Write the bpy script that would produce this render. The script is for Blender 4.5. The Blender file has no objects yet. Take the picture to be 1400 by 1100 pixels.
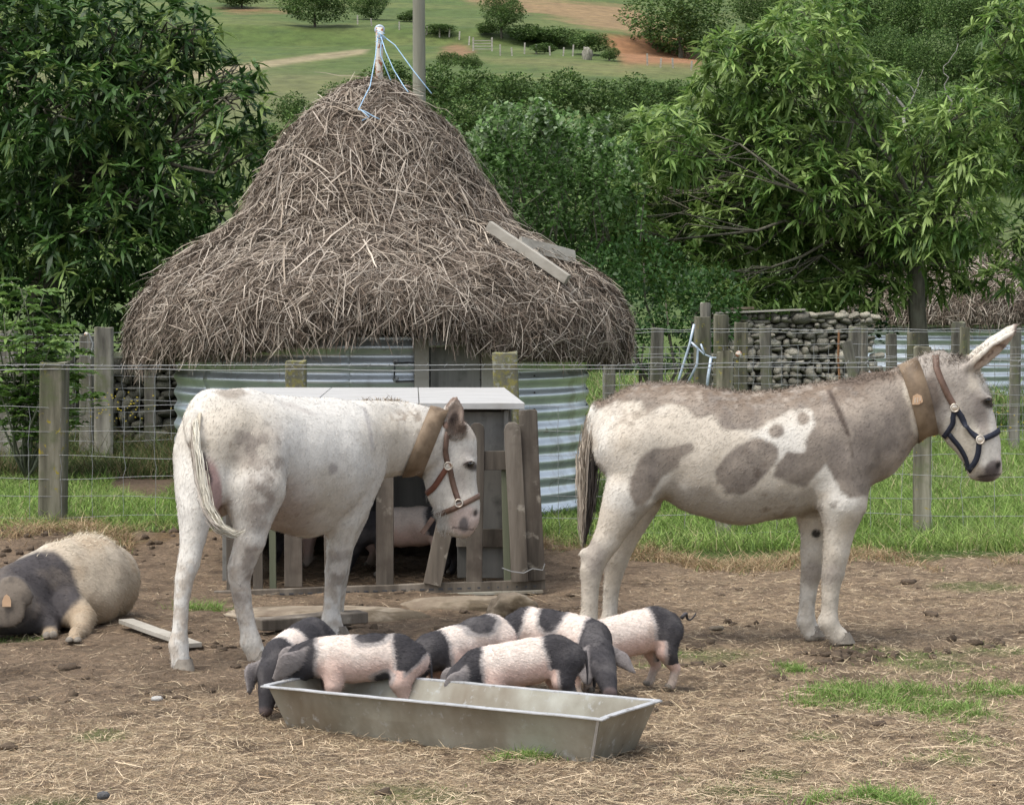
import bpy, math, random
import numpy as np
from mathutils import Vector, Matrix
R = math.radians
rng = np.random.default_rng(7)
random.seed(7)
SC = bpy.context.scene
COL = SC.collection

# ------------------------------------------------------------------ camera, sky, sun, exposure
F = 3300.0                      # focal length in photograph pixels (1400 wide)
PHI = math.atan(135.0 / F)
cam_d = bpy.data.cameras.new('camera'); cam = bpy.data.objects.new('camera', cam_d); COL.objects.link(cam)
cam_d.sensor_width = 36; cam_d.lens = 36 * F / 1400; cam_d.clip_end = 3000; cam_d.clip_start = 0.1
cam.location = (0, 0, 1.6); cam.rotation_euler = (R(90) - PHI, 0, 0)
SC.camera = cam
world = bpy.data.worlds.new('World'); SC.world = world; world.use_nodes = True
wn = world.node_tree.nodes; wl = world.node_tree.links
bg = wn['Background']; sky = wn.new('ShaderNodeTexSky'); sky.sky_type = 'NISHITA'; sky.sun_disc = False
SUN_EL, SUN_AZ = 66.0, 235.0    # azimuth clockwise from +Y (the viewing direction)
sky.sun_elevation = R(SUN_EL); sky.sun_rotation = R(SUN_AZ)
sky.air_density = 1.0; sky.dust_density = 2.5; sky.ozone_density = 0.6; sky.altitude = 0
bg.inputs[1].default_value = 0.15
_hs = wn.new('ShaderNodeHueSaturation'); _hs.inputs['Saturation'].default_value = .45   # overcast: nearly colourless sky
wl.new(sky.outputs[0], _hs.inputs['Color']); wl.new(_hs.outputs[0], bg.inputs[0])
sun_d = bpy.data.lights.new('sun', 'SUN'); sun = bpy.data.objects.new('sun', sun_d); COL.objects.link(sun)
sun_d.energy = 1.5; sun_d.angle = R(35); sun_d.color = (1.0, 0.95, 0.87)
_a = R(SUN_AZ); _e = R(SUN_EL)
_v = Vector((math.sin(_a) * math.cos(_e), math.cos(_a) * math.cos(_e), math.sin(_e)))
sun.rotation_euler = _v.to_track_quat('Z', 'Y').to_euler()
SC.view_settings.view_transform = 'Standard'; SC.view_settings.look = 'None'
SC.view_settings.exposure = 0.92; SC.view_settings.gamma = 1.0; SC.view_settings.use_curve_mapping = False
SC.render.engine = 'CYCLES'; SC.cycles.use_denoising = True
SC.cycles.max_bounces = 6; SC.cycles.diffuse_bounces = 3; SC.cycles.glossy_bounces = 2
SC.cycles.transmission_bounces = 4; SC.cycles.transparent_max_bounces = 6
SC.cycles.caustics_reflective = False; SC.cycles.caustics_refractive = False

# ------------------------------------------------------------------ placing: photograph position + distance -> point in the place
_c, _s = math.cos(PHI), math.sin(PHI)
def W(px, py, d):
    u, v = px - 700.0, py - 550.0
    y = F * _c - v * _s; z = -F * _s - v * _c
    t = d / y
    return np.array([u * t, d, 1.6 + z * t])
def G(px, py, z=0.0):
    u, v = px - 700.0, py - 550.0
    y = F * _c - v * _s; zz = -F * _s - v * _c
    t = (z - 1.6) / zz
    return np.array([u * t, y * t, z])
def proj(P):
    P = np.asarray(P, float); x = P[..., 0]; y = P[..., 1]; z = P[..., 2] - 1.6
    dep = y * _c - z * _s; up = y * _s + z * _c
    return 700 + F * x / dep, 550 - F * up / dep

# ------------------------------------------------------------------ noise
_perm = rng.permutation(4096)
_val = rng.random(4096)
def vnoise(P):
    P = np.asarray(P, float); i = np.floor(P).astype(np.int64); f = P - i; f = f * f * (3 - 2 * f)
    r = 0
    for dx in (0, 1):
        for dy in (0, 1):
            for dz in (0, 1):
                h = _perm[(i[..., 0] + dx) & 4095]; h = _perm[(h + i[..., 1] + dy) & 4095]; h = _perm[(h + i[..., 2] + dz) & 4095]
                w = (f[..., 0] if dx else 1 - f[..., 0]) * (f[..., 1] if dy else 1 - f[..., 1]) * (f[..., 2] if dz else 1 - f[..., 2])
                r = r + w * _val[h]
    return r * 2 - 1
def fbm(P, n=4, lac=2.03, g=.5):
    P = np.asarray(P, float); a = 1; s = 0; t = 0
    for k in range(n):
        s = s + a * vnoise(P + 17.3 * k); t += a; a *= g; P = P * lac
    return s / t
def sstep(a, b, x):
    t = np.clip((x - a) / (b - a), 0, 1); return t * t * (3 - 2 * t)
def mixc(A, B, t):
    return A * (1 - t[..., None]) + np.asarray(B, float) * t[..., None]

# ------------------------------------------------------------------ objects
def tag(o, label=None, cat=None, group=None, kind=None):
    if label: o['label'] = label
    if cat: o['category'] = cat
    if group: o['group'] = group
    if kind: o['kind'] = kind
    return o
def empty(name, loc=(0, 0, 0), rz=0.0):
    o = bpy.data.objects.new(name, None); o.location = loc; o.rotation_euler = (0, 0, rz); COL.objects.link(o)
    o.empty_display_size = .2
    return o
def place(name, me, mat=None, parent=None, loc=None, local=False):
    """link a mesh whose coordinates are world ones (or the parent's own when local)"""
    o = bpy.data.objects.new(name, me)
    if mat is not None and len(me.materials) == 0:
        me.materials.append(mat)
    COL.objects.link(o)
    if parent is not None:
        o.parent = parent
        if not local and parent.parent is None:
            o.matrix_parent_inverse = (Matrix.Translation(parent.location) @ parent.rotation_euler.to_matrix().to_4x4()).inverted()
    if loc is not None: o.location = loc
    return o
def np_mesh(name, V, faces, smooth=True, col=None, attrs=None):
    """faces: list of int arrays (n,k)"""
    me = bpy.data.meshes.new(name)
    V = np.asarray(V, np.float32)
    me.vertices.add(len(V)); me.vertices.foreach_set('co', V.ravel())
    faces = [np.asarray(f, np.int32) for f in (faces if isinstance(faces, list) else [faces]) if len(f)]
    loops = np.concatenate([f.ravel() for f in faces]); starts = []; s = 0
    for f in faces:
        n, k = f.shape; starts.append(s + np.arange(n) * k); s += n * k
    starts = np.concatenate(starts).astype(np.int32)
    me.loops.add(len(loops)); me.loops.foreach_set('vertex_index', loops)
    me.polygons.add(len(starts)); me.polygons.foreach_set('loop_start', starts)
    me.polygons.foreach_set('use_smooth', np.full(len(starts), smooth))
    me.update(calc_edges=True)
    if col is not None:
        a = me.color_attributes.new('Col', 'FLOAT_COLOR', 'POINT')
        c = np.ones((len(V), 4), np.float32); c[:, :3] = col; a.data.foreach_set('color', c.ravel())
    return me
class MB:
    def __init__(s): s.V = []; s.Fc = []; s.C = []; s.c = None
    def add(s, V, Fs):
        b = len(s.V); s.V += [tuple(v) for v in V]; s.Fc += [tuple(i + b for i in f) for f in Fs]
        if s.c is not None: s.C += [s.c] * len(V)
        return b
    def box(s, c, sz, rot=None, jit=0):
        c = Vector(c); h = [x / 2 for x in sz]; V = []
        for x in (-1, 1):
            for y in (-1, 1):
                for z in (-1, 1):
                    p = Vector((x * h[0], y * h[1], z * h[2]))
                    if jit: p += Vector([random.uniform(-jit, jit) for _ in range(3)])
                    if rot is not None: p = rot @ p
                    V.append(c + p)
        s.add(V, [(0, 1, 3, 2), (4, 6, 7, 5), (0, 4, 5, 1), (2, 3, 7, 6), (0, 2, 6, 4), (1, 5, 7, 3)])
    def plank(s, p0, p1, w, t, side, segs=1, jit=0.0, rnd=False):
        """board from p0 to p1, width w along 'side', thickness t"""
        p0 = Vector(p0); p1 = Vector(p1); ax = (p1 - p0); L = ax.length; ax.normalize()
        sd = Vector(side); sd = (sd - ax * sd.dot(ax)).normalized(); n = ax.cross(sd)
        st = [i / segs for i in range(segs + 1)]; ws = [1.0] * (segs + 1)
        if rnd:
            st = st[:-1] + [1 - .45 * w / L, 1 - .15 * w / L, 1]; ws = ws[:-1] + [1, .78, .35]
        rings = []
        for q, k in zip(st, ws):
            c = p0 + ax * L * q + sd * random.uniform(-jit, jit) + n * random.uniform(-jit, jit)
            rings.append([c + sd * a * w * k / 2 + n * b * t / 2 for a, b in ((-1, -1), (1, -1), (1, 1), (-1, 1))])
        V = [v for r in rings for v in r]; Fs = [(3, 2, 1, 0)]
        for i in range(len(rings) - 1):
            a = 4 * i; b = a + 4
            Fs += [(a + j, a + (j + 1) % 4, b + (j + 1) % 4, b + j) for j in range(4)]
        a = 4 * (len(rings) - 1); Fs.append((a, a + 1, a + 2, a + 3))
        s.add(V, Fs)
    def tube(s, pts, rad, n=6, cap=True):
        pts = [Vector(p) for p in pts]
        if not hasattr(rad, '__len__'): rad = [rad] * len(pts)
        V = []; Fs = []; prev = None
        for i, p in enumerate(pts):
            t = (pts[min(i + 1, len(pts) - 1)] - pts[max(i - 1, 0)])
            t = t.normalized() if t.length > 1e-9 else Vector((0, 0, 1))
            if prev is None:
                u = Vector((0, 0, 1)).cross(t)
                if u.length < .2: u = Vector((1, 0, 0)).cross(t)
            else: u = prev - t * prev.dot(t)
            u.normalize(); prev = u; w = t.cross(u)
            for k in range(n):
                a = 2 * math.pi * k / n; V.append(p + (u * math.cos(a) + w * math.sin(a)) * rad[i])
        for i in range(len(pts) - 1):
            for k in range(n):
                a = i * n + k; b = i * n + (k + 1) % n; Fs.append((a, b, b + n, a + n))
        if cap:
            Fs.append(tuple(range(n - 1, -1, -1))); e = (len(pts) - 1) * n; Fs.append(tuple(range(e, e + n)))
        s.add(V, Fs)
    def mesh(s, name, smooth=False, origin=None):
        me = bpy.data.meshes.new(name)
        V = s.V
        if origin is not None: V = [(v[0] - origin[0], v[1] - origin[1], v[2] - origin[2]) for v in V]
        me.from_pydata(V, [], s.Fc); me.update()
        if smooth: me.polygons.foreach_set('use_smooth', [True] * len(me.polygons))
        if s.C:
            a = me.color_attributes.new('Col', 'FLOAT_COLOR', 'POINT')
            c = np.ones((len(V), 4), np.float32); c[:, :3] = np.array(s.C); a.data.foreach_set('color', c.ravel())
        return me
    def build(s, name, mat, parent=None, smooth=False, bevel=0.0, local=False):
        o = place(name, s.mesh(name, smooth), mat, parent, local=local)
        if bevel:
            m = o.modifiers.new('bevel', 'BEVEL'); m.width = bevel; m.segments = 2; m.limit_method = 'ANGLE'
        return o
def sub(name, me, mat, part, root):
    """a sub-part in world coordinates under a part whose own local frame equals the world"""
    o = bpy.data.objects.new(name, me)
    if len(me.materials) == 0: me.materials.append(mat)
    COL.objects.link(o); o.parent = part
    return o

def ribbons(P, Wd, side, cols=None, fold=None):
    """P (N,S,3) centre lines, Wd (N,S) or (S,) half widths, side (N,3) -> verts, quads, colours. fold lifts the edges -> two quads across"""
    N, S, _ = P.shape; Wd = np.broadcast_to(Wd, (N, S))
    side = side / (np.linalg.norm(side, axis=1, keepdims=True) + 1e-9)
    L = P - side[:, None] * Wd[..., None]; Rr = P + side[:, None] * Wd[..., None]
    if fold is None:
        V = np.stack([L, Rr], 2).reshape(-1, 3); K = 2
    else:
        T = P[:, -1] - P[:, 0]; n = np.cross(side, T); n /= np.linalg.norm(n, axis=1, keepdims=True) + 1e-9
        up = n[:, None] * (Wd * fold)[..., None]
        V = np.stack([L + up, P, Rr + up], 2).reshape(-1, 3); K = 3
    base = (np.arange(N) * S * K)[:, None] + (np.arange(S - 1) * K)[None]
    q = []
    for j in range(K - 1):
        q.append(np.stack([base + j, base + j + 1, base + j + 1 + K, base + j + K], -1).reshape(-1, 4))
    Fq = np.concatenate(q)
    c = None if cols is None else np.repeat(cols, S * K, axis=0)
    return V, Fq, c
def join(*parts):
    V = []; Fs = []; C = []; b = 0
    for v, f, c in parts:
        V.append(v); Fs.append(f + b); C.append(c); b += len(v)
    return np.concatenate(V), np.concatenate(Fs), (None if C[0] is None else np.concatenate(C))
def rand_unit(n, r=rng):
    v = r.normal(size=(n, 3)); return v / np.linalg.norm(v, axis=1, keepdims=True)

# ------------------------------------------------------------------ materials
def new_mat(name):
    m = bpy.data.materials.new(name); m.use_nodes = True
    nt = m.node_tree; return m, nt, nt.nodes['Principled BSDF'], nt.nodes, nt.links
def ramp(N, pts):
    r = N.new('ShaderNodeValToRGB'); e = r.color_ramp.elements
    while len(e) < len(pts): e.new(.5)
    for k, (p, c) in enumerate(pts):
        e[k].position = p; e[k].color = (*c, 1) if len(c) == 3 else c
    return r
def noise_node(N, L, scale, vec=None, detail=5, rough=.6, stretch=None):
    n = N.new('ShaderNodeTexNoise'); n.inputs['Scale'].default_value = scale; n.inputs['Detail'].default_value = detail
    n.inputs['Roughness'].default_value = rough
    if stretch is not None:
        mp = N.new('ShaderNodeMapping'); mp.inputs['Scale'].default_value = stretch
        L.new(vec, mp.inputs[0]); L.new(mp.outputs[0], n.inputs['Vector'])
    elif vec is not None: L.new(vec, n.inputs['Vector'])
    return n
def mix(N, L, mode, fac, a, b):
    m = N.new('ShaderNodeMix'); m.data_type = 'RGBA'; m.blend_type = mode
    for sock, v in ((m.inputs[0], fac), (m.inputs[6], a), (m.inputs[7], b)):
        if hasattr(v, 'is_linked') or hasattr(v, 'links'): L.new(v, sock)
        elif isinstance(v, (int, float)): sock.default_value = v
        else: sock.default_value = (*v, 1)
    return m.outputs[2]
def mat(name, cols=None, scale=8, rough=.85, bump=.3, bscale=None, stretch=None, attr=False, metal=0.0, spec=.3, trans=0.0,
        spots=None, dist=.02, vary=.35, rv=None):
    """general weathered surface: colours blended by noise, optional vertex colour, optional spots [(colour, scale, lo, hi)]"""
    m, nt, B, N, L = new_mat(name)
    tc = N.new('ShaderNodeTexCoord'); v = tc.outputs['Object']
    n1 = noise_node(N, L, scale, v, 6, .62, stretch)
    if attr:
        a = N.new('ShaderNodeAttribute'); a.attribute_name = 'Col'
        r = ramp(N, [(.25, (1 - vary,) * 3), (.75, (1 + vary * .6,) * 3)]); L.new(n1.outputs[0], r.inputs[0])
        c = mix(N, L, 'MULTIPLY', 1.0, a.outputs['Color'], r.outputs[0])
    else:
        k = len(cols); pts = [(.3 + .4 * i / max(1, k - 1), q) for i, q in enumerate(cols)] if k > 1 else [(0, cols[0]), (1, cols[0])]
        r = ramp(N, pts); L.new(n1.outputs[0], r.inputs[0]); c = r.outputs[0]
    for sp in (spots or []):
        sc_, lo, hi = sp[1:4]
        n2 = noise_node(N, L, sc_, v, 4, .6, sp[4] if len(sp) > 4 else None)
        rr = ramp(N, [(lo, (0, 0, 0)), (hi, (1, 1, 1))]); L.new(n2.outputs[0], rr.inputs[0])
        c = mix(N, L, 'MIX', rr.outputs[0], c, sp[0])
    if rv:   # each object its own tone
        oi = N.new('ShaderNodeObjectInfo'); r2 = ramp(N, [(0, (1 - rv,) * 3), (1, (1 + rv,) * 3)]); L.new(oi.outputs['Random'], r2.inputs[0])
        c = mix(N, L, 'MULTIPLY', 1.0, c, r2.outputs[0])
    L.new(c, B.inputs['Base Color'])
    B.inputs['Roughness'].default_value = rough; B.inputs['Metallic'].default_value = metal
    B.inputs['Specular IOR Level'].default_value = spec
    if bump:
        n3 = noise_node(N, L, bscale or scale * 3, v, 6, .65, stretch)
        b = N.new('ShaderNodeBump'); b.inputs['Strength'].default_value = bump; b.inputs['Distance'].default_value = dist
        L.new(n3.outputs[0], b.inputs['Height']); L.new(b.outputs[0], B.inputs['Normal'])
    if trans:
        t = N.new('ShaderNodeBsdfTranslucent'); L.new(c, t.inputs[0])
        mx = N.new('ShaderNodeMixShader'); mx.inputs[0].default_value = trans
        out = N['Material Output']; L.new(B.outputs[0], mx.inputs[1]); L.new(t.outputs[0], mx.inputs[2]); L.new(mx.outputs[0], out.inputs[0])
    return m
M = {}
M['wood_post'] = mat('weathered post', [(.045, .043, .028), (.165, .155, .11), (.32, .30, .23)], 9, .9, .5, 40, (1, 1, .12), spots=[((.32, .26, .03), 16, .62, .68), ((.11, .125, .06), 5, .5, .68)], dist=.01, rv=.2)
M['wood_post_lichen'] = mat('yellow lichen post', [(.12, .115, .08), (.2, .19, .14)], 9, .9, .5, 40, (1, 1, .12), spots=[((.24, .215, .06), 34, .44, .66), ((.10, .12, .05), 9, .52, .64), ((.25, .25, .2), 30, .56, .62)], dist=.01)
M['wood_far'] = mat('grey old post', [(.07, .065, .052), (.22, .205, .17), (.38, .36, .3)], 7, .9, .4, 30, (1, 1, .15), spots=[((.13, .14, .07), 6, .5, .7)], dist=.01, rv=.25)
M['picket'] = mat('worn picket wood', [(.04, .033, .026), (.14, .118, .093), (.28, .245, .2)], 6, .8, .4, 45, (1, 1, .1), spots=[((.3, .27, .22), 9, .64, .74), ((.06, .045, .035), 4, .55, .75)], dist=.006, rv=.22)
M['grey_board'] = mat('grey board', [(.065, .062, .055), (.16, .155, .14), (.26, .25, .225)], 4, .9, .35, 40, (1, 1, .12), spots=[((.08, .08, .07), 7, .55, .8)], dist=.006, rv=.15)
M['green_post'] = mat('mossy post', [(.1, .11, .07), (.17, .18, .12)], 8, .9, .3, 40, (1, 1, .1), dist=.006)
M['white_board'] = mat('bleached board', [(.30, .295, .28), (.40, .395, .38), (.45, .445, .43)], 3, .7, .25, 30, (1, 6, 1), spots=[((.33, .31, .27), 5, .55, .8, (1, 5, 1))], dist=.004)
M['pale_plank'] = mat('pale plank', [(.24, .22, .185), (.36, .335, .285), (.42, .4, .35)], 5, .85, .3, 30, (.2, 1, 1), spots=[((.2, .18, .14), 12, .6, .75)], dist=.006)
M['zinc'] = mat('galvanised trough', [(.24, .225, .175), (.34, .325, .265), (.42, .41, .35)], 5, .5, .15, 20, metal=.35, spec=.5, spots=[((.17, .13, .085), 3.2, .45, .72, (1, 1, .35)), ((.42, .42, .4), 30, .6, .75)], dist=.004)
M['zinc_rim'] = mat('worn zinc rim', [(.42, .425, .42), (.62, .625, .63)], 14, .5, .2, 40, metal=.5, spec=.5, spots=[((.25, .23, .2), 18, .58, .7)], dist=.002)
M['sheet'] = mat('corrugated zinc sheet', [(.46, .50, .51), (.62, .66, .68), (.70, .74, .76)], 2.5, .33, .06, 30, metal=.55, spec=.5, spots=[((.3, .28, .24), 3.5, .56, .8, (1, 1, .3)), ((.26, .2, .14), 9, .68, .8)], dist=.003, rv=.07)
M['wire'] = mat('fence wire', [(.24, .245, .24), (.36, .365, .36)], 20, .6, 0, metal=.3, rv=.1)
M['dark_wire'] = mat('dark cable', [(.04, .04, .045), (.08, .08, .08)], 20, .6, 0)
M['steel_blue'] = mat('galvanised strainer', [(.35, .42, .5), (.5, .57, .64)], 12, .45, .1, metal=.3)
M['rust_white'] = mat('white rusty pole', [(.55, .52, .45), (.7, .66, .58)], 14, .7, .2, spots=[((.28, .1, .035), 22, .5, .58)])
M['twine'] = mat('blue twine', [(.22, .38, .55), (.4, .55, .68)], 60, .8, 0)
M['pole_wood'] = mat('utility pole wood', [(.15, .145, .11), (.27, .26, .21)], 6, .9, .3, 30, (1, 1, .08), dist=.01)
M['stone'] = mat('wall stone', [(.16, .145, .115), (.29, .27, .215), (.42, .395, .33)], 7, .95, .6, 22, spots=[((.06, .065, .045), 5, .55, .7), ((.34, .34, .3), 13, .64, .72)], dist=.02, rv=.45)
M['wall_core'] = mat('earth between stones', [(.03, .028, .02), (.06, .055, .04)], 10, 1, .5)
M['stone_shaded'] = mat('wall stone with painted shade', [(.05, .05, .035), (.10, .095, .07), (.15, .145, .11)], 8, .95, .6, 22, rv=.4)  # darker stone for the left wall: shade under the trees put into the colour
M['slab'] = mat('pale slab', [(.14, .105, .075), (.24, .195, .14), (.34, .29, .22)], 5, .95, .7, 16, spots=[((.11, .085, .055), 3, .5, .62)], dist=.02)
M['bark'] = mat('bark', [(.05, .045, .032), (.12, .11, .08), (.16, .16, .12)], 9, .95, .8, 20, (1, 1, .25), dist=.03)
M['eye'] = mat('dark eye', [(.008, .007, .006), (.015, .012, .01)], 20, .08, 0, spec=.6)
M['coat'] = mat('animal coat', None, 90, .8, .25, 160, attr=True, vary=.16, spec=.15, dist=.004)
M['hair'] = mat('hair', None, 60, .7, 0, attr=True, vary=.12, spec=.2)
M['lid'] = mat('eyelid skin', [(.1,.08,.07),(.16,.13,.115)], 40, .7, .1)
M['leather'] = mat('brown leather', [(.085, .05, .035), (.14, .085, .06), (.18, .11, .08)], 30, .55, .2, 120, spec=.4, dist=.002)
M['leather_red'] = mat('red brown leather', [(.14, .055, .035), (.2, .085, .055)], 30, .55, .2, 120, spec=.4, dist=.002)
M['collar'] = mat('tan collar leather', [(.10, .068, .04), (.19, .135, .085), (.25, .185, .12)], 12, .6, .25, 60, spec=.35, dist=.003)
M['nylon'] = mat('navy webbing', [(.015, .018, .03), (.03, .034, .05)], 80, .7, .2, 200, dist=.001)
M['brass'] = mat('pale metal ring', [(.5, .44, .36), (.75, .68, .58)], 20, .35, 0, metal=.7)
M['tag'] = mat('ear tag', [(.5, .33, .2), (.62, .42, .27)], 20, .6, 0)
M['hoof'] = mat('hoof horn', [(.15, .13, .105), (.27, .24, .2)], 30, .8, .2)
M['leaf'] = mat('leaf', None, 3, .48, 0, attr=True, vary=.25, trans=.35, spec=.35)
M['leaf_far'] = mat('far leaf', None, .8, .7, 0, attr=True, vary=.25, trans=.2, spec=.2)
M['blade'] = mat('grass blade', None, 2, .6, 0, attr=True, vary=.2, trans=.25, spec=.25)
M['straw'] = mat('straw', None, 30, .8, 0, attr=True, vary=.2, spec=.2)
M['thatch_base'] = mat('matted thatch', [(.035, .026, .018), (.085, .065, .047), (.13, .1, .075)], 14, 1, .9, 30, dist=.05)
M['earth'] = mat('earth clod', [(.055, .04, .028), (.12, .088, .06)], 18, 1, .7, 30, dist=.02)
# ------------------------------------------------------------------ smooth bodies: blended tapered volumes, meshed as ONE surface
def round_cone(P, a, b, r1, r2):
    ba = b - a; l2 = float(ba @ ba); rr = r1 - r2
    if l2 < rr * rr + 1e-10:
        return np.linalg.norm(P - (a if r1 > r2 else b), axis=-1) - max(r1, r2)
    a2 = l2 - rr * rr; il2 = 1 / l2
    pa = P - a; y = pa @ ba; z = y - l2
    q = pa * l2 - y[..., None] * ba; x2 = (q * q).sum(-1); y2 = y * y * l2; z2 = z * z * l2
    k = np.sign(rr) * rr * rr * x2
    r = (np.sqrt(x2 * a2 * il2) + y * rr) * il2 - r1
    m1 = np.sign(z) * a2 * z2 > k; m2 = (~m1) & (np.sign(y) * a2 * y2 < k)
    r = np.where(m1, np.sqrt(x2 + z2) * il2 - r2, r); r = np.where(m2, np.sqrt(x2 + y2) * il2 - r1, r)
    return r
class Body:
    def __init__(s): s.p = []; s.g = 0
    def cone(s, a, b, r1, r2, k=.03, n=None, sc=1.0, neg=False, ki=None, gid=None):
        if gid is None: s.g += 1; gid = s.g
        s.p.append((np.asarray(a, float), np.asarray(b, float), float(r1), float(r2), k, None if n is None else np.asarray(n, float) / np.linalg.norm(n), sc, neg, gid, k if ki is None else ki))
    def chain(s, J, k=.03, n=None, sc=1.0, ki=.004):
        """J: [(point, radius), ...]; joined to each other with ki, to the rest with k"""
        s.g += 1; g = s.g
        if len(J) == 1: s.cone(J[0][0], J[0][0], J[0][1], J[0][1], k, n, sc, gid=g)
        for (a, ra), (b, rb) in zip(J[:-1], J[1:]): s.cone(a, b, ra, rb, k, n, sc, ki=ki, gid=g)
    def groups(s):
        out = []
        for pr in s.p:
            if out and out[-1][-1][8] == pr[8]: out[-1].append(pr)
            else: out.append([pr])
        return out
    def _d(s, P, pr):
        a, b, r1, r2, k, n, sc, neg = pr[:8]
        if n is not None:
            m = (a + b) / 2; Q = P - m; Q = Q + (Q @ n)[..., None] * n * (1 / sc - 1)
            A = a - m; A = A + (A @ n) * n * (1 / sc - 1); Bb = b - m; Bb = Bb + (Bb @ n) * n * (1 / sc - 1)
            return round_cone(Q, A, Bb, r1, r2) * (sc ** .5 if sc < 1 else 1)
        return round_cone(P, a, b, r1, r2)
    @staticmethod
    def _comb(d, di, k, neg):
        if neg:
            h = np.clip(.5 - .5 * (d + di) / k, 0, 1); return d * (1 - h) - di * h + k * h * (1 - h)
        h = np.clip(.5 + .5 * (di - d) / k, 0, 1); return di * (1 - h) + d * h - k * h * (1 - h)
    def eval(s, P):
        P = np.asarray(P, float); shp = P.shape[:-1]; P = P.reshape(-1, 1, 3)
        if getattr(s, '_n', 0) != len(s.p):
            s._n = len(s.p); s._A = np.array([p[0] for p in s.p]); s._B = np.array([p[1] for p in s.p]); s._r = np.array([p[2:4] for p in s.p])
            s._nn = np.array([np.zeros(3) if p[5] is None else p[5] for p in s.p]); s._sc = np.array([1.0 if p[5] is None else p[6] for p in s.p])
        m = (s._A + s._B) / 2; f = 1 / s._sc - 1; nn = s._nn
        Q = P - m; Q = Q + ((Q * nn).sum(-1) * f)[..., None] * nn
        A = s._A - m; A = A + ((A * nn).sum(-1) * f)[:, None] * nn; Bb = s._B - m; Bb = Bb + ((Bb * nn).sum(-1) * f)[:, None] * nn
        r1, r2 = s._r[:, 0], s._r[:, 1]; ba = Bb - A; l2 = (ba * ba).sum(-1) + 1e-9; rr = r1 - r2; a2 = np.maximum(l2 - rr * rr, 1e-9); il2 = 1 / l2
        pa = Q - A; y = (pa * ba).sum(-1); z = y - l2; q = pa * l2[:, None] - y[..., None] * ba; x2 = (q * q).sum(-1); y2 = y * y * l2; z2 = z * z * l2
        k = np.sign(rr) * rr * rr * x2; r = (np.sqrt(x2 * a2 * il2) + y * rr) * il2 - r1
        m1 = np.sign(z) * a2 * z2 > k; m2 = (~m1) & (np.sign(y) * a2 * y2 < k)
        r = np.where(m1, np.sqrt(x2 + z2) * il2 - r2, r); r = np.where(m2, np.sqrt(x2 + y2) * il2 - r1, r)
        pt = l2 < 1e-8; r = np.where(pt, np.sqrt((pa * pa).sum(-1)) - r1, r)
        r = r * np.minimum(1, s._sc) ** .5
        d = np.full(len(P), 1.0)
        i = 0
        for gr in s.groups():
            e = r[:, i]; i += 1
            for pr in gr[1:]: e = s._comb(e, r[:, i], pr[9], False); i += 1
            d = s._comb(d, e, gr[0][4], gr[0][7])
        return d.reshape(shp)
    def mesh(s, h, disp=None):
        lo = np.min([np.minimum(p[0], p[1]) - max(p[2], p[3]) * max(1, p[6]) for p in s.p if not p[7]], 0) - .03
        hi = np.max([np.maximum(p[0], p[1]) + max(p[2], p[3]) * max(1, p[6]) for p in s.p if not p[7]], 0) + .03
        n = np.ceil((hi - lo) / h).astype(int) + 1
        ax = [lo[i] + h * np.arange(n[i]) for i in range(3)]
        cs = 4; nc = (n + cs - 1) // cs + 1; axc = [lo[i] + h * cs * np.arange(nc[i]) for i in range(3)]
        Dc = np.full(nc, 1.0)
        for gr in s.groups():
            E = None
            for pr in gr:
                m = max(pr[2], pr[3]) * max(1, pr[6]) + pr[4] + 10 * h
                i0 = np.maximum(0, np.floor((np.minimum(pr[0], pr[1]) - m - lo) / (h * cs)).astype(int)); i1 = np.minimum(nc, np.ceil((np.maximum(pr[0], pr[1]) + m - lo) / (h * cs)).astype(int) + 1)
                sl = tuple(slice(i0[i], i1[i]) for i in range(3))
                P = np.stack(np.meshgrid(*[axc[i][sl[i]] for i in range(3)], indexing='ij'), -1)
                if len(gr) == 1: Dc[sl] = s._comb(Dc[sl], s._d(P, pr), pr[4], pr[7])
                else:
                    if E is None: E = np.full(nc, 1.0)
                    E[sl] = s._comb(E[sl], s._d(P, pr), pr[9], False)
            if E is not None: Dc = s._comb(Dc, E, gr[0][4], gr[0][7])
        # blocks of cs cells whose corners come near the surface
        mn = np.abs(Dc)
        bm = np.minimum.reduce([mn[i:nc[0] - 1 + i, j:nc[1] - 1 + j, k:nc[2] - 1 + k] for i in (0, 1) for j in (0, 1) for k in (0, 1)])
        near = bm < h * cs * 1.6
        D = np.repeat(np.repeat(np.repeat(np.where(Dc < 0, -1.0, 1.0)[:-1, :-1, :-1], cs, 0), cs, 1), cs, 2)[:n[0], :n[1], :n[2]].copy()
        nr = np.repeat(np.repeat(np.repeat(near, cs, 0), cs, 1), cs, 2)[:n[0], :n[1], :n[2]]
        I = np.argwhere(nr); P = lo + I * h; d = np.full(len(P), 1.0)
        for gr in s.groups():
            e = np.full(len(P), 1.0) if len(gr) > 1 else None; hit = []
            for pr in gr:
                m = max(pr[2], pr[3]) * max(1, pr[6]) + pr[4] + 3 * h
                a_ = np.minimum(pr[0], pr[1]) - m; b_ = np.maximum(pr[0], pr[1]) + m
                q = np.flatnonzero((P[:, 0] > a_[0]) & (P[:, 0] < b_[0])); q = q[((P[q, 2] > a_[2]) & (P[q, 2] < b_[2]) & (P[q, 1] > a_[1]) & (P[q, 1] < b_[1]))]
                if not len(q): continue
                if e is None: d[q] = s._comb(d[q], s._d(P[q], pr), pr[4], pr[7])
                else: e[q] = s._comb(e[q], s._d(P[q], pr), pr[9], False); hit.append(q)
            if e is not None and hit: q = np.flatnonzero(e < .9); d[q] = s._comb(d[q], e[q], gr[0][4], gr[0][7])
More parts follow.
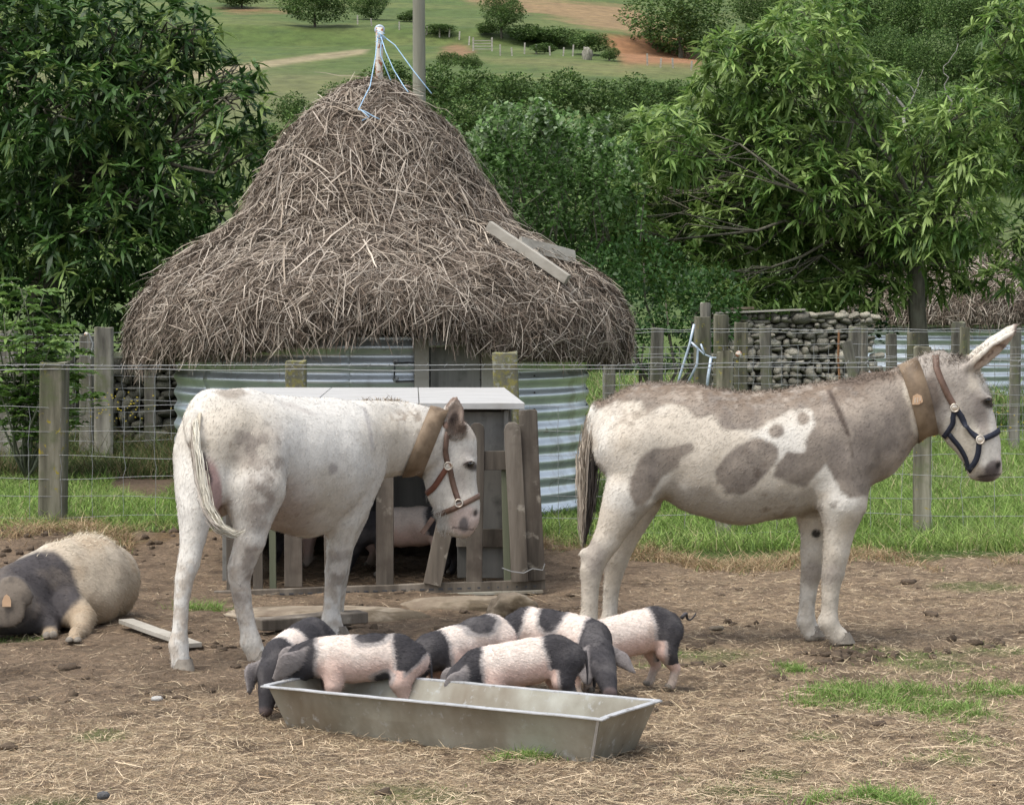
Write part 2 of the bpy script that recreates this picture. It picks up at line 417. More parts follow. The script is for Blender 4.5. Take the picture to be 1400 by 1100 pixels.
        if disp is not None:
            q = np.flatnonzero(np.abs(d) < .025); d[q] += disp(P[q])
        D[tuple(I.T)] = d
        V, Fq = surface_nets(D, lo, h)
        # light relaxation
        for _ in range(2):
            e0 = np.concatenate([Fq[:, 0], Fq[:, 1], Fq[:, 2], Fq[:, 3]]); e1 = np.concatenate([Fq[:, 1], Fq[:, 2], Fq[:, 3], Fq[:, 0]])
            e0, e1 = np.concatenate([e0, e1]), np.concatenate([e1, e0])
            cnt = np.bincount(e0, minlength=len(V)).astype(float); cnt[cnt == 0] = 1
            acc = np.stack([np.bincount(e0, V[e1, i], len(V)) for i in range(3)], 1)
            V = V * .55 + acc / cnt[:, None] * .45
        return V, Fq
    def local(s, c, r):
        b = Body(); c = np.asarray(c)
        b.p = [p for p in s.p if np.all(np.minimum(p[0], p[1]) - max(p[2], p[3]) * 1.1 < c + r) and np.all(np.maximum(p[0], p[1]) + max(p[2], p[3]) * 1.1 > c - r)]
        return b
    def grad(s, P, e=.004):
        E = np.concatenate([np.eye(3), -np.eye(3)]) * e; v = s.eval(P[None] + E[:, None]); g = (v[:3] - v[3:]).T
        return g / (np.linalg.norm(g, axis=-1, keepdims=True) + 1e-9)
def surface_nets(D, lo, h):
    ins = D < 0
    c = [ins[i:i - 1 or None, j:j - 1 or None, k:k - 1 or None] for i in (0, 1) for j in (0, 1) for k in (0, 1)]
    cnt = sum(x.astype(np.int8) for x in c)
    cells = np.argwhere((cnt > 0) & (cnt < 8))
    idx = np.full(cnt.shape, -1, np.int32); idx[tuple(cells.T)] = np.arange(len(cells))
    offs = np.array([(i, j, k) for i in (0, 1) for j in (0, 1) for k in (0, 1)])
    vals = np.stack([D[tuple((cells + o).T)] for o in offs], 1)
    acc = np.zeros((len(cells), 3)); n = np.zeros(len(cells))
    for a in range(8):
        for b in range(a + 1, 8):
            if np.abs(offs[a] - offs[b]).sum() != 1: continue
            va, vb = vals[:, a], vals[:, b]; m = (va < 0) != (vb < 0)
            t = np.where(m, va / np.where(m, va - vb, 1), 0)
            acc += m[:, None] * (offs[a] + t[:, None] * (offs[b] - offs[a])); n += m
    V = lo + h * (cells + acc / n[:, None])
    Q = []
    for ax in range(3):
        sh = [slice(None)] * 3; sh2 = list(sh); sh[ax] = slice(0, -1); sh2[ax] = slice(1, None)
        A = ins[tuple(sh)]; B = ins[tuple(sh2)]
        E = np.argwhere(A != B); o1, o2 = [x for x in range(3) if x != ax]
        ok = (E[:, o1] > 0) & (E[:, o2] > 0) & (E[:, o1] < D.shape[o1] - 1) & (E[:, o2] < D.shape[o2] - 1); E = E[ok]
        fl = A[tuple(E.T)]
        e1 = np.eye(3, dtype=int)[o1]; e2 = np.eye(3, dtype=int)[o2]
        q = np.stack([idx[tuple((E - e1 - e2).T)], idx[tuple((E - e2).T)], idx[tuple(E.T)], idx[tuple((E - e1).T)]], 1)
        flip = fl if ax != 1 else ~fl
        q[~flip] = q[~flip][:, ::-1]
        Q.append(q)
    return V, np.concatenate(Q)
def vert_normals(V, Fq):
    n = np.cross(V[Fq[:, 2]] - V[Fq[:, 0]], V[Fq[:, 3]] - V[Fq[:, 1]])
    f = Fq.T.ravel(); N = np.stack([np.bincount(f, np.tile(n[:, i], 4), len(V)) for i in range(3)], 1)
    return N / (np.linalg.norm(N, axis=1, keepdims=True) + 1e-12)
def fur(V, Fq, col, n, length, flow, width=.0009, lift=.35, weight=None, seed=1, jitter=.25):
    """short coat hairs grown from the surface; flow: callable(points, normals) -> lying direction"""
    r = np.random.default_rng(seed); A = np.linalg.norm(np.cross(V[Fq[:, 2]] - V[Fq[:, 0]], V[Fq[:, 3]] - V[Fq[:, 1]]), axis=1)
    if weight is not None: A = A * weight(V[Fq].mean(1))
    f = r.choice(len(Fq), n, p=A / A.sum()); w = r.dirichlet(np.ones(4), n)
    P = (V[Fq[f]] * w[..., None]).sum(1); C = (col[Fq[f]] * w[..., None]).sum(1)
    N = vert_normals(V, Fq); Nn = (N[Fq[f]] * w[..., None]).sum(1); Nn /= np.linalg.norm(Nn, axis=1, keepdims=True)
    d = flow(P, Nn) + r.normal(0, jitter, (n, 3)); d = d - (d * Nn).sum(1, keepdims=True) * Nn * .9
    d /= np.linalg.norm(d, axis=1, keepdims=True) + 1e-9
    L = length * r.uniform(.5, 1.3, n)[:, None]
    p0 = P - Nn * .001; p1 = P + (d * .8 + Nn * lift) * L * .5; p2 = P + (d + Nn * lift * .8) * L
    PP = np.stack([p0, p1, p2], 1); side = np.cross(d, Nn + r.normal(0, .3, (n, 3)))
    C = C * r.uniform(.75, 1.2, n)[:, None]
    return ribbons(PP, np.array([width, width * .8, width * .15]), side, C)
def poly_field(X, Y, poly):
    """signed distance (positive inside) to a polygon, in its own units"""
    p = np.asarray(poly, float); n = len(p); d = np.full(X.shape, 1e9); inside = np.zeros(X.shape, bool)
    for i in range(n):
        a = p[i]; b = p[(i + 1) % n]; e = b - a; wx = X - a[0]; wy = Y - a[1]
        t = np.clip((wx * e[0] + wy * e[1]) / (e @ e + 1e-9), 0, 1)
        d = np.minimum(d, np.hypot(wx - t * e[0], wy - t * e[1]))
        cnd = ((a[1] > Y) != (b[1] > Y)) & (X < (b[0] - a[0]) * (Y - a[1]) / (b[1] - a[1] + 1e-12) + a[0])
        inside ^= cnd
    return np.where(inside, d, -d)
def ell(X, Y, cx, cy, rx, ry, ang=0):
    a = R(ang); x = (X - cx) * math.cos(a) + (Y - cy) * math.sin(a); y = -(X - cx) * math.sin(a) + (Y - cy) * math.cos(a)
    return (1 - np.sqrt((x / rx) ** 2 + (y / ry) ** 2)) * min(rx, ry)
def ring_strap(body, c, axis, width, thick=.004, n=40, off=.003, rmax=.5, start=.0, arc=None, up=None):
    """strap lying on the body round an axis through c"""
    c = np.asarray(c, float); axis = np.asarray(axis, float); axis /= np.linalg.norm(axis)
    u = np.cross(axis, (0, 0, 1) if up is None else up); u /= np.linalg.norm(u); w = np.cross(axis, u)
    a0, a1 = arc if arc else (0, 2 * math.pi); closed = arc is None
    m = n if closed else n + 1
    ang = np.array([a0 + (a1 - a0) * i / n for i in range(m)])
    dirs = np.cos(ang)[:, None] * u + np.sin(ang)[:, None] * w
    rows = []
    for s_ in (-.5, 0, .5):
        base = c + axis * width * s_; r = np.full(m, start + .005)
        P = base + dirs * r[:, None]; done = np.zeros(m, bool)
        for _ in range(60):
            dd = body.eval(P); out = dd > off; done |= out
            step = np.where(done, 0, np.maximum(.0025, np.abs(dd - off) * .7)); r = r + step; P = base + dirs * r[:, None]
            if done.all() or r.max() > rmax: break
        for _ in range(3):
            r = r - (body.eval(P) - off) * .8; P = base + dirs * r[:, None]
        if closed: r = (np.roll(r, 1) + np.roll(r, -1) + 2 * r) / 4
        rows.append(base + dirs * r[:, None])
    inner = np.stack(rows, 1)                                   # m,3,3
    outer = inner + dirs[:, None] * thick
    loop = np.concatenate([inner, outer[:, ::-1]], 1)           # m,6,3
    V = loop.reshape(-1, 3); Fq = []
    for i in range(m if closed else m - 1):
        j = (i + 1) % m
        for k in range(6): Fq.append((i * 6 + k, i * 6 + (k + 1) % 6, j * 6 + (k + 1) % 6, j * 6 + k))
    return V, np.array(Fq)
def path_strap(body, pts, width, thick=.004, off=.003, n=14, view=None):
    """strap along points near the surface, pulled on to it"""
    pts = np.array(pts, float); t = np.linspace(0, len(pts) - 1, n); i = np.minimum(t.astype(int), len(pts) - 2); f = (t - i)[:, None]
    P = pts[i] * (1 - f) + pts[i + 1] * f
    for _ in range(12):
        P = P - body.grad(P) * (body.eval(P) - off)[:, None] * .8
    T = np.gradient(P, axis=0); T /= np.linalg.norm(T, axis=1, keepdims=True); Nn = body.grad(P)
    S = np.cross(T, Nn); S /= np.linalg.norm(S, axis=1, keepdims=True)
    L = P - S * width / 2; Rr = P + S * width / 2
    for _ in range(4):
        L = L - body.grad(L) * (body.eval(L) - off)[:, None] * .7; Rr = Rr - body.grad(Rr) * (body.eval(Rr) - off)[:, None] * .7
    loop = np.stack([L, Rr, Rr + Nn * thick, L + Nn * thick], 1); V = loop.reshape(-1, 3); Fq = []
    for i in range(n - 1):
        for k in range(4): Fq.append((i * 4 + k, i * 4 + (k + 1) % 4, i * 4 + 4 + (k + 1) % 4, i * 4 + 4 + k))
    Fq.append((0, 3, 2, 1)); e = 4 * (n - 1); Fq.append((e, e + 1, e + 2, e + 3))
    return V, np.array(Fq)
def snap(body, p, off=0.0):
    P = np.array([p], float)
    for _ in range(20): P = P - body.grad(P) * (body.eval(P) - off)[:, None] * .8
    return P[0], body.grad(P)[0]
def ball(c, r, nu=14, nv=10, n=None, flat=1.0):
    V = []; Fs = []
    for j in range(nv + 1):
        a = math.pi * j / nv
        for i in range(nu):
            b = 2 * math.pi * i / nu; V.append((math.sin(a) * math.cos(b), math.sin(a) * math.sin(b), math.cos(a)))
    for j in range(nv):
        for i in range(nu): Fs.append((j * nu + i, (j + 1) * nu + i, (j + 1) * nu + (i + 1) % nu, j * nu + (i + 1) % nu))
    V = np.array(V)
    if n is not None:
        n = np.asarray(n, float); n /= np.linalg.norm(n); V = V + (V @ n)[:, None] * n * (flat - 1)
    return V * r + np.asarray(c), np.array(Fs)
def torus(c, axis, R1, r, nu=18, nv=6, rect=None):
    axis = np.asarray(axis, float); axis /= np.linalg.norm(axis); u = np.cross(axis, (.3, .1, 1)); u /= np.linalg.norm(u); w = np.cross(axis, u); V = []; Fs = []
    for i in range(nu):
        a = 2 * math.pi * i / nu; d = math.cos(a) * u + math.sin(a) * w
        for j in range(nv):
            b = 2 * math.pi * j / nv; V.append(np.asarray(c) + d * (R1 + r * math.cos(b)) + axis * r * math.sin(b))
    for i in range(nu):
        for j in range(nv): Fs.append((i * nv + j, ((i + 1) % nu) * nv + j, ((i + 1) % nu) * nv + (j + 1) % nv, i * nv + (j + 1) % nv))
    return np.array(V), np.array(Fs)
# ------------------------------------------------------------------ land
def axis(vals): return np.concatenate([np.arange(a, b, s) for a, b, s in vals])
def grid_mesh(name, xs, ys, zf, cf):
    X, Y = np.meshgrid(xs, ys); P = np.stack([X, Y, X * 0], -1).reshape(-1, 3); P[:, 2] = zf(P[:, 0], P[:, 1])
    ny, nx = X.shape; i = (np.arange(ny - 1)[:, None] * nx + np.arange(nx - 1)[None]).ravel(); Fq = np.stack([i, i + 1, i + 1 + nx, i + nx], 1)
    return np_mesh(name, P, Fq, True, cf(P))
def xyz(x, y, s, z=0): return np.stack([x * s, y * s, x * 0 + z], -1)
FENCE_Y = 16.5
def edge_y(x):                                              # where the trodden yard gives way to grass
    return 16.1 + .35 * vnoise(xyz(x, x * 0, .9)) + .25 * vnoise(xyz(x, x * 0, 3.1)) - .7 * sstep(.5, 1.2, x) - .3 * sstep(2.0, 3.0, x)
def bank(x, y):                                             # low bank under the fence on the left
    return .10 * sstep(15.1, 15.8, y + .2 * vnoise(xyz(x, y, 2.5))) * sstep(-1.0, -1.5, x) * (1 - .75 * sstep(17.5, 19, y))
def ground_z(x, y):
    x = np.asarray(x, float); y = np.asarray(y, float)
    near = sstep(24, 20, y); z = .018 * fbm(xyz(x, y, 1.1), 3) * near + bank(x, y)
    z = z + .024 * fbm(xyz(x, y, 5.5, 3), 4) * near + .018 * np.maximum(0, fbm(xyz(x, y, 13, 8), 3)) * near
    z = z - .012 * near - .35 * sstep(30, 46, y) * 0
    return z
SOIL = np.array((.235, .175, .125)); DARK = np.array((.115, .084, .060)); STRAWC = np.array((.46, .355, .24)); GRN = np.array((.11, .17, .045))
def straw_amount(x, y):                                     # dry litter lies in the foreground and to the right, bare soil before the hut
    X_, Y_ = proj(np.stack([x, y, x * 0], -1))
    a = sstep(905, 985, Y_ + 40 * fbm(xyz(x, y, 1.5, 5), 3)) * .85
    a = np.maximum(a, sstep(860, 980, X_ + 90 * fbm(xyz(x, y, 1.2, 9), 3)) * .6)
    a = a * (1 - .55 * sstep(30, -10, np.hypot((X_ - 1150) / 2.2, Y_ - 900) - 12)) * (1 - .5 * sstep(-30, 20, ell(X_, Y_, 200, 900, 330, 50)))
    return np.clip(a + .28 * fbm(xyz(x, y, 3, 2), 4), 0.03, 1)
TUFTS = []                                                  # green tufts in the yard: x, y, radius, height, count
for (px, py, r_, h_, n_) in ((1085, 915, .10, .05, 260), (1210, 955, .30, .065, 1500), (1150, 948, .16, .06, 700), (1290, 958, .22, .05, 800), (1370, 945, .2, .05, 600), (1330, 975, .15, .04, 300), (720, 1035, .085, .05, 330), (1200, 1094, .16, .055, 800), (1230, 1100, .12, .05, 400),
        (278, 828, .13, .07, 420), (1115, 1000, .1, .02, 60), (1270, 905, .25, .02, 250), (1300, 1035, .14, .03, 200), (1060, 1050, .12, .02, 80), (1320, 1005, .12, .03, 150), (900, 905, .12, .02, 60), (960, 890, .3, .02, 120), (1240, 890, .3, .025, 160), (1380, 885, .25, .02, 120),
        (140, 1000, .12, .015, 40), (560, 1085, .25, .015, 120), (1290, 745, .5, .06, 900), (1180, 742, .5, .07, 800), (30, 870, .15, .03, 90), (1340, 800, .3, .02, 80), (60, 1095, .2, .015, 60), (1020, 1075, .2, .02, 120)):
    g = G(px, py); TUFTS.append((g[0], g[1], r_, h_, n_))
def yard_colour(P):
    x, y = P[:, 0], P[:, 1]; c = np.tile(SOIL, (len(P), 1)); n1 = fbm(xyz(x, y, 4, 1), 5); n2 = fbm(xyz(x, y, 14, 2), 4)
    c = mixc(c, DARK, .8 * sstep(.0, .45, n1)); c = mixc(c, (.31, .24, .17), .6 * sstep(.05, .5, n2))
    c = mixc(c, STRAWC, .72 * straw_amount(x, y) * sstep(-.6, .3, n2)); c = mixc(c, DARK, .5 * sstep(.18, .5, fbm(xyz(x, y, 9, 6), 4)))
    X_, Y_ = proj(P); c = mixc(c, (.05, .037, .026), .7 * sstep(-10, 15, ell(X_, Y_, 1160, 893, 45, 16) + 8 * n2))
    e = edge_y(x); g = sstep(-.15, .2, y - e + .25 * n1); c = mixc(c, GRN * .7, g)
    c = mixc(c, (.20, .135, .075), .7 * sstep(.35, .05, np.abs(y - e + .15)) * sstep(-.3, .3, n1))
    for tx, ty, tr, th, tn in TUFTS:
        c = mixc(c, GRN * .9, .6 * sstep(tr * 1.2, tr * .4, np.hypot(x - tx, y - ty) + .05 * n2))
    bare = sstep(-12, 8, ell(X_, Y_, 195, 668, 55, 22) + 8 * n1) * (y > 17); c = mixc(c, (.17, .125, .09), bare)
    return c
m_ground, nt, Bs, N_, L_ = new_mat('trodden earth')
tc = N_.new('ShaderNodeTexCoord'); at = N_.new('ShaderNodeAttribute'); at.attribute_name = 'Col'
n1 = noise_node(N_, L_, 26, tc.outputs['Object'], 8, .7); r1 = ramp(N_, [(.28, (.45,) * 3), (.5, (1, 1, 1)), (.72, (1.5, 1.45, 1.35))]); L_.new(n1.outputs[0], r1.inputs[0])
n2 = noise_node(N_, L_, 110, tc.outputs['Object'], 4, .7); r2 = ramp(N_, [(.35, (.65,) * 3), (.7, (1.35, 1.3, 1.2))]); L_.new(n2.outputs[0], r2.inputs[0])
cc = mix(N_, L_, 'MULTIPLY', 1.0, at.outputs['Color'], r1.outputs[0]); cc = mix(N_, L_, 'MULTIPLY', 1.0, cc, r2.outputs[0]); L_.new(cc, Bs.inputs['Base Color'])
Bs.inputs['Roughness'].default_value = .95; Bs.inputs['Specular IOR Level'].default_value = .15
ad = N_.new('ShaderNodeMath'); ad.operation = 'ADD'; L_.new(n1.outputs[0], ad.inputs[0]); L_.new(n2.outputs[0], ad.inputs[1])
bp = N_.new('ShaderNodeBump'); bp.inputs['Strength'].default_value = .9; bp.inputs['Distance'].default_value = .03; L_.new(ad.outputs[0], bp.inputs['Height']); L_.new(bp.outputs[0], Bs.inputs['Normal'])
xs = axis([(-160, -12, 6), (-12, -4.6, .5), (-4.6, 4.6, .037), (4.6, 12, .5), (12, 161, 6)]); ys = axis([(-20, 6, 2), (6, 7.2, .2), (7.2, 17.4, .044), (17.4, 26, .15), (26, 50, 1.2), (50, 125, 6)])
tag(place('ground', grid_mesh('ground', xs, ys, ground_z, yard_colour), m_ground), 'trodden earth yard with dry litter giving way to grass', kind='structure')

# ---- the hillside
HY = [56, 90, 130, 180, 255, 285, 292, 330, 400, 520, 700]; HZ = [-.8, 3.9, 8.9, 16.0, 26.5, 31.0, 34.0, 40.0, 52.0, 80, 135]
def hill_z(x, y):
    z = np.interp(y + 8 * vnoise(xyz(x, x * 0, .025)) - .12 * x, HY, HZ)
    return z + 1.0 * fbm(xyz(x, y, .03), 4) + .22 * fbm(xyz(x, y, .25), 3)
def hill_pt(px, py):
    """the spot of the hillside seen at this place in the picture"""
    d = 70.0
    for _ in range(900):
        p = W(px, py, d)
        if hill_z(np.array([p[0]]), np.array([d]))[0] >= p[2]: break
        d += .8
    return np.array((p[0], d, hill_z(np.array([p[0]]), np.array([d]))[0]))
def hill_colour(P):
    X_, Y_ = proj(P); n = fbm(P * .09, 5); n2 = fbm(P * .45, 4); c = np.tile((.072, .108, .026), (len(P), 1))
    c = mixc(c, (.105, .130, .038), sstep(-.2, .4, n)); c = mixc(c, (.05, .085, .025), .7 * sstep(.1, .5, n2))
    c = mixc(c, (.17, .15, .075), .45 * sstep(-8, 10, Y_ - 95 + 14 * n) * sstep(205, 120, Y_) * (X_ < 520))
    tr = 5 - np.abs(Y_ - (92 - .14 * (X_ - 340)) + 4 * n); c = mixc(c, (.30, .24, .15), .75 * sstep(-2, 3, tr) * (X_ < 500) * (X_ > 200))
    c = mixc(c, (.27, .165, .09), .75 * sstep(-6, 5, poly_field(X_, Y_, [(560, -30), (640, 5), (760, 24), (900, 48), (920, 40), (860, 10), (700, -2), (640, -30)]) + 10 * n + 4 * n2))
    c = mixc(c, (.27, .135, .065), .95 * sstep(-6, 5, poly_field(X_, Y_, [(815, 48), (935, 52), (960, 92), (850, 90), (838, 66)]) + 8 * n + 4 * n2))
    c = mixc(c, (.16, .15, .06), .6 * sstep(-6, 6, poly_field(X_, Y_, [(640, 76), (960, 90), (1000, 112), (900, 100), (680, 90)]) + 8 * n))
    c = mixc(c, (.25, .13, .075), .7 * sstep(-3, 4, np.maximum(ell(X_, Y_, 625, 70, 22, 10), ell(X_, Y_, 345, 15, 40, 4)) + 5 * n2))
    return c
m_hill = mat('hillside pasture', None, .7, .95, .5, 2.0, attr=True, vary=.45, dist=.4)
tag(place('hillside', grid_mesh('hillside', axis([(-260, -72, 9), (-72, 72, .9), (72, 261, 9)]), axis([(56, 420, 1.0), (420, 701, 8)]), hill_z, hill_colour), m_hill), 'green pasture hillside with a dirt track and an orange cutting', kind='structure')

# ---- grass, straw
def blades(n, xy, h, w, col, lean=.35, seed=0, zf=ground_z, segs=3, cj=.25):
    r = np.random.default_rng(seed); x, y = xy[:, 0], xy[:, 1]; P0 = np.stack([x, y, zf(x, y) - .004], 1)
    d = r.normal(0, lean, (n, 3)); d[:, 2] = 1; d /= np.linalg.norm(d, axis=1, keepdims=True); bend = r.normal(0, lean * 1.3, (n, 3)); bend[:, 2] = -np.abs(bend[:, 2]) * .5
    t = np.linspace(0, 1, segs)[None, :, None]; hh = (h * r.uniform(.5, 1.25, n))[:, None, None]
    P = P0[:, None] + d[:, None] * hh * t + bend[:, None] * hh * t ** 2
    side = np.stack([r.normal(0, 1, n), r.normal(0, .5, n), np.zeros(n)], 1); wd = np.array([1, .8, .1]) if segs == 3 else np.array([1, .9, .6, .1])
    return ribbons(P, (w * r.uniform(.7, 1.3, n))[:, None] * wd, side, col * r.uniform(1 - cj, 1 + cj, (n, 1)))
def litter(n, xy, L, w, col, seed=0, lift=.012, zf=ground_z, curl=.35):
    r = np.random.default_rng(seed); x, y = xy[:, 0], xy[:, 1]; P0 = np.stack([x, y, zf(x, y) + r.uniform(0, lift, n)], 1)
    a = r.uniform(0, 2 * np.pi, n); d = np.stack([np.cos(a), np.sin(a), r.normal(.05, .22, n)], 1); LL = (L * r.lognormal(0, .45, n))[:, None, None]
    b = r.normal(0, curl, (n, 3)); b[:, 2] *= .35
    t = np.linspace(-.5, .5, 3)[None, :, None]; P = P0[:, None] + d[:, None] * LL * t + b[:, None] * LL * (t * t * 2 - .25)
    up = np.cross(d, (0, 0, 1.0)) + r.normal(0, .5, (n, 3)); return ribbons(P, w * np.array([.6, 1, .4]) * r.uniform(.6, 1.4, (n, 1)), up, col * r.uniform(.65, 1.25, (n, 1)))
def scatter_view(n, y0, y1, seed, margin=.25, dens=None):
    """points of the ground spread evenly over the picture rows y0..y1 (more where it is near)"""
    r = np.random.default_rng(seed); py = r.uniform(y0, y1, n); px = r.uniform(-60, 1460, n)
    d = 5280.0 / (py - 415.0); d = d + r.normal(0, .04, n); x = (px - 700) / F * d; P = np.stack([x, d], 1)
    if dens is not None: P = P[r.random(n) < dens(P[:, 0], P[:, 1])]
    return P
# dry litter in the yard
P = scatter_view(135000, 735, 1180, 40, dens=lambda x, y: np.clip(.05 + .95 * straw_amount(x, y) ** 1.3, 0, 1) * (y < edge_y(x) + .3))
r_ = np.random.default_rng(41); pal = np.array([(.52, .40, .265), (.42, .315, .20), (.62, .50, .345), (.30, .22, .145), (.44, .36, .23)])
def row_scale(P): return np.sqrt(P[:, 1] / 9.5)
col = pal[r_.integers(0, 5, len(P))]; sc_ = row_scale(P)
parts = [litter(len(P), P, .028 * sc_, (.00095 * sc_)[:, None], col, 42)]
P = scatter_view(26000, 780, 1180, 43, dens=lambda x, y: np.clip(.15 + straw_amount(x, y), 0, 1) * (y < 16)); parts.append(litter(len(P), P, .055, .0011, pal[r_.integers(0, 5, len(P))] * 1.12, 44, .02))
P = scatter_view(30000, 740, 1180, 45, dens=lambda x, y: (1.1 - straw_amount(x, y)) * (y < edge_y(x))); parts.append(litter(len(P), P, .022, .0014, np.tile((.17, .125, .085), (len(P), 1)), 46, .008))
V, Fq, C = join(*parts); tag(place('straw', np_mesh('straw', V, Fq, False, C), M['straw']), 'dry trampled straw and dead grass littering the yard', 'straw', kind='stuff')
# green tufts of the yard
parts = []
for k, (tx, ty, tr, th, tn) in enumerate(TUFTS):
    r = np.random.default_rng(100 + k); n = int(tn * 1.3); a = r.uniform(0, 2 * np.pi, n); q = tr * np.abs(r.normal(0, .5, n)); sub_ = r.normal(0, tr * .45, (6, 2))[r.integers(0, 6, n)]
    xy = np.stack([tx + 1.5 * q * np.cos(a) * .6 + sub_[:, 0] * 1.2, ty + q * np.sin(a) * .6 + sub_[:, 1]], 1)
    cg = np.array([(.17, .28, .06), (.25, .36, .10), (.11, .19, .04), (.38, .35, .17)])[r.choice(4, n, p=[.4, .3, .2, .1])]
    parts.append(blades(n, xy, th * r.uniform(.6, 1.2, n), .0016, cg, .45, 200 + k))
V, Fq, C = join(*parts); tag(place('grass', np_mesh('grass', V, Fq, False, C), M['blade']), 'short green tufts of grass scattered over the yard', 'grass', kind='stuff')
# the grass field beyond the fence
def field_pts(n, seed, y0=15.6, y1=27.0, lo=620):
    r = np.random.default_rng(seed); d = 1 / r.uniform(1 / y1, 1 / y0, n); x = r.uniform(-760, 760, n) / F * d
    return np.stack([x, d], 1)
HUT = (-1.035, 19.2)
P = field_pts(135000, 50); n1 = fbm(xyz(P[:, 0], P[:, 1], 1.6, 4), 4); X_, Y_ = proj(np.stack([P[:, 0], P[:, 1], P[:, 0] * 0], 1))
keep = (P[:, 1] > edge_y(P[:, 0]) - .15 * n1) & (np.hypot(P[:, 0] - HUT[0], P[:, 1] - HUT[1]) > 1.62) & ~((ell(X_, Y_, 195, 668, 50, 18) + 8 * n1 > 0) & (P[:, 1] > 17)) & ~((np.abs(P[:, 0] + .75) < .95) & (P[:, 1] < 18))
P = P[keep]; n1 = n1[keep]; r = np.random.default_rng(51); n = len(P)
cg = np.tile((.20, .31, .065), (n, 1)); cg = mixc(cg, (.33, .43, .13), sstep(-.1, .4, n1) * r.random(n)); cg = mixc(cg, (.42, .36, .2), (r.random(n) < .10) * .9); cg = mixc(cg, (.08, .14, .035), (r.random(n) < .25) * .8)
e = P[:, 1] - edge_y(P[:, 0]); cg = mixc(cg, (.28, .2, .11), .8 * sstep(.5, .0, e) * (r.random(n) < .6))
right = sstep(.6, 1.4, P[:, 0]); h_ = .085 + .05 * n1 + right * .04 + .10 * sstep(22.0, 22.6, P[:, 1]) ; h_ = h_ * sstep(-.3, .5, e) + .03
V, Fq, C = blades(n, P, h_, .0031 * (1 + .02 * (P[:, 1] - 16)), cg, .4, 52)
tag(place('grass', np_mesh('grass', V, Fq, False, C), M['blade']), 'lush green grass of the field behind the wire fence', 'grass', kind='stuff')
# dead grass hanging over the bank and along the fence foot
P = np.stack([np.random.default_rng(60).uniform(-4.2, 4.2, 26000), np.zeros(26000)], 1); r = np.random.default_rng(61); P[:, 1] = edge_y(P[:, 0]) + r.normal(-.15, .16, len(P)); nn = fbm(xyz(P[:, 0], P[:, 1], 2.2, 7), 3)
P = P[(nn > -.12) & ~((P[:, 0] > -1.75) & (P[:, 0] < .15))]; n = len(P); cg = np.array([(.38, .27, .15), (.28, .2, .115), (.5, .38, .23), (.16, .21, .07)])[r.choice(4, n, p=[.4, .25, .2, .15])]
V, Fq, C = blades(n, P, .07 + .05 * r.random(n), .0024, cg, .75, 62)
tag(place('dry_grass', np_mesh('dry_grass', V, Fq, False, C), M['blade']), 'brown dead grass along the foot of the wire fence', 'grass', kind='stuff')
# rank weeds along the far fence and behind it
def weeds(name, label, seed, n, x0, x1, y0, y1, h0, h1, pal, w=.004):
    r = np.random.default_rng(seed); P = np.stack([r.uniform(x0, x1, n), r.uniform(y0, y1, n)], 1); nn = fbm(xyz(P[:, 0], P[:, 1], 1.3, seed), 4)
    P = P[nn > -.35]; nn = nn[nn > -.35]; n = len(P); cg = np.array(pal)[r.integers(0, len(pal), n)]
    V, Fq, C = blades(n, P, h0 + (h1 - h0) * np.clip(nn + .5, 0, 1) * r.uniform(.5, 1, n), w, cg, .33, seed + 1)
    return tag(place(name, np_mesh(name, V, Fq, False, C), M['blade']), label, 'weeds', kind='stuff')
weeds('weeds', 'rank weeds and long grass under the far left fence', 70, 22000, -5.6, -2.6, 21.6, 24.6, .12, .5, [(.07, .11, .03), (.11, .16, .045), (.2, .17, .08), (.05, .08, .025), (.16, .13, .07)])
weeds('weeds', 'tall pale meadow grass behind the grey and white donkey', 72, 30000, .2, 6.5, 20.5, 30, .07, .24, [(.20, .31, .075), (.30, .40, .13), (.13, .21, .05), (.42, .40, .24)])
weeds('weeds', 'rough green meadow between the second hut and the hill', 77, 26000, -1.2, 9, 30, 52, .15, .42, [(.14, .23, .05), (.2, .3, .08), (.1, .17, .04), (.3, .28, .14)], .009)
# yellow flowers
r = np.random.default_rng(75); m_ = MB()
for _ in range(60):
    q = W(r.normal(165, 22), r.normal(555, 13), r.uniform(21.6, 22.6)); s_ = r.uniform(.008, .014); m_.box(q, (s_, s_, s_ * .6), Matrix.Rotation(r.uniform(0, 3), 3, 'Z'))
for _ in range(40):
    q = W(r.uniform(1230, 1400), r.uniform(560, 600), r.uniform(21, 24)); s_ = r.uniform(.008, .013); m_.box(q, (s_, s_, s_ * .6), Matrix.Rotation(r.uniform(0, 3), 3, 'Z'))
tag(m_.build('flowers', mat('yellow petals', [(.5, .38, .03), (.65, .5, .06)], 9, .6, 0)), 'tiny yellow flowers among the weeds', 'flowers', kind='stuff')
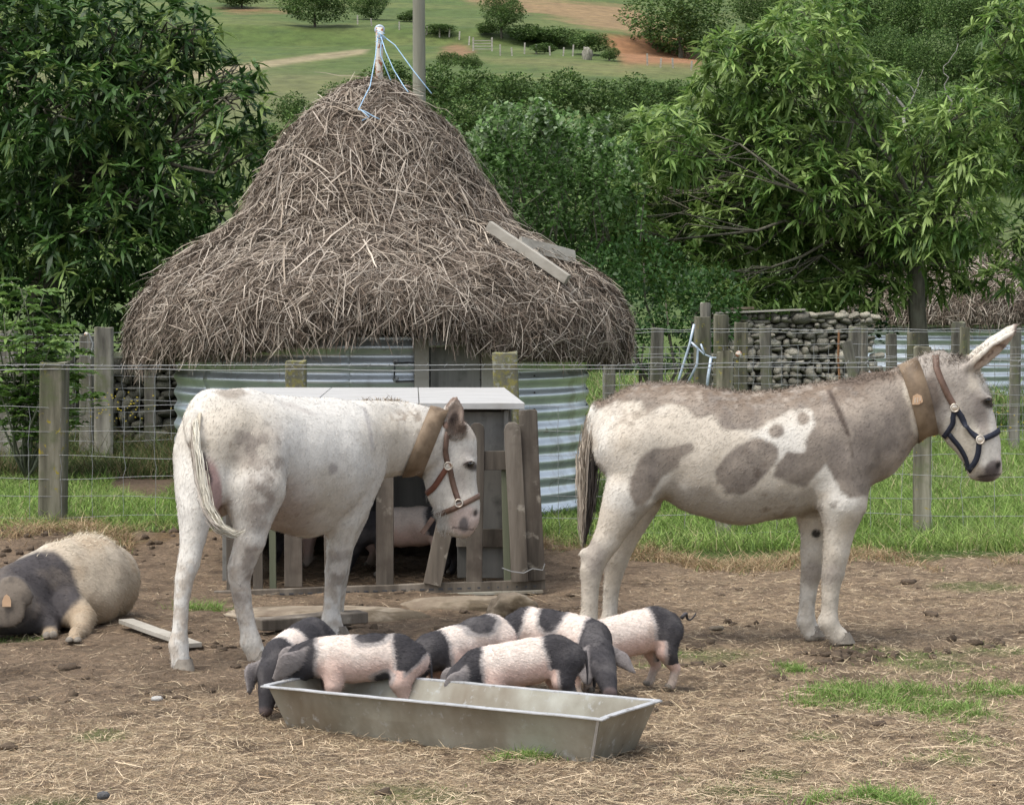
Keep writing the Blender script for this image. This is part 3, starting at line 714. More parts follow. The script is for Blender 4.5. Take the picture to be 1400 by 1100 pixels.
# ------------------------------------------------------------------ animals
def J(px, py, d, r): return (W(px, py, d), r * d / F)
def quads(me_name, VF, mat_, parent, smooth=True):
    return place(me_name, np_mesh(me_name, VF[0], VF[1], smooth), mat_, parent)
def tuft(P0, dirs, L, n_seg, width, col, droop=.5, r=rng, spread=.0):
    """loose hair locks as narrow ribbons"""
    n = len(P0); t = np.linspace(0, 1, n_seg)[None, :, None]
    P = P0[:, None] + dirs[:, None] * L[:, None, None] * t; P[..., 2] -= droop * L[:, None] * (t[..., 0] ** 2)
    P = P + r.normal(0, spread, (n, 1, 3)) * t
    wd = width * np.array([1, .95, .8, .55, .15])[np.linspace(0, 4, n_seg).round().astype(int)]
    side = np.cross(dirs, r.normal(0, 1, (n, 3))); return ribbons(P, wd, side, col)
def hair_obj(name, parts, parent, m=None):
    V, Fq, C = join(*parts)
    return place(name, np_mesh(name, V, Fq, False, C), m or M['hair'], parent)
def hoof_mesh(c, r, h=.05, fwd=(1, 0, 0)):
    fwd = np.array(fwd, float); sd = np.cross((0, 0, 1), fwd); V = []; Fs = []
    for k, (z, s_, o) in enumerate([(0.0, 1.12, .012), (h * .55, .98, .004), (h, .84, -.004)]):
        for i in range(12):
            a = 2 * math.pi * i / 12
            V.append(np.array(c) + fwd * (math.cos(a) * r * s_ * 1.12 + o) + sd * math.sin(a) * r * s_ + np.array((0, 0, z)))
    for k in (0, 12):
        for i in range(12): Fs.append((k + i, k + (i + 1) % 12, k + 12 + (i + 1) % 12, k + 12 + i))
    return np.array(V), np.array(Fs)
def halter(body, root, m, ringpt, noseax, nosec, cheek_dir, up, ex):
    pass

# ---- the grey and white donkey on the right
D0 = 11.5; YR = np.array((0, 1.0, 0))
def build_right_donkey():
    root = empty('donkey', G(975, 874)); tag(root, 'grey and white piebald donkey standing in profile with a navy halter', 'donkey')
    B = Body(); EI = Body()
    B.chain([J(884, 584, D0, 61), J(930, 604, D0, 79), J(970, 618, D0, 86), J(1012, 627, D0, 89), J(1060, 622, D0, 86), J(1110, 610, D0, 83), J(1150, 598, D0, 74), J(1182, 604, D0, 58)], .05, YR, .8, .02)
    B.cone(J(848, 580, D0, 36)[0], J(845, 612, D0, 38)[0], .12, .13, .06, YR, .95)
    B.chain([J(1162, 590, D0, 66), J(1205, 570, D0, 58), J(1240, 553, D0, 50), J(1268, 535, D0, 43)], .05, YR, .62)
    B.chain([J(1228, 512, D0, 8), J(1262, 497, D0, 10), J(1285, 491, D0, 12)], .03, YR, .8)     # crest of the neck
    B.chain([J(1183, 522, D0, 12), J(1206, 523, D0, 15), J(1222, 533, D0, 10)], .018, YR, .9)     # fold before the collar
    B.chain([J(1285, 516, D0, 30), J(1306, 524, D0, 35), J(1316, 548, D0, 36)], .03, YR, .66)
    B.chain([J(1304, 562, D0, 36), J(1318, 583, D0, 32), J(1333, 606, D0, 27)], .03, YR, .6)
    B.chain([J(1322, 530, D0, 25), J(1342, 575, D0, 19), J(1350, 610, D0, 18)], .03, YR, .7)
    B.chain([J(1336, 600, D0, 27), J(1345, 632, D0, 24), J(1352, 640, D0, 18)], .025, YR, .85)
    B.cone(J(1334, 646, D0, 11)[0], J(1345, 650, D0, 9)[0], .036, .028, .015, YR, .9)   # chin
    for q_ in (-1, 1):
        B.cone(W(1341, 542, D0 + q_ * .06), W(1352, 545, D0 + q_ * .058), .017, .013, .025)    # brow
    B.cone(W(1320, 585, D0 - .085), W(1337, 612, D0 - .06), .012, .008, .02)     # cheek bone
    B.cone(W(1363, 637, D0 - .06), W(1366, 632, D0 - .058), .008, .006, .01, neg=True)
    B.cone(W(1363, 637, D0 + .06), W(1366, 632, D0 + .058), .008, .006, .01, neg=True)
    B.cone(W(1341, 646, D0 - .085), W(1366, 648, D0 - .06), .004, .004, .008, neg=True)
    for sgn, dy in ((-1, 0), (1, -7)):       # ears: leaf-shaped cups, hollow to the outside
        y = D0 + sgn * .05; y2 = D0 + sgn * .085; nn_ = np.array((.35, sgn * 1.0, -.75)); nn_ /= np.linalg.norm(nn_)
        B.chain([(W(1320, 508 + dy, y), .032), (W(1342, 491 + dy, y + sgn * .015), .041), (W(1360, 476 + dy, y2), .040), (W(1378, 461 + dy, y2), .026), (W(1390, 451 + dy, y2), .009)], .012, nn_, .55)
        o = nn_ * .022
        for q_, ng in ((B, True), (EI, False)):
            q_.cone(W(1336, 497 + dy, y + sgn * .015) + o, W(1361, 476 + dy, y2) + o, .020, .031, .005, nn_, .8, neg=ng)
            q_.cone(W(1361, 476 + dy, y2) + o, W(1385, 456 + dy, y2) + o, .031, .007, .005, nn_, .8, neg=ng)
    yn, yf = D0 - .12, D0 + .12
    B.chain([J(1150, 640, yn + .03, 42), J(1152, 685, yn, 34), J(1148, 720, yn, 22), J(1143, 755, yn, 17.5)], .05)
    B.chain([J(1143, 755, yn, 17), J(1139, 783, yn, 16), J(1136, 800, yn, 13), J(1134, 835, yn, 11), J(1132, 850, yn, 14), J(1140, 863, yn, 12.5), J(1147, 870, yn, 13.5)], .02)
    B.chain([J(1115, 640, yf - .03, 40), J(1114, 690, yf, 29), J(1113, 725, yf, 19), J(1111, 755, yf, 15.5)], .05)
    B.chain([J(1111, 755, yf, 15.5), J(1110, 780, yf, 15), J(1106, 800, yf, 12), J(1103, 832, yf, 10.5), J(1102, 848, yf, 13), J(1106, 858, yf, 12), J(1110, 864, yf, 13)], .02)
    B.chain([J(868, 610, yn + .05, 52), J(876, 645, yn + .02, 42), J(862, 672, yn, 35), J(846, 705, yn, 26), J(830, 738, yn, 18.5)], .05)
    B.chain([J(830, 738, yn, 18), J(815, 762, yn, 17), J(809, 778, yn, 16), J(807, 800, yn, 12.5), J(806, 835, yn, 11.5), J(804, 853, yn, 14), J(810, 866, yn, 12.5), J(815, 872, yn, 13)], .02)
    B.chain([J(880, 640, yf - .04, 42), J(872, 680, yf, 33), J(862, 712, yf, 24), J(852, 740, yf, 17)], .05)
    B.chain([J(852, 740, yf, 17), J(843, 766, yf, 16), J(839, 785, yf, 13), J(836, 805, yf, 11), J(834, 835, yf, 10), J(833, 848, yf, 12.5), J(838, 858, yf, 11.5), J(842, 863, yf, 12)], .02)
    B.cone(J(800, 757, yn, 8)[0], J(806, 766, yn, 8)[0], .028, .03, .02)
    B.cone(J(818, 560, D0, 12)[0], J(810, 590, D0, 11)[0], .04, .035, .03)       # tail head
    V, Fq = B.mesh(.0092, lambda P: (fbm(P * 9, 3) * .006 + fbm(P * 30, 2) * .0012) * (.25 + .75 * sstep(.45, .7, P[:, 2])))
    N = vert_normals(V, Fq); X, Y = proj(V); w = fbm(V * 11, 4) * 9; w2 = fbm(V * 34 + 5, 3)
    c = np.tile((.56, .50, .415), (len(V), 1)); c = mixc(c, (.68, .645, .58), sstep(-.2, .5, fbm(V * 4 + 3, 3)))
    c = mixc(c, (.44, .37, .28), .6 * sstep(.05, .6, fbm(V * 7 + 9, 4)))
    Zw = V[:, 2]
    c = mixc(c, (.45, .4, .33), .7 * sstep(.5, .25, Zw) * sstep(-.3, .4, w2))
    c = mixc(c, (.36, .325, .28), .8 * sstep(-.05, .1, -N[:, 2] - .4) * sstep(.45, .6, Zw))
    uv = lambda L: [(760 + a / 2.1875, 430 + b / 2.1875) for a, b in L]
    grey = np.full(len(V), -99.)
    for poly in ([(120, 285), (180, 262), (255, 262), (272, 296), (330, 262), (378, 268), (420, 308), (470, 300), (497, 338), (560, 345), (600, 345), (640, 318), (700, 285), (765, 285), (775, 320), (750, 380), (740, 412), (690, 405), (665, 440), (655, 480), (700, 500), (740, 512), (790, 470), (806, 450), (830, 480), (850, 525), (880, 550), (930, 545), (980, 500), (1100, 380), (1062, 345), (1060, 290), (1040, 240), (1040, 100), (100, 100)],
                 [(250, 430), (290, 398), (410, 380), (418, 405), (380, 430), (370, 460), (320, 490), (290, 530), (262, 570), (240, 570), (222, 540), (222, 490), (240, 450)],
                 [(476, 470), (500, 430), (540, 392), (590, 370), (640, 380), (668, 400), (668, 430), (620, 480), (600, 510), (555, 535), (515, 532), (482, 500)]):
        grey = np.maximum(grey, poly_field(X, Y, uv(poly)))
    for e in ((1062, 590, 10.5, 10), (1098, 571, 8.5, 8.5)): grey = np.maximum(grey, ell(X, Y, *e))
    hd = np.maximum.reduce([poly_field(X, Y, [(1240, 470), (1300, 470), (1330, 492), (1326, 530), (1300, 560), (1285, 590), (1262, 600), (1250, 540)]), ell(X, Y, 1330, 560, 15, 40, -22), ell(X, Y, 1352, 640, 12, 15)])
    tg = sstep(-3.2, 3.2, grey + w * .55 + w2 * 1.6)
    gcol = mixc(np.tile((.275, .235, .195), (len(V), 1)), (.20, .170, .145), sstep(-.3, .5, fbm(V * 14, 4)))
    gcol = mixc(gcol, (.39, .33, .27), .8 * sstep(.0, .5, fbm(V * 6 + 2, 4)))
    c = c * (1 - tg[:, None]) + gcol * tg[:, None]
    c = mixc(c, (.30, .265, .235), .75 * sstep(-4, 5, hd + w * .8))
    top = sstep(.35, .9, N[:, 2]) * sstep(.85, .95, Zw) * (X < 1240)
    c = mixc(c, (.17, .125, .09), .85 * top * sstep(-.5, .3, w2)); c = mixc(c, (.12, .09, .07), .8 * sstep(-6, 5, np.maximum(ell(X, Y, 1273, 540, 13, 26), poly_field(X, Y, [(1140, 524), (1180, 512), (1212, 503), (1222, 514), (1180, 526), (1150, 534)])) + w * .7))
    c = mixc(c, (.075, .055, .045), .85 * sstep(-2, 2, poly_field(X, Y, uv([(808, 225), (824, 222), (856, 290), (882, 362), (872, 366), (842, 300)])) + w * .2))
    c = mixc(c, (.09, .07, .055), .6 * sstep(-2, 1.5, poly_field(X, Y, uv([(878, 380), (884, 380), (892, 430), (886, 430)]))))
    c = mixc(c, (.16, .115, .075), .65 * sstep(.0, .35, fbm(V * 22 + 7, 4)) * sstep(-6, 6, ell(X, Y, 1055, 688, 36, 22) + w))
    c = mixc(c, (.12, .09, .07), .6 * sstep(.05, .35, fbm(V * 26 + 1, 4)) * sstep(-4, 8, np.maximum(ell(X, Y, 1030, 635, 20, 30), ell(X, Y, 1130, 690, 22, 14))))
    c = mixc(c, (.05, .045, .04), sstep(-1.5, 1.5, ell(X, Y, 1116, 729, 6.5, 6)) * (V[:, 1] > D0))
    for e in ((813, 765, 16, 24), (1139, 785, 14, 16), (1110, 783, 12, 14)):
        c = mixc(c, (.3, .26, .225), .7 * sstep(-6, 6, ell(X, Y, *e) + w))
    c = mixc(c, (.12, .1, .095), .9 * sstep(-3, 3, np.maximum(ell(X, Y, 1357, 640, 9, 13, 15), ell(X, Y, 1349, 654, 10, 5)) + w * .3))
    c = mixc(c, (.50, .36, .31), .7 * sstep(-3, 3, ell(X, Y, 1366, 628, 8, 8)))
    c = mixc(c, (.62, .59, .53), .85 * sstep(-4, 5, np.maximum(poly_field(X, Y, [(1342, 512), (1350, 520), (1362, 575), (1368, 610), (1372, 640), (1360, 620), (1352, 590), (1350, 565), (1340, 530)]), ell(X, Y, 1350, 618, 18, 20)) + w * .3))
    c = mixc(c, (.58, .53, .44), .75 * sstep(-5, 6, ell(X, Y, 1318, 598, 24, 34, -28) + w * .5))
    c = mixc(c, (.27, .235, .21), .7 * sstep(-4, 4, np.maximum(ell(X, Y, 1343, 570, 9, 28, -14), ell(X, Y, 1340, 542, 13, 10)) + w * .3))
    c = mixc(c, (.12, .1, .095), .9 * sstep(-3, 3, np.maximum(ell(X, Y, 1357, 641, 9, 12, 15), ell(X, Y, 1349, 654, 10, 5)) + w * .3))
    c = mixc(c, (.02, .017, .016), .95 * sstep(-1.5, 1.5, ell(X, Y, 1365, 635, 3.2, 5.5, 20)))
    c = mixc(c, (.04, .033, .03), .85 * sstep(1.6, .4, np.abs(Y - (650 - .12 * (X - 1350)))) * (X > 1336) * (X < 1368))
    c = mixc(c, (.05, .04, .035), .9 * sstep(-3, 1, ell(X, Y, 1352, 551, 8.5, 5.5, 25)))
    c = mixc(c, (.16, .1, .075), .8 * sstep(-2.5, 2.5, ell(X, Y, 1364, 483, 5, 4) + w * .2) * sstep(0, .04, .07 - abs(V[:, 1] - D0 + .08)))
    c = mixc(c, (.17, .12, .10), .9 * sstep(1383, 1389, X))
    c = mixc(c, (.62, .58, .5), .8 * sstep(1336, 1346, X) * sstep(505, 495, Y) * sstep(1384, 1378, X))
    c = mixc(c, (.33, .24, .18), .6 * sstep(-2, 2, poly_field(X, Y, [(1348, 487), (1384, 455), (1388, 458), (1368, 482), (1352, 497)]) + w * .2))
    inn = sstep(.006, .0, EI.eval(V)); c = mixc(c, (.40, .31, .24), .85 * inn); c = mixc(c, (.13, .085, .065), .85 * inn * sstep(.0, .3, fbm(V * 30 + 6, 3) + .25 * (X < 1352)))
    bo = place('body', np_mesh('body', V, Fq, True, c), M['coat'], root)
    back = lambda P, n: np.tile((-1.0, 0, -.55), (len(P), 1))
    f1 = fur(V, Fq, c, 34000, .017, back, .0011, .2, seed=3)
    f2 = fur(V, Fq, mixc(c, (.13, .1, .075), np.full(len(c), .3)), 3000, .022, lambda P, n: np.array((0, 0, 1.0)) + P * 0, .0013, .6, weight=lambda P: (np.abs(P[:, 1] - D0) < .06) * (P[:, 2] > 1.1) * 1.0 + 1e-6, seed=4, jitter=.8)
    hair_obj('coat', [f1, f2], root)['kind'] = 'stuff'
    # mane, tail, forelock
    r = np.random.default_rng(5); parts = []
    for (x0, y0, x1, y1, n, L) in ((1140, 528, 1205, 512, 600, .05), (1206, 512, 1262, 496, 500, .05), (1262, 496, 1312, 484, 700, .055)):
        t = r.random(n); P0 = np.array([W(x0 + (x1 - x0) * q, y0 + (y1 - y0) * q + 6, D0) for q in t]); P0[:, 1] += r.normal(0, .015, n)
        d = np.stack([r.normal(.15, .5, n), r.normal(-.15, .5, n), r.normal(.75, .25, n)], 1); d /= np.linalg.norm(d, axis=1, keepdims=True)
        base = np.where(r.random(n)[:, None] < .72, (.09, .07, .055), (.34, .29, .24)) * r.uniform(.7, 1.2, (n, 1))
        parts.append(tuft(P0, d, 1.45 * L * r.uniform(.5, 1.2, n), 4, .002, base, .75, r, .008))
    hair_obj('mane', parts, root)
    n = 1100; t0 = r.random(n) ** .8; path = [W(813, 562, D0), W(808, 590, D0), W(803, 630, D0), W(802, 680, D0), W(800, 720, D0), W(796, 752, D0)]
    path = np.array(path); parts = []
    st = t0 * 3.2; i = st.astype(int); f = (st - i)[:, None]; P0 = path[i] * (1 - f) + path[i + 1] * f
    rad = np.interp(st, [0, 1, 2, 3.2], [.028, .03, .033, .03]); off = r.normal(0, 1, (n, 3)) * rad[:, None] * .6; off[:, 2] = 0
    S = 6; L = r.uniform(.9, 1.9, n); PP = []
    for k in range(S):
        q = np.minimum(st + L * k / (S - 1), 4.99); i = q.astype(int); f = (q - i)[:, None]
        PP.append(path[i] * (1 - f) + path[i + 1] * f + off * np.interp(q, [0, 2, 3.5, 5], [1, 1.1, .8, .25])[:, None] + r.normal(0, .003, (n, 3)))
    dark = sstep(.3, -.3, off[:, 0] / rad * -1) * (st > .8); cc = mixc(np.tile((.42, .36, .29), (n, 1)), (.06, .052, .048), dark * .95) * r.uniform(.7, 1.2, (n, 1))
    parts.append(ribbons(np.stack(PP, 1), np.array([.0022, .0026, .0026, .0024, .0018, .0006]), r.normal(0, 1, (n, 3)) * (1, 1, .1), cc))
    core = MB(); core.tube([path[0] + (0.03, 0, .02), path[1], path[2], path[3], path[4]], [.02, .028, .03, .026, .008], 8); core.c = None
    tl = hair_obj('tail', parts, root)
    place('tail_core', np_mesh('tail_core', np.array([tuple(v) for v in core.V]), [np.array([f for f in core.Fc if len(f) == 4])], True, np.tile((.16, .13, .1), (len(core.V), 1))), M['hair'], tl)
    B = B.local(W(1315, 560, D0), .42)
    # eyes
    for s_ in (-1, 1):
        p, nn = snap(B, W(1351, 551, D0 + s_ * .07), -.0075); eb = place('eye', np_mesh('eye', *ball(p, .0175)), M['eye'], root)
        lid = [snap(B, W(1352 + 12 * math.cos(a), 550 + 6.5 * math.sin(a), D0 + s_ * .07), .001)[0] for a in np.linspace(math.pi * 1.0, math.pi * 2.0, 7)]
        m_ = MB(); m_.tube(lid, [.0008, .0015, .002, .0022, .002, .0015, .0008], 6); m_.build('eyelid', M['lid'], root, True)
    for (px, py, y) in ((1152, 879, yn), (1113, 869, yf), (818, 879, yn), (845, 869, yf)):
        g = G(px, py); g[1] = y + 0; place('hoof', np_mesh('hoof', *hoof_mesh((g[0], y, -.004), .044, .052)), M['hoof'], root)
    # collar with tag, halter
    cc_ = W(1254, 545, D0); ax = np.array((1.0, 0, .28))
    quads('collar', ring_strap(B, cc_, ax, .098, .005, 48, .004), M['collar'], root)
    p, nn = snap(B, W(1254, 545, D0 - .12), .012)
    m_ = MB()
    pts = [(1247, 553), (1248, 541), (1254, 538), (1260, 541), (1262, 549), (1256, 553)]
    A = [W(a, b, p[1] - .008) for a, b in pts]; Bk = [W(a, b, p[1] - .004) for a, b in pts]; k = len(pts)
    m_.add(A + Bk, [tuple(range(k)), tuple(range(2 * k - 1, k - 1, -1))] + [(i, i + k, (i + 1) % k + k, (i + 1) % k) for i in range(k)])
    m_.build('name_tag', M['tag'], root)
    z = p[1] - .0095
    m_ = MB()
    for x0 in (1251, 1254.5, 1258): m_.tube([W(x0, 550.5, z), W(x0 + .3, 543.5, z)], .0015, 4)
    m_.build('tag_letter', M['rust_white'], root)
    nyl = M['nylon']; bl = M['leather']
    ax2 = np.array((.42, 0, -.9)); cn = W(1345, 608, D0)
    ring1 = [W(1306, 558, D0 - .1), W(1344, 601, D0 - .1)]
    for s_ in (-1, 1):
        y = D0 + s_ * .11
        quads('cheek_strap', path_strap(B, [W(1307, 560, y), W(1325, 581, y), W(1342, 600, y)], .028, .005), nyl, root)
        quads('throat_strap', path_strap(B, [W(1306, 560, y), W(1303, 578, y), W(1297, 593, y - s_ * .01), W(1287, 603, D0 + s_ * .05)], .024, .005), nyl, root)
        quads('crown_strap', path_strap(B, [W(1306, 557, y), W(1296, 537, y), W(1287, 515, y), W(1280, 502, D0 + s_ * .07), W(1279, 489, D0 + s_ * .02)], .03, .005), bl, root)
        quads('jaw_strap', path_strap(B, [W(1295, 596, y - s_ * .02), W(1310, 612, D0 + s_ * .06), W(1322, 626, D0 + s_ * .035), W(1329, 641, D0 + s_ * .015)], .024, .005), nyl, root)
        quads('noseband', path_strap(B, [W(1342, 602, y), W(1352, 598, y), W(1361, 593, D0 + s_ * .07), W(1369, 588, D0 + s_ * .035), W(1372, 586, D0)], .027, .005, n=18), nyl, root)
        quads('chin_strap', path_strap(B, [W(1342, 602, y), W(1339, 615, y), W(1334, 630, D0 + s_ * .06), W(1329, 642, D0 + s_ * .015)], .026, .005), nyl, root)
        for (a, b) in ((1306, 558), (1342, 601)):
            p, nn = snap(B, W(a, b, y), .011)
            quads('ring', torus(p, nn, .0185, .0042), M['brass'], root)
            quads('ring_plate', ball(p, .016, n=nn, flat=.25), M['brass'], root)
    p = W(1329, 646, D0 - .02); quads('ring', torus(p, (0, 1, .2), .012, .003), M['brass'], root)
    return B
RD = build_right_donkey()

# ---- the white donkey turned away, head in profile
def build_white_donkey():
    H = np.array((.84, -.54, 0)); root = empty('donkey', G(350, 890)); tag(root, 'dirty white donkey with a brown leather halter standing before the wooden pen', 'donkey')
    B = Body(); EI = Body()
    B.chain([J(303, 601, 10.92, 61), J(345, 614, 11.12, 72), J(385, 630, 11.32, 82), J(420, 634, 11.5, 86), J(450, 622, 11.66, 76), J(478, 612, 11.82, 58)], .05, H, .95, .02)
    B.cone(*[W(288, 560, 10.9), W(330, 562, 11.1)], .09, .09, .06)
    B.cone(*[W(330, 562, 11.08), W(480, 582, 11.8)], .085, .1, .06)
    B.chain([J(484, 602, 11.85, 52), J(520, 603, 11.98, 51), J(555, 602, 12.05, 48), J(588, 599, 12.1, 39)], .05, (0, 1, 0), .7)
    B.chain([J(500, 563, 11.85, 12), J(545, 560, 12.02, 12), J(590, 572, 12.1, 12)], .04, (0, 1, 0), .8)
    dH = 12.12
    B.chain([J(598, 588, dH, 26), J(617, 602, dH, 31), J(618, 628, dH, 33)], .03, (0, 1, 0), .66)
    B.chain([J(608, 640, dH, 33), J(613, 668, dH, 31), J(622, 694, dH, 26)], .03, (0, 1, 0), .58)
    B.chain([J(630, 610, dH, 20), J(634, 650, dH, 17), J(638, 690, dH, 17)], .03, (0, 1, 0), .7)
    B.chain([J(628, 692, dH, 26), J(633, 708, dH, 22), J(632, 716, dH, 19)], .025, (0, 1, 0), .85)
    B.cone(J(612, 715, dH, 12)[0], J(622, 724, dH, 11)[0], .04, .032, .02)
    for s_ in (-1, 1):
        B.cone(W(636, 629, dH + s_ * .06), W(645, 632, dH + s_ * .058), .017, .013, .025)
        B.cone(W(646, 704, dH + s_ * .055), W(650, 700, dH + s_ * .05), .008, .006, .01, neg=True)
    B.cone(W(622, 722, dH - .085), W(645, 722, dH - .06), .004, .004, .008, neg=True)
    for s_, dx in ((-1, 0), (1, -3)):         # ears
        nn_ = np.array((.1, s_ * 1.0, -.1)); nn_ /= np.linalg.norm(nn_); o = nn_ * .024
        a1, a2, a3, a4 = W(618 + dx, 603, dH + s_ * .05), W(619 + dx, 580, dH + s_ * .075), W(622 + dx, 562, dH + s_ * .08), W(624 + dx, 544, dH + s_ * .08)
        B.chain([(a1, .034), (a2, .052), (a3, .048), (a4, .014)], .012, nn_, .5)
        [(q_.cone(a1 * .35 + a2 * .65 + o, a3 + o, .028, .038, .005, nn_, .7, neg=ng), q_.cone(a3 + o, a4 + o, .038, .008, .005, nn_, .7, neg=ng)) for q_, ng in ((B, True), (EI, False))]
    # legs
    B.chain([J(283, 625, 10.85, 46), J(275, 665, 10.75, 36), J(267, 700, 10.68, 25), J(264, 735, 10.64, 17)], .045)
    B.chain([J(264, 735, 10.64, 16), J(258, 770, 10.6, 15.5), J(252, 790, 10.58, 13), J(248, 825, 10.56, 10.5), J(246, 860, 10.55, 10.5), J(244, 882, 10.55, 14), J(246, 898, 10.54, 12.5), J(247, 905, 10.54, 13.5)], .02)
    B.chain([J(340, 625, 10.95, 54), J(345, 668, 10.85, 45), J(345, 705, 10.8, 29), J(342, 738, 10.78, 21)], .045)
    B.chain([J(342, 738, 10.78, 20), J(329, 775, 10.78, 18), J(327, 792, 10.78, 15), J(333, 830, 10.78, 12), J(340, 862, 10.78, 12), J(343, 878, 10.78, 15), J(349, 890, 10.78, 13), J(351, 896, 10.78, 14)], .02)
    B.chain([J(478, 640, 11.7, 46), J(476, 680, 11.65, 34), J(469, 715, 11.6, 23), J(464, 750, 11.6, 17)], .05)
    B.chain([J(464, 750, 11.6, 16), J(459, 781, 11.6, 15), J(456, 800, 11.6, 12), J(453, 832, 11.6, 11), J(453, 848, 11.6, 14), J(457, 858, 11.6, 12.5), J(459, 863, 11.6, 13)], .02)
    B.chain([J(480, 640, 12.0, 40), J(478, 700, 12.02, 26), J(468, 745, 12.0, 16), J(462, 790, 12.0, 14), J(459, 830, 12.0, 11), J(459, 842, 12.0, 12), J(461, 849, 12.0, 12.5)], .03)
    B.cone(J(262, 572, 10.78, 12)[0], J(266, 600, 10.7, 11)[0], .04, .035, .03)
    B.cone(J(385, 690, 11.35, 20)[0], J(420, 700, 11.5, 20)[0], .12, .12, .08)
    B.cone(J(298, 690, 10.95, 20)[0], J(300, 665, 10.95, 20)[0], .06, .07, .05)     # udder
    V, Fq = B.mesh(.0092, lambda P: (fbm(P * 9, 3) * .006 + fbm(P * 30, 2) * .0012) * (.25 + .75 * sstep(.45, .7, P[:, 2])))
    N = vert_normals(V, Fq); X, Y = proj(V); w = fbm(V * 11, 4) * 9; w2 = fbm(V * 34 + 5, 3); Zw = V[:, 2]
    c = np.tile((.62, .595, .545), (len(V), 1)); c = mixc(c, (.56, .52, .45), .8 * sstep(-.1, .5, fbm(V * 4 + 3, 3)))
    c = mixc(c, (.50, .43, .33), .55 * sstep(-20, 20, np.maximum(ell(X, Y, 320, 590, 60, 50), ell(X, Y, 550, 600, 50, 40)) + w))
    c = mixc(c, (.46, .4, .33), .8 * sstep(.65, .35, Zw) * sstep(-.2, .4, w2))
    fl = sstep(-12, 16, np.maximum.reduce([ell(X, Y, 360, 665, 26, 62, 12), ell(X, Y, 345, 610, 28, 34), ell(X, Y, 330, 790, 26, 60), ell(X, Y, 460, 780, 18, 30), ell(X, Y, 372, 600, 18, 26)]) + w)
    c = mixc(c, (.17, .145, .125), .9 * fl * sstep(-.12, .28, fbm(V * 18 + 2, 5)))
    c = mixc(c, (.4, .345, .29), .4 * fl)
    c = mixc(c, (.3, .25, .2), .55 * sstep(.34, .55, fbm(V * 40 + 8, 3)) * sstep(.15, .4, fbm(V * 3 + 1, 2)))
    c = mixc(c, (.38, .33, .28), .5 * sstep(-10, 25, np.maximum(ell(X, Y, 350, 640, 34, 62), ell(X, Y, 330, 770, 26, 50)) + w * 1.6) * sstep(-.3, .4, fbm(V * 12, 4)))
    c = mixc(c, (.33, .305, .29), .7 * sstep(-2.5, 2.5, ell(X, Y, 455, 641, 6, 7) + w * .2))
    c = mixc(c, (.37, .345, .33), .6 * sstep(-2, 2.5, poly_field(X, Y, [(495, 556), (500, 557), (510, 590), (512, 615), (507, 615), (503, 585)]) + w * .2))
    c = mixc(c, (.42, .385, .35), .6 * sstep(-3, 3, poly_field(X, Y, [(375, 549), (400, 550), (432, 566), (425, 568)]) + w * .2))
    c = mixc(c, (.3, .25, .2), .75 * sstep(-4, 4, poly_field(X, Y, [(295, 535), (330, 528), (345, 540), (310, 545)]) + w * .4))
    c = mixc(c, (.19, .14, .1), .6 * sstep(.05, .3, fbm(V * 30 + 4, 4)) * sstep(-8, 8, np.maximum(ell(X, Y, 560, 575, 30, 16), ell(X, Y, 573, 612, 14, 22))))
    pk = sstep(-4, 4, ell(X, Y, 290, 668, 14, 40, -8)) * (X > 272) * (X < 304)
    c = mixc(c, (.30, .17, .155), .8 * pk); c = mixc(c, (.045, .035, .035), .9 * sstep(-2, 2, poly_field(X, Y, [(274, 618), (280, 618), (291, 655), (289, 664), (279, 640)])))
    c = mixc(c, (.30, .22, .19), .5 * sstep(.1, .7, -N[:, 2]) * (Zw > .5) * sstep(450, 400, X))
    c = mixc(c, (.60, .46, .41), .65 * sstep(-5, 6, ell(X, Y, 635, 712, 22, 22) + w * .5))
    c = mixc(c, (.12, .115, .12), .85 * sstep(-2, 2, ell(X, Y, 634, 716, 7, 10) + w * .25))
    c = mixc(c, (.06, .05, .045), .9 * sstep(-3, 1, ell(X, Y, 645, 637, 8.5, 5, 15)))
    c = mixc(c, (.03, .025, .022), .9 * sstep(-1.5, 1.5, ell(X, Y, 650, 701, 2.8, 5, 15))); c = mixc(c, (.06, .045, .04), .8 * sstep(1.6, .4, np.abs(Y - (722 + .1 * (X - 630)))) * (X > 618) * (X < 648))
    c = mixc(c, (.42, .37, .33), .5 * sstep(-5, 5, np.maximum(ell(X, Y, 640, 620, 12, 10), ell(X, Y, 632, 665, 6, 16, -10)) + w * .6))
    c = mixc(c, (.3, .22, .17), .5 * sstep(-3, 3, ell(X, Y, 626, 597, 8, 6) + w * .4))
    ear = sstep(604, 598, Y) * sstep(606, 612, X)
    c = mixc(c, (.42, .34, .26), .5 * ear); inner = sstep(-2, 2, ell(X, Y, 621, 572, 10, 20, 8) + w * .15) * (V[:, 1] < dH - .075)
    c = mixc(c, (.3, .24, .19), .7 * inner); c = mixc(c, (.05, .035, .03), .95 * sstep(-1.5, 2, ell(X, Y, 621, 577, 5, 8, 15)) * (V[:, 1] < dH - .05))
    c = mixc(c, (.16, .1, .075), .8 * sstep(-2.5, 1, 2.2 - np.abs(ell(X, Y, 621, 570, 13.5, 27, 4))) * ear)
    inn = sstep(.006, .0, EI.eval(V)); c = mixc(c, (.33, .25, .2), .85 * inn); c = mixc(c, (.05, .035, .03), .95 * inn * sstep(-2.5, 1.5, ell(X, Y, 621, 575, 6, 12, 12)))
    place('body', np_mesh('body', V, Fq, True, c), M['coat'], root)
    def flow(P, n): return np.tile((-.45, -.75, -.7), (len(P), 1))
    f1 = fur(V, Fq, c, 34000, .017, flow, .0011, .2, seed=13)
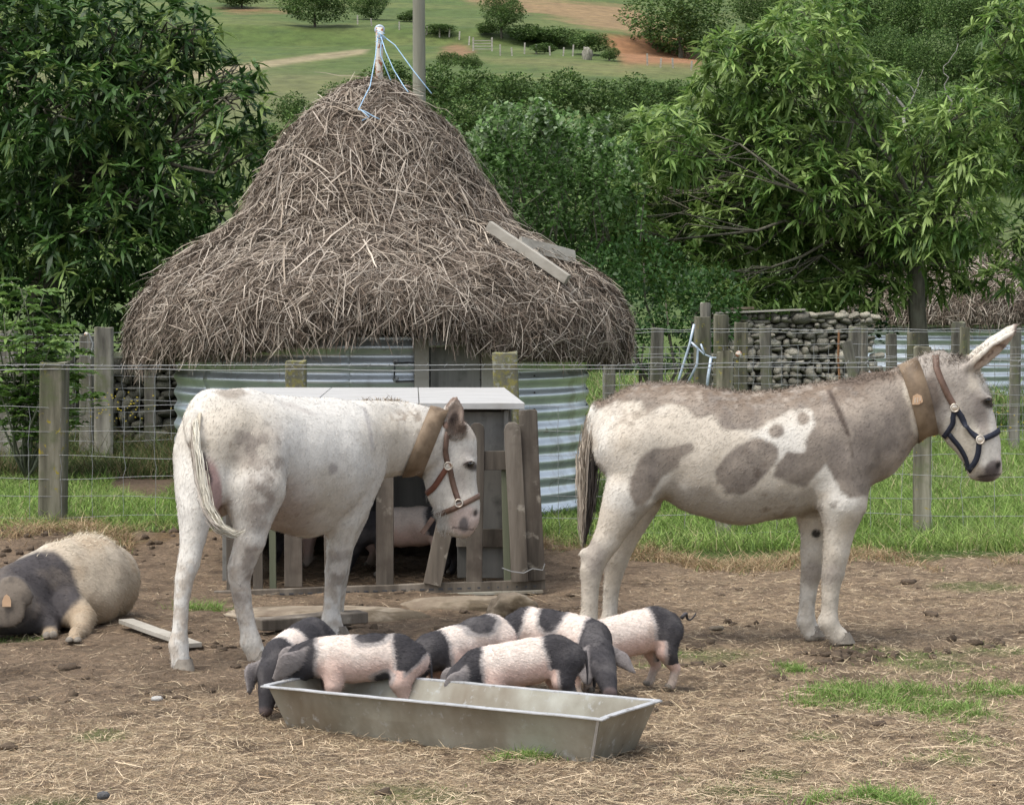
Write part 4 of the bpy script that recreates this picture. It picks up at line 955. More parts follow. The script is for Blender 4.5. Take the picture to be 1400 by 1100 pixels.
    f2 = fur(V, Fq, c * .9, 900, .035, lambda P, n: np.tile((-.2, 0, -.9), (len(P), 1)), .0010, .5, seed=15, weight=lambda P: sstep(0, 10, ell(*proj(P), 600, 712, 16, 24)) + .5 * sstep(0, 10, ell(*proj(P), 578, 680, 10, 12)) + 1e-6)
    f3 = fur(V, Fq, c * .85, 2500, .035, lambda P, n: np.tile((.2, 0, .6), (len(P), 1)), .0011, .6, seed=16, weight=lambda P: sstep(0, 6, ell(*proj(P), 622, 592, 15, 14)) + 1e-6)
    hair_obj('coat', [f1, f2, f3], root)['kind'] = 'stuff'
    r = np.random.default_rng(25); parts = []
    for (x0, y0, d0, x1, y1, d1, n, L) in ((488, 556, 11.85, 540, 553, 12.03, 500, .045), (540, 553, 12.03, 604, 572, 12.12, 380, .04)):
        t = r.random(n); P0 = np.array([W(x0 + (x1 - x0) * q, y0 + (y1 - y0) * q + 4, d0 + (d1 - d0) * q) for q in t]); P0[:, 1] += r.normal(0, .015, n); P0[:, 2] += .022
        d = np.stack([r.normal(.2, .5, n), r.normal(-.2, .5, n), r.normal(.6, .25, n)], 1); d /= np.linalg.norm(d, axis=1, keepdims=True)
        base = np.where(r.random(n)[:, None] < .5, (.2, .15, .11), (.5, .44, .35)) * r.uniform(.7, 1.2, (n, 1))
        parts.append(tuft(P0, d, 1.5 * L * r.uniform(.5, 1.2, n), 4, .002, base, .5, r, .008))
    hair_obj('mane', parts, root)
    path = np.array([W(266, 572, 10.72), W(268, 610, 10.62), W(274, 655, 10.55), W(283, 695, 10.5), W(300, 722, 10.48), W(322, 731, 10.48), W(338, 722, 10.48)])
    n = 1000; st = r.random(n) * 3.6; i = st.astype(int)
    rad = np.interp(st, [0, 1, 2, 3.6], [.014, .017, .02, .024]); off = r.normal(0, 1, (n, 3)) * rad[:, None] * .5
    PP = []; L = r.uniform(1.0, 2.4, n); S = 7
    for k in range(S):
        q = np.minimum(st + L * k / (S - 1), 5.99); i = q.astype(int); f = (q - i)[:, None]
        PP.append(path[i] * (1 - f) + path[i + 1] * f + off * np.interp(q, [0, 2, 4, 6], [1, 1.1, .8, .35])[:, None] + r.normal(0, .002, (n, 3)))
    cc = np.where(off[:, :1] < -.010, (.45, .40, .34), (.66, .62, .52)) * r.uniform(.75, 1.1, (n, 1))
    tl = hair_obj('tail', [ribbons(np.stack(PP, 1), np.array([.0022, .0026, .0026, .0026, .0024, .0018, .0006]), r.normal(0, 1, (n, 3)), cc)], root)
    core = MB(); core.tube([path[0] + (0.02, 0.04, .02)] + list(path[1:5]), [.008, .011, .012, .01, .004], 8)
    place('tail_core', np_mesh('tail_core', np.array([tuple(v) for v in core.V]), [np.array([f for f in core.Fc if len(f) == 4])], True, np.tile((.5, .44, .34), (len(core.V), 1))), M['hair'], tl)
    B = B.local(W(615, 640, dH), .42)
    for s_ in (-1, 1):
        p, nn = snap(B, W(643, 637, dH + s_ * .065), -.0075); place('eye', np_mesh('eye', *ball(p, .0175)), M['eye'], root)
        lid = [snap(B, W(644 + 11 * math.cos(a), 636 + 6 * math.sin(a), dH + s_ * .07), .001)[0] for a in np.linspace(math.pi, 2 * math.pi, 7)]
        m_ = MB(); m_.tube(lid, [.0008, .0015, .002, .0022, .002, .0015, .0008], 6); m_.build('eyelid', M['lid'], root, True)
    for (px, y, fw) in ((249, 10.53, (.3, -.95, 0)), (353, 10.78, (.9, -.4, 0)), (461, 11.6, (.8, .5, 0)), (463, 12.0, (.8, .5, 0))):
        g = W(px, 600, y); fw = np.array(fw) / np.linalg.norm(fw); place('hoof', np_mesh('hoof', *hoof_mesh((g[0], y, -.004), .044, .052, fw)), M['hoof'], root)
    quads('collar', ring_strap(B, W(585, 598, 12.1), (.93, 0, -.37), .092, .005, 48, .004), M['collar'], root)
    le = M['leather']
    quads('noseband', ring_strap(B, W(625, 691, dH), (.42, 0, -.91), .026, .005, 44, .003), le, root)
    for s_ in (-1, 1):
        y = dH + s_ * .11
        quads('crown_strap', path_strap(B, [W(613, 637, y), W(610, 612, y), W(605, 590, dH + s_ * .08), W(602, 572, dH + s_ * .02)], .028, .005), le, root)
        quads('cheek_strap', path_strap(B, [W(614, 638, y), W(619, 660, y), W(627, 684, y)], .028, .005), le, root)
        quads('throat_strap', path_strap(B, [W(612, 640, y), W(602, 655, y), W(590, 668, dH + s_ * .08), W(579, 676, dH + s_ * .04)], .028, .006), M['leather_red'], root)
        for (a, b) in ((613, 638), (627, 687)):
            p, nn = snap(B, W(a, b, y), .012)
            quads('ring', torus(p, nn, .019, .004), M['brass'], root)
        p, nn = snap(B, W(613, 638, y), .008); quads('ring_plate', ball(p, .016, n=nn, flat=.25), M['rust_white'], root)
    m_ = MB(); m_.plank(W(592, 708, dH - .06), W(577, 729, dH - .07), .026, .006, (1, 0, .6), 4); m_.build('strap_end', M['leather'], root, bevel=.001)
    return B
WD = build_white_donkey()
# ---- pigs
PINK = (.60, .43, .36); PWHITE = (.70, .61, .54); PBLACK = (.045, .042, .045)
def build_pig(label, pos, yaw, s=1.0, pitch=0.0, lift=0.0, head=((.255, .215, .064), (.295, .15, .045), (.315, .09, .032)), bend=0.0, hyaw=0.0, xb=.16, xr=-.12,
              spots=(), black_legs=(0, 0), tail='curl', legdx=(0, 0, 0, 0), cat='piglet', h=.0062, earf=(.04, -.06), group='piglets feeding at the trough', border=.02, nfur=11000, top=None, eout=0.0, pinkhind=0, hpx=None, epx=None):
    """side-on local frame: x to the snout, z up, metres for a piglet about 0.36 m tall; black behind xr and ahead of xb"""
    a = R(yaw); cx, sx = math.cos(a), math.sin(a); pos = np.asarray(pos, float)
    root = empty('pig', (pos[0], pos[1], 0)); tag(root, label, cat, group)
    def warp(p):                                              # bend the spine sideways ahead of x=0, pitch the trunk
        x, y, z = p[..., 0], p[..., 1], p[..., 2]
        q = np.maximum(x - .02, 0); y2 = y + bend * q * q * 2.2
        hy = np.maximum(x - .18, 0); y2 = y2 + hyaw * hy
        z2 = z + pitch * x * np.clip(z / .2, 0, 1)
        return np.stack([x, y2, z2], -1)
    def T(p):
        p = warp(np.asarray(p, float)) * s
        return np.stack([pos[0] + p[..., 0] * cx - p[..., 1] * sx, pos[1] + p[..., 0] * sx + p[..., 1] * cx, pos[2] + lift + p[..., 2]], -1)
    sd = np.array((-sx, cx, 0.0)); B = Body()
    tr = [(-.185, .225, .078), (-.13, .243, .088), (-.04, .238, .094), (.05, .232, .094), (.12, .236, .087), (.19, .24, .073)]
    B.chain([(T((x, 0, z)), r * s) for x, z, r in tr], .03 * s, sd, .86, .015 * s)
    hx, hz, hr = head[0]; E = Body(); Hd = Body()
    if hpx is None:
        hp = [(.19, .24, .07)] + [tuple(q) for q in head]; HJ = [(T((x, 0, z)), r * s) for x, z, r in hp]
    else: HJ = [(T((.19, 0, .24)), .07 * s)] + [J(*q) for q in hpx]
    B.chain(HJ[:2], .035 * s, None if hpx else sd, 1 if hpx else .95); B.chain(HJ[1:], .02 * s); Hd.chain(HJ[1:], .02)
    er = HJ[-1][1]; d = HJ[-1][0] - HJ[-2][0]; d /= np.linalg.norm(d); sn = HJ[-1][0] + d * er * .75; sl_ = np.cross(d, (0, 0, 1.0)); sl_ /= np.linalg.norm(sl_)
    B.cone(sn - d * .004, sn + d * .006, er * .9, er * .88, .006)
    for k in (-1, 1): B.cone(sn + d * er * .95 + sl_ * k * .010 * s, sn + d * er * .7 + sl_ * k * .010 * s, .006 * s, .006 * s, .003, neg=True)
    if epx is None:
        for k in (-1, 1):                                     # lop ears
            b0 = T((hx - .015, k * hr * .72, hz + hr * .62)); b1 = T((hx + earf[0], k * (hr * 1.05 + .015 + eout * .5), hz + earf[1] * .45 + hr * .4)); b2 = T((hx + earf[0] * 1.9, k * (hr * .95 + .012 + eout), hz + earf[1] * 1.2 + hr * .1))
            ax = b2 - b0; nn_ = np.cross(ax, sd * k); nn_ = np.cross(ax, nn_); nn_ = nn_ / np.linalg.norm(nn_) * 1.0 + np.array((0, 0, .25))
            for q in (B, E): q.chain([(b0, .02 * s), (b1, .045 * s), (b2, .017 * s)], .008 * s, nn_, .3)
    else:
        for ep in epx:
            for q in (B, E): q.chain([J(*w_) for w_ in ep[0]], .008 * s, ep[1], .3)
    lg = [(.125, .058, legdx[0]), (.125, -.058, legdx[1]), (-.165, .06, legdx[2]), (-.165, -.06, legdx[3])]
    feet = []
    for i, (x, y, dx) in enumerate(lg):
        if i < 2: J_ = [(x, .6 * y, .20, .055), (x + dx * .3, y, .135, .037), (x + dx * .6, y, .085, .024), (x + dx * .8, y, .05, .0185), (x + dx, y, .022, .019), (x + dx + .006, y, .013, .019)]
        else: J_ = [(x - .005, .6 * y, .215, .066), (x + .01 + dx * .3, y, .15, .047), (x - .015 + dx * .6, y, .098, .028), (x - .03 + dx * .8, y, .075, .0225), (x - .018 + dx, y, .045, .018), (x - .01 + dx, y, .022, .019), (x - .004 + dx, y, .013, .019)]
        B.chain([(T((a_, b_, c_)), r_ * s) for a_, b_, c_, r_ in J_], .02 * s)
        q = J_[-1]; B.cone(T((q[0] + .03, y, .02)), T((q[0] + .03, y, .004)), .003, .003, .004, neg=True)
        feet.append(J_[-1])
    V, Fq = B.mesh(h * s, lambda P: fbm(P * 14, 3) * .004 * s)
    # back to the local frame for the markings
    q = V - pos - (0, 0, lift); lx = (q[:, 0] * cx + q[:, 1] * sx) / s; ly = (-q[:, 0] * sx + q[:, 1] * cx) / s; lz = q[:, 2] / s - pitch * lx
    w = fbm(V * 14 + pos * 3, 4) * .035
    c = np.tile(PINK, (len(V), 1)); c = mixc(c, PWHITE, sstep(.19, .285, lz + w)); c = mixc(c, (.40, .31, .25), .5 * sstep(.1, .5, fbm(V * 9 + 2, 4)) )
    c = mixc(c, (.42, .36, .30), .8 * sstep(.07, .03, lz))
    blk = np.maximum(lx - xb + .25 * np.clip(.2 - lz, 0, .2) * (lx > .1) - .7 * np.clip(.17 - lz, 0, 1), xr - lx - .18 * np.clip(.2 - lz, -.1, .2) + .03 * (lz > .2))
    blk = np.where((lx < -.1) & (lz < .085) & (not black_legs[1]), -.05, blk)
    if pinkhind: blk = np.where((lx < -.08) & (np.sign(ly) == pinkhind), np.minimum(blk, lz - .17 - .6 * np.maximum(-.15 - lx, 0) * 1.5), blk)
    for (x, z, rx, rz, sd_) in spots:
        blk = np.maximum(blk, ell(lx, lz, x, z, rx, rz) - (0 if sd_ == 0 else .2 * (np.sign(ly) != sd_)))
    if black_legs[0]: blk = np.maximum(blk, .1 - np.abs(lx - .13) - 3 * np.clip(lz - .16, 0, 1) - .05)
    c = mixc(c, (.30, .28, .27), .8 * sstep(-border, -border * .3, blk + w * .5)); bl = mixc(np.tile(PBLACK, (len(V), 1)), (.095, .088, .088), sstep(-.1, .5, fbm(V * 12 + 4, 4)))
    t = sstep(-.004, .004, blk + w * .5); c = c * (1 - t[:, None]) + bl * t[:, None]
    if hpx: t2 = sstep(.03, .005, Hd.eval(V)) * sstep(-.02, .03, lx - .1); c = c * (1 - t2[:, None]) + bl * t2[:, None]
    # ears grey
    earm = sstep(.007, .001, E.eval(V)) * sstep(0, .012, Hd.eval(V))
    c = mixc(c, (.24, .215, .205), .85 * earm)
    c = mixc(c, (.12, .09, .085), .8 * sstep(.02, 0, np.linalg.norm(V - (sn + d * er), axis=1) - er))
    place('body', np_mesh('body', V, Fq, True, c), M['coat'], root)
    f = fur(V, Fq, c * 1.1, nfur, .014 * s, lambda P, n: np.tile((-cx, -sx, -.25), (len(P), 1)), .0008, .3, seed=int(abs(pos[0] * 1000)) + 1, weight=lambda P: .3 + sstep(.15 * s, .3 * s, P[:, 2]))
    hair_obj('bristles', [f], root)['kind'] = 'stuff'
    for k in (() if hpx else (-1, 1)):
        p, nn = snap(B, T((hx + .03, k * hr * .8, hz + .01)), -.003); place('eye', np_mesh('eye', *ball(p, .006 * s, 8, 6)), M['eye'], root)
    b = (-.262, .255) if tail != 'hang' else (-.262, .25); m_ = MB(); pts = []
    for i in range(15):
        t = i / 14
        if tail == 'curl': pts.append(T((b[0] - .065 * t, .012 * math.sin(t * 8), b[1] + .005 + .018 * math.sin(t * 7))))
        else: pts.append(T((b[0] - .012 * math.sin(t * 2), .0, b[1] - .13 * t)))
    m_.tube(pts, [.009 * s * (1 - .7 * i / 14) for i in range(15)], 7); m_.build('tail', M['pig_dark'], root, True)
    for x, y, z, r in feet:
        for k in (-1, 1):
            V2, F2 = ball(T((x + .012, y + k * .009, .0105)), .0125 * s, 10, 8); V2[:, 2] = np.maximum(V2[:, 2], T((x, y, 0))[2] + .001); quads('hoof', (V2, F2), M['hoof'], root)
    return root
M['pig_dark'] = mat('dark skin', [(.05, .047, .05), (.09, .083, .085)], 30, .8, .2)
HB = ((.255, .20, .064), (.275, .125, .046), (.285, .06, .033))
build_pig('black and pink piglet standing inside the trough, its big ear flopped forward', (W(498, 900, 9.28)[0], 9.28, .008), 183, .95, head=((.25, .225, .066), (.285, .16, .046), (.30, .10, .033)), xb=.205, xr=-.165, tail='hang',
          spots=((-.03, .335, .06, .028, 0), (-.075, .165, .035, .022, 0)), black_legs=(0, 1), pinkhind=1, legdx=(.0, .03, .03, -.03), earf=(.055, -.05))
build_pig('piglet with a black rump heading round the narrow left end of the trough', (W(411, 880, 9.7)[0], 9.62, 0), 251, .95, head=((.26, .19, .062), (.30, .12, .044), (.32, .06, .032)), xb=.19, xr=.015, legdx=(.02, -.02, 0, .02), pitch=-.1, tail='hang')
build_pig('piglet with one round black spot on its pale back leaning into the trough', (W(640, 880, 9.72)[0], 9.74, 0), 226, .95, head=HB, xb=.165, xr=-.25, spots=((-.03, .33, .09, .05, 0),), pitch=-.12, bend=-.5, legdx=(0, 0, .02, -.02), tail='hang')
build_pig('pink piglet with black rump and neck bent over the back rim of the trough', (W(715, 900, 9.24)[0], 9.27, 0), 187, .92, head=HB, xb=.185, xr=-.135, pitch=-.12, legdx=(.02, 0, -.02, .03), black_legs=(0, 0), tail='hang')
build_pig('piglet with a broad black saddle facing the camera, long ears hanging', (W(762, 880, 9.85)[0], 9.93, 0), 334, 1.0, head=((.275, .215, .062), (.315, .14, .045), (.335, .08, .034)), xb=.17, xr=-.175, spots=((-.005, .33, .055, .08, 0),), bend=-.9, pitch=-.05, hpx=[(816, 892, 9.66, 22), (824, 913, 9.55, 18.5), (830, 931, 9.48, 13.5), (832, 940, 9.45, 11.5)],
          epx=[([(803, 890, 9.6, 8), (797, 910, 9.54, 15), (804, 930, 9.5, 7)], (.5, -1, .1)), ([(834, 888, 9.66, 7), (850, 901, 9.66, 11), (868, 919, 9.64, 3.5)], (-.4, -1, .8))])
build_pig('piglet with a curly tail and black hindquarters, rightmost of the litter beside the donkey', (W(858, 880, 9.95)[0], 9.97, 0), 203, .96, head=HB, xb=.16, xr=-.14, pitch=-.14, legdx=(0, .02, -.01, .035), black_legs=(1, 0))
# two in the pen
build_pig('pink pig with a dark grey drooping ear behind the pickets of the wooden pen', (W(562, 750, 14.2)[0], 14.2, 0), 176, 1.22, head=((.27, .19, .07), (.30, .11, .048), (.315, .05, .034)), xb=.15, xr=-.13, black_legs=(0, 1), group='pigs inside the wooden pen', cat='pig', nfur=5000, h=.0075, legdx=(.02, 0, .02, -.02), tail='hang', earf=(.04, -.08))
build_pig('second pink pig deeper in the wooden pen, mostly hidden by the donkey leg', (W(455, 750, 14.6)[0], 14.75, 0), 178, 1.3, head=HB, xb=.17, xr=-.2, group='pigs inside the wooden pen', cat='pig', nfur=4000, h=.008, tail='hang')
# ---- the resting sow
def build_sow():
    root = empty('pig', G(100, 850)); tag(root, 'big muddy sow lying on her side with a grey head and a tagged ear', 'sow')
    B = Body(); n = (.5, .85, 0)
    B.chain([J(134, 796, 12.35, 58), J(118, 791, 12.25, 61), J(88, 799, 12.1, 60), J(60, 806, 12.0, 54), J(28, 815, 11.85, 46)], .08)
    B.cone(*[W(128, 822, 12.1), W(90, 830, 11.95)], .13, .12, .09)
    B.chain([J(10, 822, 11.75, 42), J(-22, 838, 11.6, 33), J(-50, 850, 11.55, 20), J(-66, 854, 11.55, 15)], .06)
    B.chain([J(30, 840, 11.7, 30), J(60, 848, 11.75, 24)], .06)
    # fore legs tucked in front of her
    B.chain([J(92, 830, 11.85, 26), J(113, 846, 11.75, 19), J(111, 862, 11.65, 12), J(104, 868, 11.5, 11), J(100, 874, 11.42, 9)], .03)
    B.chain([J(55, 850, 11.75, 20), J(68, 858, 11.65, 11), J(68, 866, 11.55, 8.5)], .03)
    for a, b, c_ in ((95, 877, 11.4), (105, 877, 11.4), (64, 870, 11.52), (73, 867, 11.52)): B.cone(*[W(a, b - 5, c_ + .02), W(a, b, c_ - .01)], .021, .018, .004)
    # hanging ear with a folded edge
    nn_ = (.15, -1, .25)
    B.chain([(W(10, 795, 11.62), .035), (W(18, 812, 11.53), .085), (W(14, 836, 11.47), .075), (W(2, 848, 11.46), .05)], .012, nn_, .2)
    B.chain([(W(20, 808, 11.54), .06), (W(34, 816, 11.5), .045), (W(44, 820, 11.5), .018)], .012, nn_, .22)
    V, Fq = B.mesh(.0105, lambda P: fbm(P * 8, 4) * .010 + fbm(P * 28, 3) * .002)
    V[:, 2] = np.maximum(V[:, 2], .002 + 0 * V[:, 2])
    X, Y = proj(V); w = fbm(V * 9, 4) * 9
    c = np.tile((.46, .39, .30), (len(V), 1)); c = mixc(c, (.64, .60, .51), sstep(-.2, .4, fbm(V * 5, 4)) * sstep(.25, .45, V[:, 2])); c = mixc(c, (.30, .22, .14), .75 * sstep(.22, .05, V[:, 2] + w * .01)); c = mixc(c, (.33, .24, .15), .5 * sstep(0, .5, fbm(V * 7 + 5, 4)))
    g = poly_field(X, Y, [(-200, 700), (0, 770), (20, 762), (50, 752), (75, 752), (97, 775), (108, 800), (113, 815), (108, 822), (98, 830), (92, 850), (70, 900), (-200, 900)])
    g = np.minimum(g, -np.minimum(99, (ell(X, Y, 112, 850, 22, 24) * 1.0))) ; leg = np.maximum(ell(X, Y, 112, 854, 28, 26), ell(X, Y, 68, 867, 14, 11))
    t = sstep(-5, 6, g + w * .5) * (1 - .85 * sstep(-3, 4, leg)); gc = mixc(np.tile((.062, .056, .057), (len(V), 1)), (.14, .118, .10), sstep(-.1, .5, fbm(V * 8 + 3, 4)) * .8); gc = mixc(gc, (.045, .042, .045), sstep(5, -30, X) * .6)
    c = c * (1 - t[:, None]) + gc * t[:, None]
    e = np.maximum(ell(X, Y, 12, 822, 34, 36), poly_field(X, Y, [(20, 795), (48, 820), (36, 835), (20, 840)])); e = sstep(-1.5, 2, e) * (V[:, 1] < 11.6)
    c = mixc(c, (.15, .125, .10), .95 * e); c = mixc(c, (.07, .06, .052), .6 * e * sstep(.0, .35, fbm(V * (30, 30, 12), 4))); c = mixc(c, (.10, .09, .085), .8 * sstep(3, 0, np.abs(ell(X, Y, 12, 822, 34, 36) + .5)) * (V[:, 1] < 11.7))
    place('body', np_mesh('body', V, Fq, True, c), M['coat'], root)
    f = fur(V, Fq, mixc(c, (.6, .55, .44), (1 - t) * .2), 16000, .02, lambda P, n: np.tile((.75, .3, -.45), (len(P), 1)), .0011, .15, seed=31, weight=lambda P: 1.05 - sstep(-3, 3, ell(*proj(P), 14, 822, 38, 38)) * .95)
    f2 = fur(V, Fq, np.tile((.62, .55, .42), (len(c), 1)), 500, .03, lambda P, n: np.tile((.5, .1, .7), (len(P), 1)), .0011, .5, seed=32, weight=lambda P: sstep(.34, .40, P[:, 2]) * (proj(P)[0] > 50) * (.3 + .7 * (np.abs(P[:, 1] - 12.3) < .12)) + 1e-9, jitter=.5)
    hair_obj('bristles', [f, f2], root)['kind'] = 'stuff'
    for a, b, c_ in ((95, 876, 11.38), (106, 876, 11.38), (64, 869, 11.5), (73, 868, 11.5)):
        V2, F2 = ball(W(a, b, c_), .021, 10, 8); V2[:, 2] = np.maximum(V2[:, 2] * 1.0, .002); quads('hoof', (V2, F2), M['hoof'], root)
    B = B.local(W(10, 830, 11.5), .3)
    p, nn = snap(B, W(9, 823, 11.3), .012); m_ = MB()
    pts = [(3, 829), (3, 821), (6, 814), (9, 812), (13, 815), (15, 821), (15, 829)]; A = [W(a, b, p[1] - .006) for a, b in pts]; Bk = [W(a, b, p[1] - .002) for a, b in pts]; k = 7
    m_.add(A + Bk, [tuple(range(k)), tuple(range(2 * k - 1, k - 1, -1))] + [(i, i + k, (i + 1) % k + k, (i + 1) % k) for i in range(k)]); m_.build('ear_tag', M['tag'], root)
build_sow()
# ------------------------------------------------------------------ trough
def build_trough():
    Lh = np.array((-.864, .503, 0)); Ph = np.array((.503, .864, 0)); FR = np.array((.308, 8.337, .16)); L, Wd, z0 = 1.42, .43, .16
    root = empty('trough', FR * (1, 1, 0) + Lh * L / 2 + Ph * Wd / 2); tag(root, 'long galvanised feed trough with an open top, piglets crowding its far side', 'trough')
    def P(u, v, z): return FR + Lh * u + Ph * v + np.array((0, 0, z - z0))
    t = .006
    def shell(a, zt, zb, ins_u, ins_v):      # ring of outer top/bottom corners
        return [P(-a, -a, zt), P(L + a, -a, zt), P(L + a, Wd + a, zt), P(-a, Wd + a, zt)], [P(ins_u, ins_v, zb), P(L - ins_u, ins_v, zb), P(L - ins_u, Wd - ins_v, zb), P(ins_u, Wd - ins_v, zb)]
    To, Bo = shell(0, .158, -.012, .06, .05); Ti, Bi = shell(-t, .158, .006, .06 + t, .05 + t)
    names = [('side_panel', 0), ('end_panel', 1), ('side_panel', 2), ('end_panel', 3)]
    for nm, i in names:
        j = (i + 1) % 4; m_ = MB(); n = 10; V = []; Fs = []
        for k in range(n + 1):
            q = k / n; dent = (.0035 * math.sin(q * 7 + i) + random.uniform(-.0012, .0012)) if 0 < k < n else 0
            nrm = (Ph if i in (0, 2) else Lh) * dent
            for A, Bq in ((To, Bo), (Ti, Bi)):
                V += [A[i] * (1 - q) + A[j] * q, (A[i] * (1 - q) + A[j] * q + Bq[i] * (1 - q) + Bq[j] * q) / 2 + nrm, Bq[i] * (1 - q) + Bq[j] * q]
        for k in range(n):
            a = 6 * k; b = a + 6
            for p_, q_ in ((0, 1), (1, 2), (2, 5), (5, 4), (4, 3), (3, 0)): Fs.append((a + p_, a + q_, b + q_, b + p_))
        Fs += [(0, 3, 4, 1), (1, 4, 5, 2)]; e = 6 * n; Fs += [(e + 1, e + 4, e + 3, e), (e + 2, e + 5, e + 4, e + 1)]
        m_.add(V, Fs); m_.build(nm, M['zinc'], root, smooth=False)
    m_ = MB(); m_.add(Bo + Bi, [(3, 2, 1, 0), (4, 5, 6, 7)]); m_.build('base', M['zinc'], root)
    # folded rims
    rim = .020
    for (u0, v0, u1, v1, nm) in ((-rim, -rim / 2, L + rim, -rim / 2, 'rim'), (-.006, Wd + rim / 2, L + .006, Wd + rim / 2, 'rim')):
        m_ = MB(); m_.plank(P(u0, v0, .160), P(u1, v1, .160), .027, .006, Ph, 16, .0012); o = m_.build(nm, M['zinc_rim'], root, bevel=.001)
    for u in (-rim / 2, L + rim / 2):
        m_ = MB(); m_.plank(P(u, 0, .163), P(u, Wd, .163), .027, .006, Lh, 5, .0012); m_.build('rim', M['zinc_rim'], root, bevel=.001)
    m_ = MB(); m_.plank(P(.008, -.004, .154), P(.062, .046, -.006), .009, .006, (1, 0, 0), 2); m_.build('corner_seam', M['zinc_rim'], root)
    # trodden feed left in the bottom
    r = np.random.default_rng(80); n = 2600; u = r.uniform(.07, L - .07, n); v = r.uniform(.07, Wd - .07, n); xy = np.array([P(a, b, 0)[:2] for a, b in zip(u, v)])
    V, Fq, C = litter(n, xy, .03, .0016, np.tile((.13, .095, .06), (n, 1)), 81, .012, lambda x, y: x * 0 + .008)
    tag(place('feed', np_mesh('feed', V, Fq, False, C), M['straw'], root), kind='stuff')
build_trough()

# ------------------------------------------------------------------ rocks, slabs, clods, planks on the ground
def rock_mesh(name, c, sx, sy, sz, seed, sub_=3, rough=.22, flat=False, origin=True):
    import bmesh
    bm = bmesh.new(); bmesh.ops.create_icosphere(bm, subdivisions=sub_, radius=1.0); V = np.array([v.co[:] for v in bm.verts]); Fq = np.array([[v.index for v in f.verts] for f in bm.faces]); bm.free()
    n = fbm(V * 1.4 + seed * 7.7, 4); V = V * (1 + rough * 1.6 * n)[:, None]
    V = np.sign(V) * np.abs(V) ** (.72 if flat else .85)
    V = V * (1 + .10 * fbm(V * 7 + seed, 5))[:, None]; V = V * (sx, sy, sz) + (np.asarray(c) if not origin else 0)
    return np_mesh(name, V, Fq, sub_ > 2)
def put_rock(name, c, sx, sy, sz, seed, m_, label, cat, group=None, sub_=3, rz=0, **k):
    o = place(name, rock_mesh(name, (0, 0, 0), sx, sy, sz, seed, sub_, **k), m_); o.location = c; o.rotation_euler.z = rz; return tag(o, label, cat, group)
g = G(700, 843); put_rock('rock', (g[0], g[1], .03), .13, .10, .10, 3, M['slab'], 'pale rounded rock half sunk in the mud behind the piglets', 'rock', sub_=4, rough=.3)
g = G(470, 838); put_rock('stone_slab', (g[0] - .1, g[1], -.038), .56, .24, .065, 5, M['slab'], 'flat pale stone slab lying before the wooden pen', 'slab', sub_=4, flat=True, rough=.1)
g = G(640, 826); put_rock('stone_slab', (g[0], g[1], -.03), .36, .18, .065, 8, M['slab'], 'smaller flat stone at the right foot of the wooden pen', 'slab', sub_=4, flat=True, rough=.14)
m_ = MB(); m_.plank(W(352, 862, 11.75) * (1, 1, 0) + (0, 0, .035), W(497, 852, 12.0) * (1, 1, 0) + (0, 0, .045), .13, .055, (0, 1, 0), 6, .004); tag(m_.build('plank', M['picket'], bevel=.006), 'thick dark timber lying behind the white donkey fore leg', 'plank')
a = G(172, 857); b = G(266, 888); a[2] = .03; b[2] = .022
m_ = MB(); m_.plank(a, b, .075, .022, (.6, .8, 0), 5, .001); tag(m_.build('plank', M['pale_plank'], bevel=.002), 'pale loose plank on the mud by the white donkey hind hoof', 'plank')
g = G(215, 957); put_rock('pebble', (g[0], g[1], .008), .024, .016, .011, 12, M['white_board'], 'small white stone chip on bare soil left of the trough', 'pebble', sub_=2)
g = G(980, 860); put_rock('pebble', (g[0], g[1], .006), .04, .03, .012, 14, M['slab'], 'flat pale stone in the dirt under the piebald donkey', 'pebble', sub_=2)
g = G(141, 1091); put_rock('pebble', (g[0], g[1], .01), .022, .018, .014, 15, mat('dark stone', [(.06, .06, .065), (.1, .1, .1)], 20), 'dark round pebble at the bottom left of the yard', 'pebble', sub_=2)
# dung and clods
r = np.random.default_rng(90); V_, F_, b_ = [], [], 0
import bmesh
bm = bmesh.new(); bmesh.ops.create_icosphere(bm, subdivisions=2, radius=1.0); IV = np.array([v.co[:] for v in bm.verts]); IF = np.array([[v.index for v in f.verts] for f in bm.faces]); bm.free()
def clods(name, label, cat, specs, m_):
    V_, F_, b_ = [], [], 0
    for (x, y, s, sz) in specs:
        v = IV * (1 + .9 * fbm(IV * 1.9 + x * 31 + y * 17, 4))[:, None] * (s, s * .9, sz) + (x, y, float(ground_z(np.array([x]), np.array([y]))[0]) + sz * .2); V_.append(v); F_.append(IF + b_); b_ += len(v)
    return tag(place(name, np_mesh(name, np.concatenate(V_), np.concatenate(F_), True), m_), label, cat, kind='stuff')
P = scatter_view(420, 745, 1150, 91, dens=lambda x, y: .25 + .7 * (1 - straw_amount(x, y))); sp = [(x, y, s, s * .5) for (x, y), s in zip(P, r.lognormal(-4.4, .5, len(P)))]
for (px, py, k, sp_) in ((1170, 892, 26, .09), (1130, 895, 10, .04), (960, 878, 5, .05), (1000, 850, 5, .06), (960, 905, 6, .06), (1350, 875, 6, .08), (1290, 887, 5, .06), (330, 885, 14, .12), (500, 865, 12, .2), (760, 835, 14, .2), (880, 960, 8, .08), (1060, 925, 5, .05), (230, 945, 8, .15)):
    g = G(px, py); sp += [(g[0] + r.normal(0, sp_), g[1] + r.normal(0, sp_), r.uniform(.012, .032), r.uniform(.008, .022)) for _ in range(k)]
clods('clods', 'dark clods of mud and dung on the yard', 'mud', sp, M['earth'])
